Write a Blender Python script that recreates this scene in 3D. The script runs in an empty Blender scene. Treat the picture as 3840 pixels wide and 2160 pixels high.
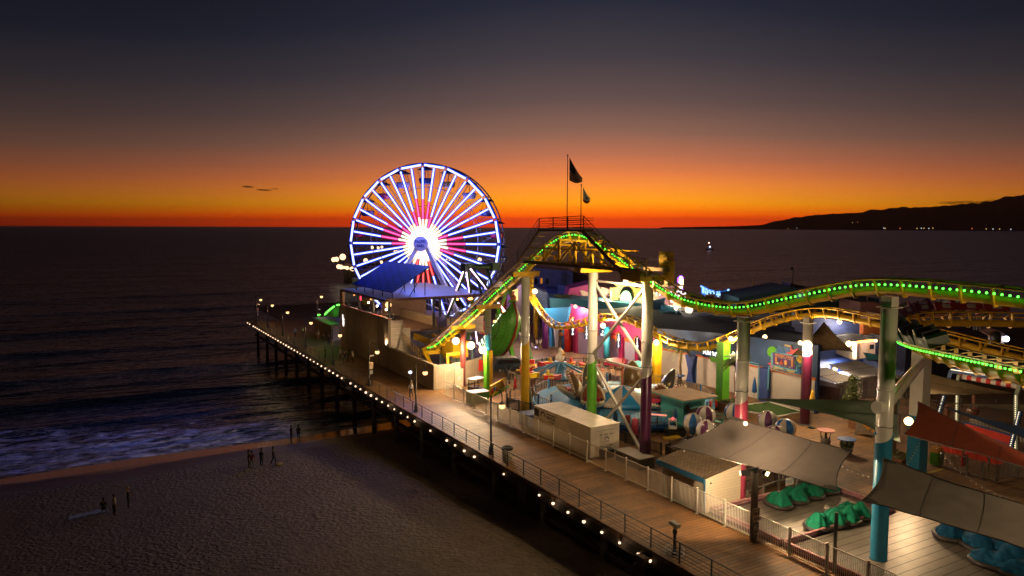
import bpy, bmesh, math, random
from mathutils import Vector, Matrix, noise
random.seed(11)
R = math.radians; PI = math.pi
sc = bpy.context.scene
COL = sc.collection
# ------------------------------------------------------------------ camera and pier frame
FPX = 2800.0; PITCH = math.atan((1080-853)/FPX); ROLL = R(0.21); CAMZ = 18.0
O = (16.59, 37.59); UX, UY = -0.498, 0.867; VX, VY = 0.867, 0.498
ANG = math.atan2(VY, VX)
def W(v, a, z=0.0):            # pier frame (across, along, up) -> world
    return Vector((O[0]+VX*v+UX*a, O[1]+VY*v+UY*a, z))
def toP(p):
    x, y = p[0]-O[0], p[1]-O[1]
    return Vector((x*VX+y*VY, x*UX+y*UY, p[2]))
CP = toP((0, 0, CAMZ))
def ray(q):                    # survey ray through a point of the 3840x2160 photograph
    x = (q[0]-1920)/FPX; y = -(q[1]-1080)/FPX
    c, s = math.cos(ROLL), math.sin(ROLL)
    x, y = x*c-y*s, x*s+y*c
    return Vector((x, math.cos(PITCH)+y*math.sin(PITCH), -math.sin(PITCH)+y*math.cos(PITCH)))
def rayP(q):
    d = ray(q); return Vector((d[0]*VX+d[1]*VY, d[0]*UX+d[1]*UY, d[2]))
def GP(q, z=0):  d = rayP(q); return CP+d*((z-CAMZ)/d[2])      # on a level plane
def PV(q, v):    d = rayP(q); return CP+d*((v-CP[0])/d[0])     # on a plane along the pier
def PA(q, a):    d = rayP(q); return CP+d*((a-CP[1])/d[1])     # on a plane across the pier
def AW(q, Y):    d = ray(q); return Vector((0, 0, CAMZ))+d*(Y/d[1])   # world, at a northing
def zm(x0, y0, s): return lambda x, y: (x0+x/s, y0+y/s)
Z1=zm(900,520,2.415);Z2=zm(1200,900,2.899);Z3=zm(1580,540,2.576);Z4=zm(1600,900,2.899);Z5=zm(1900,1000,2.899);Z6=zm(2400,900,2.8975);Z7=zm(3040,960,2.684);Z8=zm(1900,1300,2.415)
Y1=zm(2400,1400,2.415);Y2=zm(3040,1400,1.906);Y3=zm(2400,1800,2.862);Y5=zm(0,1300,1.685);Y6=zm(1200,1500,2.147);Y7=zm(2400,700,1.789);Y8=zm(900,1000,2.898)
W1=zm(1560,1000,3.6225);W2=zm(1900,1020,4.83);W3=zm(2250,1000,3.6225);W4=zm(2500,1240,3.6233);W5=zm(3400,1040,3.293);W6=zm(3340,1480,3.294);W7=zm(1240,1060,4.025);W8=zm(2000,780,4.2617)
# ------------------------------------------------------------------ mesh builder
class MB:
    def __init__(s): s.v=[]; s.f=[]; s.m=[]; s.s=[]
    def add(s, vs, fs, mi=0, sm=False):
        b = len(s.v); s.v += [Vector(p) for p in vs]
        for f in fs: s.f.append([b+i for i in f]); s.m.append(mi); s.s.append(sm)
        return s
    def bx(s, x0, x1, y0, y1, z0, z1, mi=0):
        return s.add([(x0,y0,z0),(x1,y0,z0),(x1,y1,z0),(x0,y1,z0),(x0,y0,z1),(x1,y0,z1),(x1,y1,z1),(x0,y1,z1)],
            [(0,3,2,1),(4,5,6,7),(0,1,5,4),(1,2,6,5),(2,3,7,6),(3,0,4,7)], mi)
    def bar(s, p, q, w, h=None, mi=0, up=(0,0,1)):
        p = Vector(p); q = Vector(q); h = h or w; d = (q-p).normalized(); u = Vector(up)
        if abs(d.dot(u)) > .97: u = Vector((1,0,0))
        a = d.cross(u).normalized()*w/2; b = a.cross(d).normalized()*h/2
        return s.add([p-a-b,p+a-b,p+a+b,p-a+b,q-a-b,q+a-b,q+a+b,q-a+b],
            [(0,1,2,3),(7,6,5,4),(0,4,5,1),(1,5,6,2),(2,6,7,3),(3,7,4,0)], mi)
    def tube(s, pts, r, n=8, mi=0, cap=True, sm=True):
        pts = [Vector(p) for p in pts]; k = len(pts); rs = r if isinstance(r,(list,tuple)) else [r]*k
        vs=[]; fs=[]; pa=None
        for i,p in enumerate(pts):
            d = (pts[min(i+1,k-1)]-pts[max(i-1,0)]).normalized()
            if pa is None:
                u = Vector((0,0,1)) if abs(d.z)<.95 else Vector((1,0,0)); pa = d.cross(u).normalized()
            else: pa = (pa-d*pa.dot(d)).normalized()
            b = d.cross(pa)
            for j in range(n):
                t = 2*PI*j/n; vs.append(p+(pa*math.cos(t)+b*math.sin(t))*rs[i])
        for i in range(k-1):
            for j in range(n):
                fs.append((i*n+j, i*n+(j+1)%n, (i+1)*n+(j+1)%n, (i+1)*n+j))
        s.add(vs, fs, mi, sm)
        if cap: s.add(vs[:n], [tuple(range(n))[::-1]], mi); s.add(vs[-n:], [tuple(range(n))], mi)
        return s
    def cyl(s, p, q, r, r2=None, n=12, mi=0, sm=True): return s.tube([p,q],[r,r if r2 is None else r2],n,mi,True,sm)
    def lathe(s, c, prof, n=16, mi=0, sm=True, sx=1, sy=1, mf=None):
        c = Vector(c); vs=[]; k=len(prof)
        for (r,z) in prof:
            for j in range(n):
                t=2*PI*j/n; vs.append(c+Vector((r*math.cos(t)*sx, r*math.sin(t)*sy, z)))
        b=len(s.v); s.v+=vs
        for i in range(k-1):
            for j in range(n):
                s.f.append([b+i*n+j,b+i*n+(j+1)%n,b+(i+1)*n+(j+1)%n,b+(i+1)*n+j]); s.m.append(mf(i,j) if mf else mi); s.s.append(sm)
        if prof[0][0]>1e-6: s.f.append([b+j for j in range(n)][::-1]); s.m.append(mi); s.s.append(False)
        if prof[-1][0]>1e-6: s.f.append([b+(k-1)*n+j for j in range(n)]); s.m.append(mi); s.s.append(False)
        return s
    def ball(s, c, r, n=10, mi=0, sc=(1,1,1), mf=None):
        m=max(4,n//2+1); c=Vector(c); b=len(s.v)
        for i in range(m+1):
            ph=-PI/2+PI*i/m
            for j in range(n):
                t=2*PI*j/n; s.v.append(c+Vector((r*sc[0]*math.cos(ph)*math.cos(t), r*sc[1]*math.cos(ph)*math.sin(t), r*sc[2]*math.sin(ph))))
        for i in range(m):
            for j in range(n):
                s.f.append([b+i*n+j,b+i*n+(j+1)%n,b+(i+1)*n+(j+1)%n,b+(i+1)*n+j]); s.m.append(mf(i,j) if mf else mi); s.s.append(True)
        return s
    def prism(s, poly, off, mi=0, side=None):
        poly=[Vector(p) for p in poly]; off=Vector(off); n=len(poly)
        s.add(poly+[p+off for p in poly], [tuple(range(n))[::-1], tuple(range(n,2*n))], mi)
        b=len(s.v)-2*n
        for i in range(n):
            s.f.append([b+i,b+(i+1)%n,b+n+(i+1)%n,b+n+i]); s.m.append(mi if side is None else side); s.s.append(False)
        return s
    def grid(s, nx, ny, fn, mi=0, sm=True, mf=None):
        b=len(s.v)
        for j in range(ny+1):
            for i in range(nx+1): s.v.append(Vector(fn(i/nx, j/ny)))
        for j in range(ny):
            for i in range(nx):
                k=b+j*(nx+1)+i; s.f.append([k,k+1,k+nx+2,k+nx+1]); s.m.append(mf(i,j) if mf else mi); s.s.append(sm)
        return s
    def merge(s, o, M=None, dm=0):
        b=len(s.v); s.v += [ (M@p if M else p.copy()) for p in o.v]
        s.f += [[b+i for i in f] for f in o.f]; s.m += [m+dm for m in o.m]; s.s += o.s
        return s
def mesh_from(mb, mats, name, shift=None, weld=False, up=False):
    me = bpy.data.meshes.new(name)
    vs = [tuple(p-shift) if shift is not None else tuple(p) for p in mb.v]
    me.from_pydata(vs, [], mb.f)
    for m in mats: me.materials.append(m)
    me.polygons.foreach_set('material_index', mb.m)
    me.polygons.foreach_set('use_smooth', mb.s)
    bm = bmesh.new(); bm.from_mesh(me)
    if weld: bmesh.ops.remove_doubles(bm, verts=bm.verts, dist=1e-4)
    bmesh.ops.recalc_face_normals(bm, faces=bm.faces)
    if up: bmesh.ops.reverse_faces(bm,faces=[f for f in bm.faces if f.normal.z<0])
    bm.to_mesh(me); bm.free(); me.update()
    return me
def link(name, data, parent=None):
    o = bpy.data.objects.new(name, data); COL.objects.link(o)
    if parent: o.parent = parent
    return o
def tag(o, label=None, cat=None, group=None, kind=None):
    if label: o['label'] = label
    if cat: o['category'] = cat
    if group: o['group'] = group
    if kind: o['kind'] = kind
    return o
EACH=set('side_panel seat_panel track_tie back_wall pillar roof_strut truss_member bottom_chord lift_support hinge swing_arm leg wheel yellow_girder window stacked_chair crate frame_leg hanger_bracket post cross_brace foot skid corner_trim wing cap_plate duct roof_duct speaker pipe ladder_rung neon_letter_tube neon_outline table_lamp leg_light support brick hub_flange mast_tubes side_window rescue_float landing_bar rail end_rail service_rail inner_rim strip_lamp heat_lamp floor_line'.split())
def pieces(mb):               # the separate pieces of a mesh, each as a mesh of its own
    key={}; par=list(range(len(mb.v)))
    def fd(i):
        while par[i]!=i: par[i]=par[par[i]]; i=par[i]
        return i
    for i,p in enumerate(mb.v):
        k=(round(p.x,4),round(p.y,4),round(p.z,4)); j=key.setdefault(k,i)
        if j!=i: par[fd(i)]=fd(j)
    for f in mb.f:
        for i in f[1:]: par[fd(i)]=fd(f[0])
    gr={}
    for n,f in enumerate(mb.f): gr.setdefault(fd(f[0]),[]).append(n)
    out=[]
    for fs in gr.values():
        q=MB(); mp={}
        for n in fs:
            q.f.append([mp.setdefault(i,len(mp)) for i in mb.f[n]]); q.m.append(mb.m[n]); q.s.append(mb.s[n])
        q.v=[None]*len(mp)
        for i,k in mp.items(): q.v[k]=mb.v[i].copy()
        out.append(q)
    return out
class T:                          # one thing: an Empty at its base that parents its parts
    def __init__(s, name, label, cat, base=(0,0,0), frame='P', rz=0, group=None):
        s.frame=frame; s.base=Vector(base)
        s.o = link(name, None); s.o.empty_display_size=.2
        if frame=='P': s.o.location=W(*base); s.o.rotation_euler=(0,0,ANG)
        elif frame=='W': s.o.location=base
        else: s.o.location=W(*base); s.o.rotation_euler=(0,0,ANG+rz)       # 'L': local coordinates
        tag(s.o,label,cat,group)
    def part(s, name, mb, mats, parent=None, label=None, kind=None):
        if not isinstance(mats,(list,tuple)): mats=[mats]
        if name in EACH and kind is None:
            ps=pieces(mb)
            if len(ps)>1:
                for q in ps: o=s.part_one(name,q,mats,parent,label)
                return o
        return s.part_one(name,mb,mats,parent,label,kind)
    def part_one(s, name, mb, mats, parent=None, label=None, kind=None):
        if not isinstance(mats,(list,tuple)): mats=[mats]
        me = mesh_from(mb, mats, name, None if s.frame=='L' else s.base)
        o = link(name, me, parent or s.o); tag(o,label,kind=kind); return o
    def light(s, kind, pos, power, col, rad=.15, aim=None, spot=None, blend=.5):
        l = bpy.data.lights.new('lamp_light', kind); l.energy=power; l.color=col
        if kind!='SUN': l.shadow_soft_size=rad
        if kind=='SPOT': l.spot_size=spot or R(110); l.spot_blend=blend
        o = link('lamp_light', l, s.o); o.location = Vector(pos) if s.frame=='L' else Vector(pos)-s.base
        if aim is not None:
            d=(Vector(aim)-Vector(pos)); o.rotation_euler=d.to_track_quat('-Z','Y').to_euler()
        return o
def solo(name, mb, mats, label, cat, base=(0,0,0), frame='P', rz=0, group=None, kind=None):   # a thing that is one mesh
    if not isinstance(mats,(list,tuple)): mats=[mats]
    b=Vector(base); me=mesh_from(mb,mats,name,None if frame=='L' else b,up=name in('sea','beach')); o=link(name,me)
    if frame=='P': o.location=W(*b); o.rotation_euler=(0,0,ANG)
    elif frame=='W': o.location=b
    else: o.location=W(*b); o.rotation_euler=(0,0,ANG+rz)
    return tag(o,label,cat,group,kind)
def struct(name, mb, mats, frame='P'):
    o = solo(name, mb, mats, None, None, (0,0,0), frame); o['kind']='structure'; return o
def kids(o): return [c for c in bpy.data.objects if c.parent==o]
def copy_tree(o, loc=None, rz=None, label=None, parent=None, _k=None):
    if _k is None:
        _k={}
        for c in bpy.data.objects:
            if c.parent: _k.setdefault(c.parent.name,[]).append(c)
    c=o.copy(); COL.objects.link(c)
    if parent: c.parent=parent
    if loc is not None: c.location=loc
    if rz is not None: c.rotation_euler=(0,0,rz)
    if label: c['label']=label
    for ch in _k.get(o.name,[]): copy_tree(ch,parent=c,_k=_k)
    return c
# ------------------------------------------------------------------ materials
_M={}
def M(name, col, rough=.6, metal=0.0, var=.18, scale=2.0, bump=0.0, bscale=14.0, spec=.5, coat=0.0, sx=1, sy=1, sz=1):
    if name in _M: return _M[name]
    m=bpy.data.materials.new(name); m.use_nodes=True; nt=m.node_tree; N=nt.nodes; L=nt.links
    b=N['Principled BSDF']; b.inputs['Roughness'].default_value=rough; b.inputs['Metallic'].default_value=metal
    b.inputs['Specular IOR Level'].default_value=spec; b.inputs['Coat Weight'].default_value=coat; b.inputs['Coat Roughness'].default_value=.12
    tc=N.new('ShaderNodeTexCoord'); mp=N.new('ShaderNodeMapping'); mp.inputs['Scale'].default_value=(sx,sy,sz); L.new(tc.outputs['Object'],mp.inputs['Vector'])
    if var>0:
        n=N.new('ShaderNodeTexNoise'); n.inputs['Scale'].default_value=scale; n.inputs['Detail'].default_value=6; L.new(mp.outputs['Vector'],n.inputs['Vector'])
        r=N.new('ShaderNodeValToRGB'); r.color_ramp.elements[0].position=.3; r.color_ramp.elements[1].position=.72
        r.color_ramp.elements[0].color=(*[c*(1-var) for c in col],1); r.color_ramp.elements[1].color=(*[min(1,c*(1+var*.6)) for c in col],1)
        L.new(n.outputs['Fac'],r.inputs['Fac']); L.new(r.outputs['Color'],b.inputs['Base Color'])
    else: b.inputs['Base Color'].default_value=(*col,1)
    if bump>0:
        n2=N.new('ShaderNodeTexNoise'); n2.inputs['Scale'].default_value=bscale; n2.inputs['Detail'].default_value=5; L.new(mp.outputs['Vector'],n2.inputs['Vector'])
        bp=N.new('ShaderNodeBump'); bp.inputs['Strength'].default_value=bump; bp.inputs['Distance'].default_value=.05; L.new(n2.outputs['Fac'],bp.inputs['Height']); L.new(bp.outputs['Normal'],b.inputs['Normal'])
    _M[name]=m; return m
def E(name, col, strength):
    if name in _M: return _M[name]
    m=bpy.data.materials.new(name); m.use_nodes=True; nt=m.node_tree; nt.nodes.clear()
    e=nt.nodes.new('ShaderNodeEmission'); o=nt.nodes.new('ShaderNodeOutputMaterial'); e.inputs['Color'].default_value=(*col,1); e.inputs['Strength'].default_value=strength
    nt.links.new(e.outputs[0],o.inputs[0]); _M[name]=m; return m
def bricky(name, c1, c2, mortar, bw, rh, ms=.012, rough=.7, rot=0.0, bump=.4, off=.5, noise_amt=.35, coord='Object', metal=0, rotv=None):
    """rows of boards, tiles or shingles"""
    if name in _M: return _M[name]
    m=bpy.data.materials.new(name); m.use_nodes=True; nt=m.node_tree; N=nt.nodes; L=nt.links; b=N['Principled BSDF']
    tc=N.new('ShaderNodeTexCoord'); mp=N.new('ShaderNodeMapping'); mp.inputs['Rotation'].default_value=rotv or (0,0,rot); L.new(tc.outputs[coord],mp.inputs['Vector'])
    t=N.new('ShaderNodeTexBrick'); t.offset=off; t.inputs['Scale'].default_value=1; t.inputs['Color1'].default_value=(*c1,1); t.inputs['Color2'].default_value=(*c2,1); t.inputs['Mortar'].default_value=(*mortar,1)
    t.inputs['Brick Width'].default_value=bw; t.inputs['Row Height'].default_value=rh; t.inputs['Mortar Size'].default_value=ms; t.inputs['Mortar Smooth'].default_value=.2
    L.new(mp.outputs[0],t.inputs['Vector'])
    n=N.new('ShaderNodeTexNoise'); n.inputs['Scale'].default_value=.45; n.inputs['Detail'].default_value=7; n.inputs['Roughness'].default_value=.65; L.new(mp.outputs[0],n.inputs['Vector'])
    mr=N.new('ShaderNodeMapRange'); mr.inputs[1].default_value=.3; mr.inputs[2].default_value=.7; mr.inputs[3].default_value=1-noise_amt; mr.inputs[4].default_value=1+noise_amt*.6; L.new(n.outputs['Fac'],mr.inputs[0])
    mx=N.new('ShaderNodeMix'); mx.data_type='RGBA'; mx.blend_type='MULTIPLY'; mx.inputs[0].default_value=1; L.new(t.outputs['Color'],mx.inputs[6]); L.new(mr.outputs[0],mx.inputs[7]); L.new(mx.outputs[2],b.inputs['Base Color'])
    b.inputs['Roughness'].default_value=rough; b.inputs['Metallic'].default_value=metal
    if bump:
        bp=N.new('ShaderNodeBump'); bp.invert=True; bp.inputs['Strength'].default_value=bump; bp.inputs['Distance'].default_value=.02; L.new(t.outputs['Fac'],bp.inputs['Height']); L.new(bp.outputs[0],b.inputs['Normal'])
    _M[name]=m; return m
WHITE=M('white_paint',(.72,.70,.66),.45,var=.12); STEELW=M('white_steel_paint',(.62,.60,.56),.22,var=.12,scale=.8,coat=.3)
YEL=M('yellow_steel_paint',(.70,.41,.008),.42,var=.22,scale=1.2); YELD=M('dull_yellow_steel',(.40,.24,.02),.5,var=.3,scale=1.5)
DARK=M('black_iron',(.02,.02,.022),.5,var=.3); GREY=M('grey_metal',(.25,.25,.25),.45,.3); WOODD=M('dark_weathered_wood',(.085,.055,.036),.8,var=.4,scale=5,bump=.4)
WOODG=M('grey_post_wood',(.20,.17,.145),.8,var=.4,scale=6,bump=.4,sz=.2); CONC=M('pile_concrete',(.22,.20,.18),.85,var=.35,scale=1.5,bump=.4)
TEAL=M('teal_paint',(.014,.17,.31),.35,var=.15,coat=.2); TEALG=M('mint_teal_paint',(.07,.36,.35),.5,var=.2); BLUE=M('blue_paint',(.012,.08,.30),.45,var=.2); NAVY=M('navy_wall_paint',(.008,.045,.15),.6,var=.25,scale=1)
RED=M('red_paint',(.55,.02,.015),.4,var=.15); ORANGE=M('orange_paint',(.55,.13,.02),.5,var=.15); PURP=M('purple_paint',(.11,.018,.085),.25,var=.15,coat=.3); PINK=M('pink_paint',(.48,.06,.12),.3,var=.15,coat=.2)
MAG=M('magenta_wall',(.36,.03,.17),.6,var=.15,scale=.8); GREEN=M('green_paint',(.08,.33,.012),.3,var=.2,coat=.2); MAROON=M('maroon_paint',(.07,.006,.028),.35,var=.15,coat=.2); BLACK=M('black_rubber',(.012,.012,.012),.7,var=.2)
GLASS=M('dark_glass',(.01,.013,.016),.08,var=0); LILAC=M('lilac_shutter',(.42,.36,.55),.5,var=.1); PEACH=M('peach_wall',(.62,.33,.24),.6,var=.1); CREAM=M('cream_wall',(.6,.5,.32),.6,var=.1)
LAMPW=E('warm_lamp_glass',(1,.56,.22),2.6); LAMPH=E('hot_flood_glass',(1,.68,.34),4.5); EDGEB=E('edge_bulb_glass',(1,.64,.40),2.4); COOL=E('cool_lamp_glass',(.6,.7,1),3)
WARM=(1,.69,.38); WARMW=(1,.66,.36)
def text_mb(txt, size, origin, xdir, updir, depth=.03, align='CENTER', font_scale=(1,1), thick=0.0):
    cu=bpy.data.curves.new('lettering_curve','FONT'); cu.body=txt; cu.size=size; cu.extrude=depth/2; cu.align_x=align; cu.align_y='CENTER'; cu.resolution_u=2; cu.offset=thick
    ob=bpy.data.objects.new('lettering_tmp',cu); COL.objects.link(ob)
    dg=bpy.context.evaluated_depsgraph_get(); me=bpy.data.meshes.new_from_object(ob.evaluated_get(dg))
    x=Vector(xdir).normalized(); u=Vector(updir).normalized(); n=x.cross(u); o=Vector(origin); mb=MB()
    mb.add([o+x*(v.co.x*font_scale[0])+u*(v.co.y*font_scale[1])+n*v.co.z for v in me.vertices],[tuple(p.vertices) for p in me.polygons])
    bpy.data.objects.remove(ob); bpy.data.curves.remove(cu); bpy.data.meshes.remove(me); return mb
def star_pts(n, r1, r2, rot=0):
    return [((r1 if i%2==0 else r2)*math.sin(rot+PI*i/n),(r1 if i%2==0 else r2)*math.cos(rot+PI*i/n)) for i in range(2*n)]
# ------------------------------------------------------------------ camera, world
cam=bpy.data.cameras.new('camera'); cam.sensor_width=36; cam.lens=FPX/3840*36; cam.clip_end=120000; cam.clip_start=.1
co=link('camera',cam); co.location=(0,0,CAMZ)
co.matrix_world=Matrix.Translation((0,0,CAMZ))@Matrix.Rotation(PI/2-PITCH,4,'X')@Matrix.Rotation(ROLL,4,'Z')
sc.camera=co
sc.view_settings.view_transform='Standard'; sc.view_settings.look='None'; sc.view_settings.gamma=1; sc.view_settings.exposure=0
def lin(r,g,b): return tuple(((c/255)/12.92 if c<=10 else ((c/255+.055)/1.055)**2.4) for c in (r,g,b))+(1,)
world=bpy.data.worlds.new('World'); sc.world=world; world.use_nodes=True
nt=world.node_tree; N=nt.nodes; L=nt.links; N.clear()
out=N.new('ShaderNodeOutputWorld'); bg=N.new('ShaderNodeBackground'); tc=N.new('ShaderNodeTexCoord'); sep=N.new('ShaderNodeSeparateXYZ'); L.new(tc.outputs['Generated'],sep.inputs[0])
def mathn(op,a,b=None,c=None,clamp=False):
    n=N.new('ShaderNodeMath'); n.operation=op; n.use_clamp=clamp
    for i,x in enumerate((a,b,c)):
        if x is None: continue
        if isinstance(x,(int,float)): n.inputs[i].default_value=x
        else: L.new(x,n.inputs[i])
    return n.outputs[0]
el=mathn('MULTIPLY',mathn('ARCSINE',sep.outputs['Z']),180/PI)        # degrees above the horizon
az=mathn('MULTIPLY',mathn('ARCTAN2',sep.outputs['X'],sep.outputs['Y']),180/PI)
# the afterglow sits a little north of west and is lower and duller away from it
daz=mathn('SUBTRACT',az,5.5)
adz=mathn('ABSOLUTE',daz)
fall=mathn('EXPONENT',mathn('MULTIPLY',mathn('POWER',mathn('DIVIDE',adz,25),2.0),-1))
# far from the glow each colour band lies lower
els=mathn('MULTIPLY',el,mathn('ADD',1.0,mathn('MULTIPLY',mathn('SUBTRACT',1,fall),.35)))
wn=N.new('ShaderNodeTexNoise'); wn.inputs['Scale'].default_value=1; wn.inputs['Detail'].default_value=4
wm=N.new('ShaderNodeMapping'); wm.inputs['Scale'].default_value=(3,3,90); L.new(tc.outputs['Generated'],wm.inputs[0]); L.new(wm.outputs[0],wn.inputs['Vector'])
els=mathn('ADD',els,mathn('MULTIPLY',mathn('SUBTRACT',wn.outputs['Fac'],.5),.35))
fac=mathn('POWER',mathn('DIVIDE',els,60,clamp=True),.5)
ramp=N.new('ShaderNodeValToRGB'); cr=ramp.color_ramp
stops=[(0,(198,56,20)),(.4,(226,64,12)),(.65,(212,66,14)),(.95,(252,90,6)),(1.4,(255,128,10)),(2.0,(255,156,24)),(3.0,(252,146,52)),(4.1,(228,126,70)),(5.4,(188,112,80)),(7.2,(138,98,82)),(9.6,(98,78,75)),(12.6,(66,60,66)),(16.5,(38,41,55)),(24,(15,19,29)),(60,(5,6,13))]
while len(cr.elements)<len(stops): cr.elements.new(.5)
HZD=3.0e-5
def through(d): return math.exp(HZD*min(28500,690/max(1e-4,math.tan(R(max(d,.01))))))     # what the sea air in front of it takes away
for e,(d,c) in zip(cr.elements,stops): e.position=(d/60)**.5; k=through(d)*1.02; e.color=tuple(x*k for x in lin(*c)[:3])+(1,)
L.new(fac,ramp.inputs[0])
dim=N.new('ShaderNodeMix'); dim.data_type='RGBA'; dim.blend_type='MULTIPLY'; dim.inputs[0].default_value=1
amt=mathn('ADD',.13,mathn('MULTIPLY',fall,.87)); low=mathn('POWER',mathn('DIVIDE',el,18,clamp=True),.6)
amt2=mathn('ADD',mathn('MULTIPLY',amt,mathn('SUBTRACT',1,mathn('MULTIPLY',low,.45))),mathn('MULTIPLY',low,.45))
L.new(ramp.outputs[0],dim.inputs[6]); L.new(amt2,dim.inputs[7])
# behind the camera (east) night has already come
back=mathn('MULTIPLY_ADD',sep.outputs['Y'],.7,.42,clamp=True)
bk=N.new('ShaderNodeMix'); bk.data_type='RGBA'; bk.blend_type='MULTIPLY'; bk.inputs[0].default_value=1; L.new(dim.outputs[2],bk.inputs[6]); L.new(back,bk.inputs[7])
L.new(bk.outputs[2],bg.inputs[0]); bg.inputs[1].default_value=1.0; L.new(bg.outputs[0],out.inputs[0])
sun=bpy.data.lights.new('sun','SUN'); sun.energy=.001; sun.angle=R(8); sun.color=(1,.35,.1); so=link('sun',sun); so.rotation_euler=(R(88.5),0,R(180-5.5))
# ------------------------------------------------------------------ sea, beach, foam
SH=61.0                                   # shoreline, metres along the pier
def bz(a,v=0):                            # beach height
    w=.9*math.sin(v*.06+1)+.5*math.sin(v*.16); d=SH+w-a
    return -6.02+(.115*d if d<12 else 1.38+.05*(d-12))+ (.10*math.sin(v*.11+a*.05) if d>5 else 0)
def bzc(a,v): return min(bz(a,v),-2.2)
def beach_fn(x,y):
    v=-150+230*x; a=82-120*y; z=bzc(a,v)
    if a<54: z+=.05*noise.noise(Vector((v*.5,a*.5,3)))+.10*noise.noise(Vector((v*.13,a*.13,7)))
    return (v,a,z)
m=bpy.data.materials.new('beach_sand'); m.use_nodes=True; nt=m.node_tree; N=nt.nodes; L=nt.links; b=N['Principled BSDF']
tc=N.new('ShaderNodeTexCoord'); sp=N.new('ShaderNodeSeparateXYZ'); L.new(tc.outputs['Object'],sp.inputs[0])
n1=N.new('ShaderNodeTexNoise'); n1.inputs['Scale'].default_value=.06; n1.inputs['Detail'].default_value=3; L.new(tc.outputs['Object'],n1.inputs['Vector'])
wet=mathn('ADD',sp.outputs['Y'],mathn('MULTIPLY',mathn('SUBTRACT',n1.outputs['Fac'],.5),9))
wetm=N.new('ShaderNodeMapRange'); wetm.interpolation_type='SMOOTHSTEP'; wetm.inputs[1].default_value=51.2; wetm.inputs[2].default_value=53.0; L.new(wet,wetm.inputs[0])
shm=N.new('ShaderNodeMapRange'); shm.interpolation_type='SMOOTHSTEP'; shm.inputs[1].default_value=56.0; shm.inputs[2].default_value=57.2; L.new(wet,shm.inputs[0])
n2=N.new('ShaderNodeTexNoise'); n2.inputs['Scale'].default_value=1.1; n2.inputs['Detail'].default_value=8; n2.inputs['Roughness'].default_value=.7; L.new(tc.outputs['Object'],n2.inputs['Vector'])
cr=N.new('ShaderNodeValToRGB'); cr.color_ramp.elements[0].position=.25; cr.color_ramp.elements[0].color=(.105,.078,.052,1); cr.color_ramp.elements[1].position=.75; cr.color_ramp.elements[1].color=(.195,.150,.102,1); L.new(n2.outputs['Fac'],cr.inputs[0])
mx=N.new('ShaderNodeMix'); mx.data_type='RGBA'; L.new(wetm.outputs[0],mx.inputs[0]); L.new(cr.outputs[0],mx.inputs[6]); mx.inputs[7].default_value=(.10,.075,.065,1); L.new(mx.outputs[2],b.inputs['Base Color'])
rg=mathn('SUBTRACT',.9,mathn('ADD',mathn('MULTIPLY',wetm.outputs[0],.38),mathn('MULTIPLY',shm.outputs[0],.30))); L.new(rg,b.inputs['Roughness'])
# footprints: a field of small pits
vo=N.new('ShaderNodeTexVoronoi'); vo.feature='SMOOTH_F1'; vo.inputs['Scale'].default_value=2.9; vo.inputs['Smoothness'].default_value=.5
wv=N.new('ShaderNodeTexNoise'); wv.inputs['Scale'].default_value=1.5; wv.inputs['Detail'].default_value=3; L.new(tc.outputs['Object'],wv.inputs['Vector'])
ad=N.new('ShaderNodeMix'); ad.data_type='RGBA'; ad.blend_type='LINEAR_LIGHT'; ad.inputs[0].default_value=.35; L.new(tc.outputs['Object'],ad.inputs[6]); L.new(wv.outputs['Color'],ad.inputs[7]); L.new(ad.outputs[2],vo.inputs['Vector'])
n3=N.new('ShaderNodeTexNoise'); n3.inputs['Scale'].default_value=5; n3.inputs['Detail'].default_value=5; L.new(tc.outputs['Object'],n3.inputs['Vector'])
wt=N.new('ShaderNodeTexWave'); wt.wave_type='RINGS'; wt.rings_direction='Z'; wt.inputs['Scale'].default_value=.42; wt.inputs['Distortion'].default_value=3; wt.inputs['Detail'].default_value=2; wt.inputs['Detail Scale'].default_value=.3; wmp=N.new('ShaderNodeMapping'); wmp.inputs['Location'].default_value=(48,6,0); L.new(tc.outputs['Object'],wmp.inputs[0]); L.new(wmp.outputs[0],wt.inputs['Vector'])
nm=N.new('ShaderNodeTexNoise'); nm.inputs['Scale'].default_value=.09; nm.inputs['Detail'].default_value=2; L.new(tc.outputs['Object'],nm.inputs['Vector']); trk=mathn('MULTIPLY',mathn('GREATER_THAN',wt.outputs['Fac'],.93),mathn('MULTIPLY',mathn('SUBTRACT',nm.outputs['Fac'],.50),6,clamp=True))
pth=mathn('MULTIPLY',vo.outputs['Distance'],mathn('MULTIPLY_ADD',nm.outputs['Fac'],2.4,-.35,clamp=True))
hh=mathn('SUBTRACT',mathn('ADD',mathn('MULTIPLY',pth,1.25),mathn('MULTIPLY',n3.outputs['Fac'],.42)),mathn('MULTIPLY',trk,.28))
hh=mathn('MULTIPLY',hh,mathn('SUBTRACT',1,mathn('MULTIPLY',wetm.outputs[0],.985)))
bp=N.new('ShaderNodeBump'); bp.inputs['Strength'].default_value=1; bp.inputs['Distance'].default_value=.10; L.new(hh,bp.inputs['Height']); L.new(bp.outputs[0],b.inputs['Normal'])
struct('beach', MB().grid(300,170,beach_fn), m)
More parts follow.
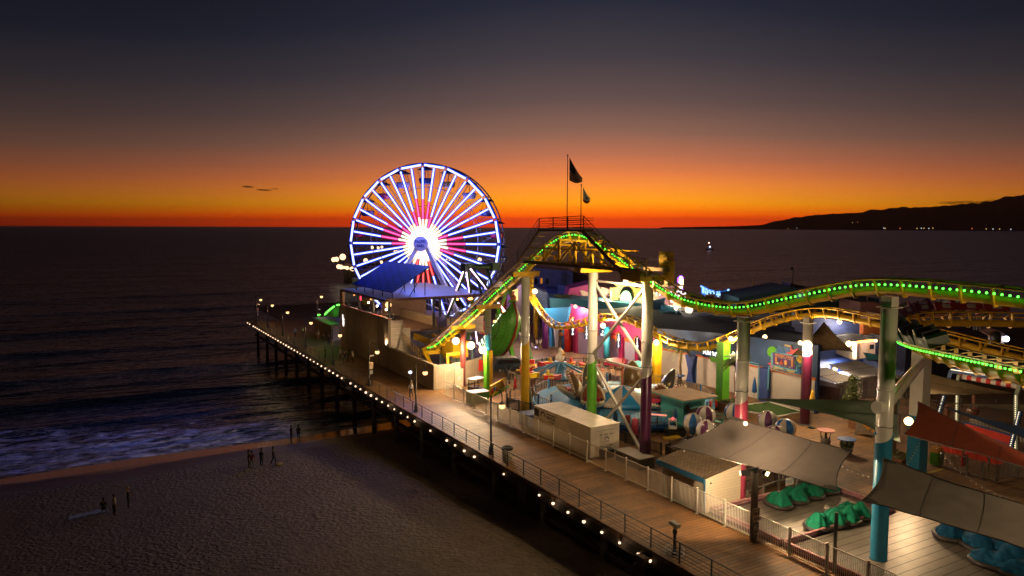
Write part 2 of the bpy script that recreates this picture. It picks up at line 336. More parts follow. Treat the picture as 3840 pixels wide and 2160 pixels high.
# sea: a near patch with modelled swell and, round it, the open water out to the horizon
VA,VB,AA,AB=-170,120,54,330
crests=[(69,.25,2.0),(79,.42,2.4),(93,.6,3.0),(112,.55,4),(140,.5,5),(171,.4,6),(214,.35,7),(262,.3,8)]
def sea_h(v,a):
    h=0
    for i,(c,hh,w) in enumerate(crests):
        cc=c+2.5*noise.noise(Vector((v*.025,i*5.3,0)))-.055*(v+40)*(.4+.02*i)
        d=(a-cc)/w; amp=hh*(.55+.75*noise.noise(Vector((v*.03,i*3.1,9))))
        h+=max(0,amp)*math.exp(-d*d*(2.2 if d<0 else .6))
    h+=.11*noise.noise(Vector((v*.16,a*.5,0)))+.05*noise.noise(Vector((v*.5,a*1.2,4)))
    return h*min(1,max(0,(a-60)/6))*min(1,max(0,(AB-a)/50))
def sea_fn(x,y):
    v=VA+(VB-VA)*x; a=AA+(AB-AA)*y**1.7; return (v,a,-6.0+sea_h(v,a))
m=bpy.data.materials.new('sea_water'); m.use_nodes=True; nt=m.node_tree; N=nt.nodes; L=nt.links; b=N['Principled BSDF']
tc=N.new('ShaderNodeTexCoord'); sp=N.new('ShaderNodeSeparateXYZ'); L.new(tc.outputs['Object'],sp.inputs[0])
def nz(scale,det,sx,sy,rough=.55):
    mp=N.new('ShaderNodeMapping'); mp.inputs['Scale'].default_value=(sx,sy,1); L.new(tc.outputs['Object'],mp.inputs[0])
    n=N.new('ShaderNodeTexNoise'); n.inputs['Scale'].default_value=scale; n.inputs['Detail'].default_value=det; n.inputs['Roughness'].default_value=rough; L.new(mp.outputs[0],n.inputs['Vector']); return n.outputs['Fac']
h1=nz(.05,6,.35,1.3,.62); h2=nz(.6,4,.5,1.4); h3=nz(.012,3,.3,1.5)
hh=mathn('ADD',mathn('MULTIPLY',h1,5.0),mathn('ADD',mathn('MULTIPLY',h2,.5),mathn('MULTIPLY',h3,7.0)))
bp=N.new('ShaderNodeBump'); bp.inputs['Strength'].default_value=1; bp.inputs['Distance'].default_value=1.0; L.new(hh,bp.inputs['Height']); L.new(bp.outputs[0],b.inputs['Normal'])
df=N.new('ShaderNodeBsdfDiffuse'); gl=N.new('ShaderNodeBsdfGlossy'); gl.inputs['Color'].default_value=(.60,.74,1.0,1); gl.inputs['Roughness'].default_value=.28; fr=N.new('ShaderNodeFresnel'); fr.inputs['IOR'].default_value=1.33; ms=N.new('ShaderNodeMixShader')
L.new(bp.outputs[0],gl.inputs['Normal']); L.new(bp.outputs[0],fr.inputs['Normal']); L.new(bp.outputs[0],df.inputs['Normal']); om=[n for n in N if n.type=='OUTPUT_MATERIAL'][0]; L.new(ms.outputs[0],om.inputs[0]); L.new(df.outputs[0],ms.inputs[1]); L.new(gl.outputs[0],ms.inputs[2])
# foam lace in the wash and on the broken crests
f1=nz(.75,8,.7,1.25,.72); f2=nz(.09,3,.5,1.2)
av=mathn('ADD',sp.outputs['Y'],mathn('MULTIPLY',mathn('SUBTRACT',f2,.5),7))
slant=mathn('ADD',av,mathn('MULTIPLY',mathn('ADD',sp.outputs['X'],38),.36))
up=N.new('ShaderNodeMapRange'); up.interpolation_type='SMOOTHSTEP'; up.inputs[1].default_value=87.0; up.inputs[2].default_value=71.0; L.new(slant,up.inputs[0])
dn=N.new('ShaderNodeMapRange'); dn.interpolation_type='SMOOTHSTEP'; dn.inputs[1].default_value=59.5; dn.inputs[2].default_value=61.0; L.new(sp.outputs['Y'],dn.inputs[0])
band=mathn('MULTIPLY',up.outputs[0],dn.outputs[0])
cst=N.new('ShaderNodeMapRange'); cst.interpolation_type='SMOOTHSTEP'; cst.inputs[1].default_value=-5.62; cst.inputs[2].default_value=-5.40; L.new(sp.outputs['Z'],cst.inputs[0])
lft=N.new('ShaderNodeMapRange'); lft.interpolation_type='SMOOTHSTEP'; lft.inputs[1].default_value=-34; lft.inputs[2].default_value=-62; L.new(sp.outputs['X'],lft.inputs[0])
near=N.new('ShaderNodeMapRange'); near.inputs[1].default_value=136; near.inputs[2].default_value=118; L.new(sp.outputs['Y'],near.inputs[0])
cfo=mathn('MULTIPLY',mathn('MULTIPLY',cst.outputs[0],near.outputs[0],clamp=True),lft.outputs[0])
th=mathn('SUBTRACT',.69,mathn('MULTIPLY',mathn('MAXIMUM',band,mathn('MULTIPLY',cfo,.9)),.27))
fm=mathn('MULTIPLY',mathn('DIVIDE',mathn('SUBTRACT',f1,th),.17,clamp=True),mathn('MAXIMUM',mathn('GREATER_THAN',band,.02),mathn('GREATER_THAN',cfo,.02)))
mx=N.new('ShaderNodeMix'); mx.data_type='RGBA'; L.new(fm,mx.inputs[0]); mx.inputs[6].default_value=(.008,.018,.036,1); mx.inputs[7].default_value=(.80,.82,.86,1); L.new(mx.outputs[2],df.inputs['Color']); L.new(mathn('MULTIPLY',fr.outputs[0],mathn('SUBTRACT',1,mathn('MULTIPLY',fm,.9))),ms.inputs[0])
sea=MB().grid(300,260,sea_fn)
F=60000
for q in ([(-F,AA),(VA,AA),(VA,AB),(-F,F)],[(VA,AB),(VB,AB),(F,F),(-F,F)],[(VB,AA),(F,AA),(F,F),(VB,AB)]):
    sea.add([(x,y,-6.0) for x,y in q],[(0,1,2,3)])
struct('sea',sea,m)
# far hills across the bay
prof=[(75,283.5),(130,281),(150,273),(300,271),(430,268),(600,266),(720,262),(820,256),(900,233),(970,222),(1050,206),(1120,197),(1200,188),(1300,183),(1430,176),(1500,170),(1550,155),(1620,153),(1690,145),(1750,138),(1850,139),(1950,137),(2050,128),(2150,118),(2250,110),(2350,98),(2440,75),(2576,55),(2700,40),(2900,50),(3200,70)]
def hill_fn(x,y):
    X=75+3100*x
    for (a0,b0),(a1,b1) in zip(prof,prof[1:]):
        if a0<=X<=a1: yy=b0+(b1-b0)*(X-a0)/(a1-a0)
    dist=26000-12500*x**.6; top=AW(Y7(X,yy),dist); hgt=top.z+6
    hgt*=1+.05*noise.noise(Vector((X*.02,1,1)))
    s=math.sin(min(1,y*1.25)*PI/2) if y<.8 else math.cos((y-.8)/.2*PI/2)
    k=1-.16*(1-y/.8) if y<.8 else 1+.12*(y-.8)/.2
    z=-6.5+hgt*s*(1+.25*noise.noise(Vector((X*.012,y*6,2)))*(1-abs(2*min(1,y*1.25)-1)))
    return (top.x*k, top.y*k, z)
HILL=M('dry_brush_hillside',(.05,.04,.03),.95,var=.35,scale=.0012)
struct('hills',MB().grid(240,16,hill_fn),HILL,'W')
for i,(X,Y) in enumerate([(995,282),(1052,281),(1425,243),(1460,240),(1512,243),(1330,281),(1378,282),(1635,280),(1645,282),(1745,281),(1858,282),(1888,281),(1905,281),(1938,282),(1965,280),(2228,283),(2323,285),(2368,286),(2412,286),(2488,288)]):
    c=AW(Y7(X,Y-2),11500 if X>1600 else 16000); col=[('amber_shore_lamp',(1,.6,.2)),('white_shore_lamp',(.9,.95,1)),('red_shore_lamp',(1,.25,.12))][[0,1,0,2,0,1][i%6]]
    solo('shore_lamp',MB().ball(c,9 if X>1600 else 8,8),E(col[0],col[1],1.6 if X>1600 else .8),'small distant light at the foot of the dark hills','light',c,'W',group='lights along the far shore')
CLD=M('dusk_cloud',(.12,.05,.035),1,var=.1,scale=.001); CLD.node_tree.nodes['Principled BSDF'].inputs['Alpha'].default_value=.22
def cloud(pts):
    mb=MB()
    for (q,rx,rz) in pts:
        c=AW(q,22000); mb.ball(c,1,12,0,(rx*22000/FPX,260,rz*22000/FPX))
    struct('cloud',mb,CLD,'W')
cloud([((928,699),13,2.6),((937,702),11,1.8),((920,701),11,1.6),((930,700),18,3.2)]); cloud([((988,712),17,2.6),((1003,714),13,2.0),((974,711),10,1.6),((990,712.5),26,3.4),((1030,708),12,2.4)]); 
cloud([(Y7(2060+60*i,108+4*math.sin(i*2.1)-i*1.2),26,5+2*math.sin(i*1.7)) for i in range(9)])
# small lit boat in the bay
q=AW((2660,921),820); t=T('fishing_boat','tiny white motor boat with its mast lamps lit on the bay','boat',(q.x,q.y,-6),'W')
hp=[(-4,0),(-3.6,1.4),(2,1.5),(5,0),(2,-1.5),(-3.6,-1.4)]
t.part('hull',MB().prism([(q.x+x,q.y+y,-6.2) for x,y in hp],(0,0,1.7)),WHITE); t.part('cabin',MB().bx(q.x-2,q.x+1,q.y-1,q.y+1,-4.5,-2.6),WHITE)
t.part('mast',MB().cyl((q.x-.5,q.y,-2.6),(q.x-.5,q.y,2),.08),GREY); t.part('mast_lamp',MB().ball((q.x-.5,q.y,2),.7,8),E('boat_red_lamp',(1,.35,.25),8)); t.part('deck_lamp',MB().ball((q.x+.4,q.y-1.3,-2.2),.9,8),COOL)

# sea air: far things fade a little
hz=bpy.data.materials.new('haze_air'); hz.use_nodes=True; nt=hz.node_tree; nt.nodes.clear(); o=nt.nodes.new('ShaderNodeOutputMaterial'); pv=nt.nodes.new('ShaderNodeVolumePrincipled'); pv.inputs['Color'].default_value=(.95,.85,.80,1); pv.inputs['Density'].default_value=HZD; pv.inputs['Anisotropy'].default_value=.3; nt.links.new(pv.outputs[0],o.inputs['Volume'])
ho=solo('haze',MB().bx(-21000,40000,-3000,28500,-9,690),hz,None,None,(0,0,0),'W',kind='stuff')
# ------------------------------------------------------------------ pier decks
PLANK=bricky('boardwalk_planks',(.20,.092,.024),(.115,.052,.013),(.03,.017,.009),3.6,.31,.024,.62,bump=.7,noise_amt=.5)
DECK=bricky('park_planks',(.23,.12,.042),(.15,.075,.026),(.045,.027,.015),4.2,.34,.022,.68,bump=.6,noise_amt=.45)
struct('boardwalk',MB().bx(-6.15,-.02,-30,122,-.3,0),PLANK)
struct('park_deck',MB().bx(.02,110,-30,150,-.3,-.006),DECK)
FASC=M('pier_fascia_wood',(.05,.038,.028),.85,var=.4,scale=3)
struct('pier_frame',MB().bx(-6.1,-5.85,-30,121.9,-.95,-.31).bx(-5.2,-4.9,-30,121,-1.0,-.31).bx(-6.0,100,121.5,121.85,-.95,-.31).bx(-5.55,-5.3,-28,121,-2.5,-2.15).bx(.5,.8,-28,121,-1.0,-.31),FASC)
def pile(v,a,zb):
    return MB().cyl((v,a,zb),(v,a,-.96),.27,.24,10)
k=0
for a in [-8,-1,5.5,12.2,19.3,26.5,34,41,48,55,62,69,76,83,90,97,104,111,119]:
    for v in (-5.4,2.0):
        z0=(bzc(a,v)-.6) if a<62 else -8
        solo('pier_pile',pile(v,a,z0),CONC if a<62 else WOODD,'round pile under the outer edge of the boardwalk' if v<0 else 'inner pile in the dark beneath the pier deck','pile',(v,a,z0),group='outer piles of the pier' if v<0 else 'inner piles of the pier')
# lit bulbs under the edge
eb=[Y8(*p) for p in [(85,602),(108,618),(148,641),(168,654),(190,667),(212,680),(236,694),(260,708),(284,723),(310,738),(336,752),(362,768),(388,783),(416,800),(446,817),(476,833),(502,850),(532,868),(562,886),(594,905),(626,922),(658,941),(694,960),(730,982),(768,1004),(806,1026),(847,1050),(888,1075),(931,1098),(974,1125),(1016,1151),(1062,1179),(1110,1204),(1205,1262),(1260,1290),(1313,1325),(1372,1356),(1428,1388),(1488,1425)]]
eb+=[Y6(*p) for p in [(503,10),(553,37),(602,69),(655,98),(709,130),(766,163),(893,238),(1025,317),(1092,358),(1166,404),(1247,455),(1484,591),(1770,766),(1882,833),(2002,910),(2130,985),(2275,1072),(2418,1165),(2570,1250)]]+[Y3(112,985)]
GALV=M('galvanised_fitting',(.3,.3,.29),.5,.5)
for i,q in enumerate(eb):
    p=PV(q,-6.2); z=-.42-.002*max(0,70-p.y); p=(-6.26,p.y,z)
    t=T('edge_lamp','round white bulb in a row lit under the boardwalk edge','lamp',p,group='bulbs under the boardwalk edge')
    r=(.10 if p[1]<52 else .115)*random.uniform(.78,1.15)
    t.part('bulb',MB().ball(p,r,10),EDGEB); t.part('socket',MB().cyl((p[0],p[1],z+.09),(p[0]+.0,p[1],z+.24),.07,.06,8).bar((p[0],p[1],z+.22),(-6.09,p[1],z+.22),.05),GALV)
    if i%4==0: t.light('POINT',(p[0]-.2,p[1],z-.05),3 if p[1]>50 else 6,WARMW,.1)
# outer guard railing
t=T('guard_railing','long black iron guard railing with horizontal rails on the seaward boardwalk edge','railing',(-5.85,45,0))
pa=[-28+2.35*i for i in range(64)]
for a in pa: t.part('post',MB().bx(-5.88,-5.82,a-.03,a+.03,0,1.16).bx(-5.92,-5.78,a-.07,a+.07,0,.02),DARK)
mb=MB()
for z in (.16,.36,.56,.78): mb.bx(-5.865,-5.835,-29,121.3,z-.014,z+.014)
mb.bx(-5.88,-5.82,-29,121.3,1.1,1.15); t.part('rail',mb,DARK)
mb=MB()
for z in (.16,.36,.56,.78,1.12): mb.bx(-5.8,14,121.27,121.32,z-.018,z+.018)
t.part('end_rail',mb,DARK)
for i in range(8): t.part('post',MB().bx(-4+2.4*i-.03,-4+2.4*i+.03,121.3,121.36,0,1.16),DARK)
# white picket fence on the park side
t=T('picket_fence','long white metal picket fence between the boardwalk and the rides','fence',(0,10,0))
a=-26.0; FW=M('white_fence_paint',(.80,.76,.68),.45,var=.12)
while a<46.5:
    w=2.38
    t.part('fence_post',MB().bx(-.045,.045,a-.045,a+.045,0,1.64).bx(-.06,.06,a-.06,a+.06,1.64,1.67).bx(-.1,.1,a-.08,a+.08,0,.015),FW)
    mb=MB().bx(-.02,.02,a+.05,a+w-.05,1.52,1.57).bx(-.02,.02,a+.05,a+w-.05,.12,.17)
    n=19
    for i in range(n):
        y=a+.05+(w-.1)*(i+.5)/n; mb.bx(-.012,.012,y-.013,y+.013,.17,1.52)
    t.part('picket_panel',mb,FW); a+=w
# street lamps along the seaward edge
def street_lamp(v,a,zg=3.7,label=None,arm=1,sign=0,plain=False,h=4.6,pw=90):
    t=T('street_lamp',label,'street lamp',(v,a,0),group='street lamps along the boardwalk')
    t.part('post',MB().lathe((v,a,0),[(.24,0),(.24,.12),(.2,.16),(.17,.5),(.2,.55),(.13,.62),(.085,.75),(.07,h)],12),DARK)
    if not plain:
        pts=[(v+arm*(.5-.5*math.cos(k*PI/10)),a,h-.1+.62*math.sin(k*PI/10)) for k in range(11)]
        t.part('gooseneck',MB().tube([(v,a,h-.2)]+pts[1:]+[(v+arm,a,zg+.42)],.035,8),DARK)
        t.part('shade',MB().lathe((v+arm,a,zg),[(.06,.44),(.1,.34),(.24,.22),(.25,.16)],14),DARK); c=(v+arm,a,zg)
    else:
        t.part('gooseneck',MB().tube([(v,a,h-.1),(v+.3,a,h+.12),(v+.85,a,h+.08)],.04,8),DARK)
        t.part('shade',MB().lathe((v+.85,a,zg),[(.06,.4),(.22,.22),(.24,.15)],12),DARK); c=(v+.85,a,zg)
    g=t.part('globe',MB().ball(c,.25,14,0,(1,1,.92)),LAMPW)
    l=t.light('POINT',(c[0],c[1],c[2]-.36),pw,(1,.56,.2),.18)
    if sign:
        SB=M('cream_notice_board',(.55,.45,.3),.6,var=.1); b=t.part('notice_board',MB().bx(v-.03+.08,v+.45,a-.09,a-.07,1.9,2.7),SB)
        t.part('lettering',MB().bx(v+.1,v+.38,a-.095,a-.091,2.45,2.5).bx(v+.1,v+.4,a-.095,a-.091,2.3,2.34).bx(v+.12,v+.36,a-.095,a-.091,2.1,2.14),RED,b)
        b2=t.part('parking_sign',MB().bx(v+.1,v+.42,a-.09,a-.07,1.3,1.75),GREY); t.part('lettering',MB().bx(v+.16,v+.36,a-.095,a-.091,1.5,1.56),WHITE,b2)
        t.part('camera',MB().bx(v+.1,v+.4,a-.2,a-.05,3.35,3.5).cyl((v+.4,a-.12,3.42),(v+.55,a-.16,3.4),.05),WHITE)
    return t
street_lamp(-5.5,27.0,3.75,'nearest black gooseneck street lamp, beside the round rubbish bin',pw=132)
street_lamp(-5.45,42.6,3.75,'black gooseneck street lamp next to a round blue light before the low wall',pw=110)
street_lamp(-5.4,56.5,3.75,'black gooseneck street lamp carrying a cream notice board and a camera',sign=1,pw=121)
street_lamp(-5.2,71.4,3.75,'black gooseneck street lamp in front of the lit white wall emblem',pw=110)
street_lamp(-5.0,86.0,3.75,'street lamp beyond the wall with a square plate on its post',plain=True,pw=110)
street_lamp(-4.9,101.0,3.8,'middle of the three far street lamps near the pier end',plain=True,pw=110)
street_lamp(-4.9,112.5,3.9,'second street lamp from the far left end of the boardwalk',plain=True,pw=110)
street_lamp(-5.2,121,4.2,'farthest left street lamp at the very corner of the pier',plain=True,sign=1,h=5,pw=110)
q=AW(Y8(885,327),132); q=toP(q); street_lamp(q.x-.85,q.y,q.z,'far street lamp with a pale sign beyond the green neon shed',plain=True,sign=1,h=q.z+.6,pw=110)
q=PV(W7(1200,1352),-4.2); t=T('spot_lamp','small round blue-white light beside a street lamp near the wall','lamp',q); t.part('lens',MB().ball(q,.16,10,0,(1.3,1,1)),COOL); t.part('stand',MB().cyl((q.x,q.y,0),(q.x,q.y,q.z-.14),.03),DARK); t.light('POINT',(q.x,q.y-.3,q.z),20,(.5,.6,1),.1)
# rubbish bin, binocular viewer, signs below the rail
t=T('rubbish_bin','cream and black round rubbish bin behind the black railing','bin',(-5.2,24.9,0))
t.part('body',MB().lathe((-5.2,24.9,0),[(.36,0),(.4,.05),(.42,.9)],18),M('bin_cream',(.32,.29,.2),.6)); t.part('rim',MB().lathe((-5.2,24.9,.9),[(.44,0),(.45,.12),(.40,.2),(.3,.2),(.28,.05)],18),BLACK)
v,a=-5.3,5.9; t=T('binocular_viewer','coin operated binocular viewer on a black post with a ring base','viewer',(v,a,0))
t.part('post',MB().lathe((v,a,0),[(.2,0),(.18,.1),(.1,.16),(.085,1.15),(.13,1.18),(.13,1.38),(.06,1.42)],14),DARK)
t.part('head',MB().bar((v,a-.28,1.66),(v,a+.28,1.72),.3,.2).cyl((v-.1,a+.25,1.7),(v-.1,a+.36,1.71),.07).cyl((v+.1,a+.25,1.7),(v+.1,a+.36,1.71),.07).cyl((v,a,1.42),(v,a,1.6),.04),M('silver_viewer',(.55,.54,.5),.3,.6))
t.part('ring_base',MB().tube([(v+.52*math.cos(i*PI/12),a+.52*math.sin(i*PI/12),.28) for i in range(25)],.03,6,cap=False).tube([(v+.52*math.cos(i*PI/12),a+.52*math.sin(i*PI/12),.03) for i in range(25)],.03,6,cap=False).bx(v-.5,v+.5,a-.02,a+.02,.02,.05).bx(v-.02,v+.02,a-.5,a+.5,.02,.05).bx(v-.52,v-.5,a-.02,a+.02,.03,.28).bx(v+.5,v+.52,a-.02,a+.02,.03,.28),GREY)
p=PV(Y6(1632,690),-6.12); solo('hanging_board',MB().bx(-6.2,-6.16,p.y-.55,p.y+.55,-1.75,-.35),M('grey_board',(.10,.095,.10),.7),'plain grey board hanging under the boardwalk edge','board',(-6.18,p.y,-1.75))
for (qq,w,lab) in ((Y3(60,860),.7,'rusty steel junction box bolted below the railing corner'),(Y3(50,960),1.0,'lower weathered timber block under the boardwalk edge')):
    p=PV(qq,-6.3); solo('junction_box' if w<.8 else 'timber_block',MB().bx(-6.75,-6.16,p.y-w/2,p.y+w/2,p.z-.3,p.z+.3),M('rusty_steel',(.12,.07,.04),.7,var=.5,scale=6) if w<.8 else WOODD,lab,'box',(-6.4,p.y,p.z-.3))
# ------------------------------------------------------------------ generator trailer behind the fence
BOXW=M('white_container_paint',(.62,.56,.47),.4,var=.2,scale=1.2)
t=T('generator_container','long white rental generator container behind the picket fence','container',(1.9,26.3,0))
t.part('body',MB().bx(.45,3.25,21.8,30.2,.18,2.55).bx(.43,3.27,21.78,29.2,2.553,2.60).bx(.43,3.27,29.24,30.22,2.553,2.58),BOXW)
t.part('skid',MB().bx(.55,.75,21.9,30.1,0,.18).bx(2.95,3.15,21.9,30.1,0,.18),DARK)
t.part('vent',MB().bx(.43,.447,29.35,30.1,1.75,2.4),DARK)
d=t.part('door',MB().bx(1.45,2.5,21.76,21.797,.9,2.1),BOXW)
t.part('hinge',MB().bx(1.3,1.6,21.745,21.757,.95,1.0).bx(2.25,2.6,21.745,21.757,.95,1.0).bx(1.3,1.55,21.745,21.757,1.85,1.9).bx(1.75,2.1,21.745,21.757,1.85,1.9).bx(2.25,2.6,21.745,21.757,1.85,1.9),DARK,d)
t.part('gutter',MB().bx(1.1,2.7,21.7,21.795,2.2,2.28),M('galvanised',(.4,.4,.36),.4,.4))
t.part('exhaust_hood',MB().bx(1.3,2.4,21.3,21.78,.1,.75),DARK)
def arch(c,r0,r1,n,ax,up,off):
    pts=[]
    for k in range(n+1):
        g=PI*(-.08+1.16*k/n); pts.append(Vector(c)+Vector(ax)*math.cos(g)*r0+Vector(up)*math.sin(g)*r0)
    for k in range(n,-1,-1):
        g=PI*(-.08+1.16*k/n); pts.append(Vector(c)+Vector(ax)*math.cos(g)*r1+Vector(up)*math.sin(g)*r1)
    return MB().prism(pts,off)
INK=M('dark_ink',(.02,.022,.05),.6,var=0)
t.part('emblem',arch((.446,28.7,2.0),.24,.36,10,(0,-1,0),(0,0,1),(-.01,0,0)),INK)
mb=text_mb('RENTAL',.38,(.437,27.45,1.98),(0,-1,0),(0,0,1),.008,thick=.008); mb.merge(MB().bx(.438,.446,26.7,28.15,2.22,2.3)).merge(text_mb('877-900-0000',.17,(.437,27.45,1.66),(0,-1,0),(0,0,1),.008)); t.part('lettering',mb,INK)
t.part('emblem',arch((1.97,21.756,1.5),.13,.21,10,(1,0,0),(0,0,1),(0,-.008,0)).merge(MB().bx(1.75,2.2,21.748,21.755,1.3,1.34)),INK)
# dark skip and machinery beside it
t=T('equipment_crate','low dark equipment crate on the deck beside the rental container','crate',(3.2,19.5,0)); t.part('body',MB().bx(2.2,3.6,18.0,20.9,0,.75),M('grey_plastic',(.13,.12,.11),.6)); t.part('lid',MB().bx(2.15,3.65,17.95,20.95,.752,.85),M('grey_lid',(.2,.18,.16),.6))
# ------------------------------------------------------------------ white ticket hut with a shingle roof
SHING=bricky('brown_shingles',(.20,.135,.07),(.14,.09,.045),(.05,.03,.018),.35,.16,.02,.85,rot=0,bump=.8,noise_amt=.3)
SIDING=bricky('white_siding',(.66,.57,.43),(.63,.54,.41),(.42,.35,.26),30,.2,.01,.55,rotv=(PI/2,0,0),bump=.3,noise_amt=.1)
SIDINGY=bricky('white_siding_long',(.66,.57,.43),(.63,.54,.41),(.42,.35,.26),30,.2,.01,.55,rotv=(PI/2,0,PI/2),bump=.3,noise_amt=.1)
v0,v1,a0,a1=.38,3.75,9.45,13.5; zl,zh=2.3,2.85
t=T('storage_hut','white plank hut with a sloping brown shingle roof by the fence','hut',((v0+v1)/2,(a0+a1)/2,0))
t.part('wall',MB().prism([(v0,a0,0),(v1,a0,0),(v1,a0,zh),(v0,a0,zl)],(0,a1-a0,0)),SIDING)
sl=(zh-zl)/(v1-v0)
t.part('roof',MB().prism([(v0-.25,a0-.2,zl-.25*sl+.01),(v1+.2,a0-.2,zh+.2*sl+.01),(v1+.2,a0-.2,zh+.2*sl+.13),(v0-.25,a0-.2,zl-.25*sl+.13)],(0,a1-a0+.4,0)),SHING)
t.part('fascia',MB().bx(v0-.29,v0-.253,a0-.22,a1+.22,zl-.27,zl+.07),M('blue_trim',(.03,.17,.35),.5))
t.part('corner_trim',MB().bx(v0-.03,v0+.05,a0-.03,a0+.05,0,zl-.12).bx(v1-.05,v1+.03,a0-.03,a0+.05,0,zh-.05),M('blue_trim',(0,0,0)))
t.part('vent_pipe',MB().tube([(1.9,13.0,zl+.5),(1.9,13.0,zl+.85),(2.1,13.0,zl+.95)],.05,8),WHITE)
t.part('wall_lamp',MB().ball((.85,a0-.06,1.9),.06,8),DARK)
# ------------------------------------------------------------------ twin flood light pole with the fire lane sign
p=(-.22,4.9); t=T('flood_light_pole','weathered dark timber pole with two floodlights and a fire lane sign','light pole',(p[0],p[1],0))
t.part('pole',MB().bx(p[0]-.14,p[0]+.14,p[1]-.14,p[1]+.14,0,4.25),WOODG)
t.part('crossbar',MB().bx(-.75,.35,p[1]-.06,p[1]+.06,4.26,4.36).bx(p[0]-.17,p[0]+.17,p[1]-.17,p[1]+.17,4.1,4.25),DARK)
for (fv,fa,aim,pw) in ((-.78,5.15,(2.2,16,0),520),(.42,4.7,(6,-3,0),620)):
    d=(Vector(aim)-Vector((fv,fa,4.05))).normalized(); c=Vector((fv,fa,4.08)); s=d.cross(Vector((0,0,1))).normalized(); u=s.cross(d)
    h=t.part('flood_light',MB().bar(c-d*.16,c+d*.02,.5,.3,0,u),DARK); t.part('lens',MB().bar(c+d*.022,c+d*.20,.46,.26,0,u),LAMPH,h)
    t.light('SPOT',c+d*.27,pw*4.5,WARM,.12,aim,R(150),.6)
z=1.7; sg=t.part('fire_lane_sign',MB().bx(p[0]-.30,p[0]+.30,p[1]-.175,p[1]-.155,1.25,2.05),M('worn_sign_board',(.60,.48,.33),.6))
t.part('lettering',text_mb('FIRE\nLANE',.30,(p[0],p[1]-.18,1.55),(1,0,0),(0,0,1),.006,thick=.006).merge(text_mb('NO PARKING',.085,(p[0]+.03,p[1]-.18,1.92),(1,0,0),(0,0,1),.006)).merge(MB().bx(p[0]-.27,p[0]-.2,p[1]-.181,p[1]-.176,1.87,1.97)),M('sign_red_ink',(.06,.012,.008),.6,var=0),sg)
s2=t.part('no_smoking_sign',MB().bx(p[0]-.21,p[0]+.23,p[1]-.175,p[1]-.155,.58,1.18),M('dark_sign_board',(.09,.075,.06),.6))
cc=Vector((p[0]+.01,p[1]-.18,.9)); ring=[cc+Vector((.16*math.cos(k*PI/10),0,.16*math.sin(k*PI/10))) for k in range(21)]
t.part('symbol',MB().tube(ring,.016,5,cap=False).bar(cc+Vector((-.11,0,.11)),cc+Vector((.11,0,-.11)),.03).bar(cc+Vector((-.1,.004,-.02)),cc+Vector((.1,.004,-.02)),.025),M('pale_sign_ink',(.45,.38,.28),.6,var=0),s2)
solo('fence_pole',MB().bx(.33,.45,-.06,.06,0,3.25).bx(.31,.47,-.08,.08,3.25,3.28),M('grey_post_paint',(.17,.16,.14),.6),'slim plain grey steel post standing just inside the picket fence','post',(.4,0,0))
# ------------------------------------------------------------------ restaurant above the boardwalk
STUC=M('beige_panel_wall',(.24,.185,.125),.8,var=.25,scale=.7,bump=.3,bscale=3); PLW=bricky('white_weathered_boards',(.60,.52,.45),(.50,.43,.37),(.2,.16,.13),30,.22,.015,.6,rotv=(PI/2,0,0),bump=.4,noise_amt=.35)
ROOFG=M('grey_blue_roof',(.16,.17,.22),.5,var=.2); SOLAR=bricky('solar_panels',(.008,.055,.48),(.012,.07,.56),(.003,.02,.18),.95,1.55,.09,.5,bump=.05,noise_amt=.2)
t=T('restaurant_building','beige walled terrace restaurant with a blue solar panel roof over the boardwalk','restaurant',(5,75,0))
w=t.part('boardwalk_wall',MB().bx(.0,.3,64.6,85,0,6.35),STUC); t.part('panel_joint',MB().bx(-.03,0,68.3,68.36,0,6.3).bx(-.03,0,81.75,81.81,0,6.3),DARK,w)
t.part('wall_cap',MB().bx(-.06,.36,64.5,85.05,6.353,6.45),M('red_cap',(.42,.05,.035),.5))
pts=[(.3,0),(2.95,0),(2.95,5.1),(1.95,5.1),(1.95,6.2),(.3,6.2)]
t.part('end_wall',MB().prism([(v,64.6,z) for v,z in pts],(0,.25,0)),PLW)
t.part('floor',MB().bx(.3,14,64.9,86,4.6,4.85),M('terrace_boards',(.20,.10,.06),.6))
t.part('back_wall',MB().bx(5,12,80.5,80.8,4.85,8.6).bx(.3,.6,84.7,86,0,8.6),M('restaurant_inner_wall',(.30,.17,.10),.7))
t.part('bar_counter',MB().bx(7.2,7.5,66.5,79,4.85,6.0).bx(6.9,7.6,66.4,79.1,6.003,6.08),M('tan_counter_panel',(.40,.27,.16),.6))
t.part('parapet',MB().bx(8.2,13.5,64.6,64.85,4.0,6.0).bx(13.25,13.5,64.86,72,4.0,6.0),PLW)
t.part('parapet_cap',MB().bx(8.1,13.6,64.5,64.95,6.003,6.1),M('pink_lit_cap',(.5,.3,.3),.5))
for (v,a) in ((.35,65.2),(.35,71.2),(.35,77.2),(.35,82),(6.5,65.3),(12.3,65.3),(12.3,76)): t.part('roof_post',MB().bx(v-.13,v+.13,a-.13,a+.13,4.85,8.75),DARK)
rr=PA(Z2(1350,600),63.6)
t.part('roof',MB().prism([(-.7,63.8,8.82),(-.7,82,8.82),(14,86,9.05),(14.2,63.6,9.05)],(0,0,.16)),ROOFG)
t.part('roof_edge',MB().bx(-.76,-.703,63.74,82,8.66,9.0).bx(-.7,14.2,63.5,63.58,8.78,9.12),M('dark_red_fascia',(.10,.03,.025),.6))
n=Vector((-3.0,0,5.5)).normalized()
P0=Vector((.3,80,9.85)); P1=Vector((.3,64,9.85)); P2=Vector((6.0,65.3,12.95)); P3=Vector((6.0,81,12.95))
sroof=MB().prism([P0,P1,P2,P3],-n*.14); t.part('solar_roof',sroof,SOLAR)
mb=MB()
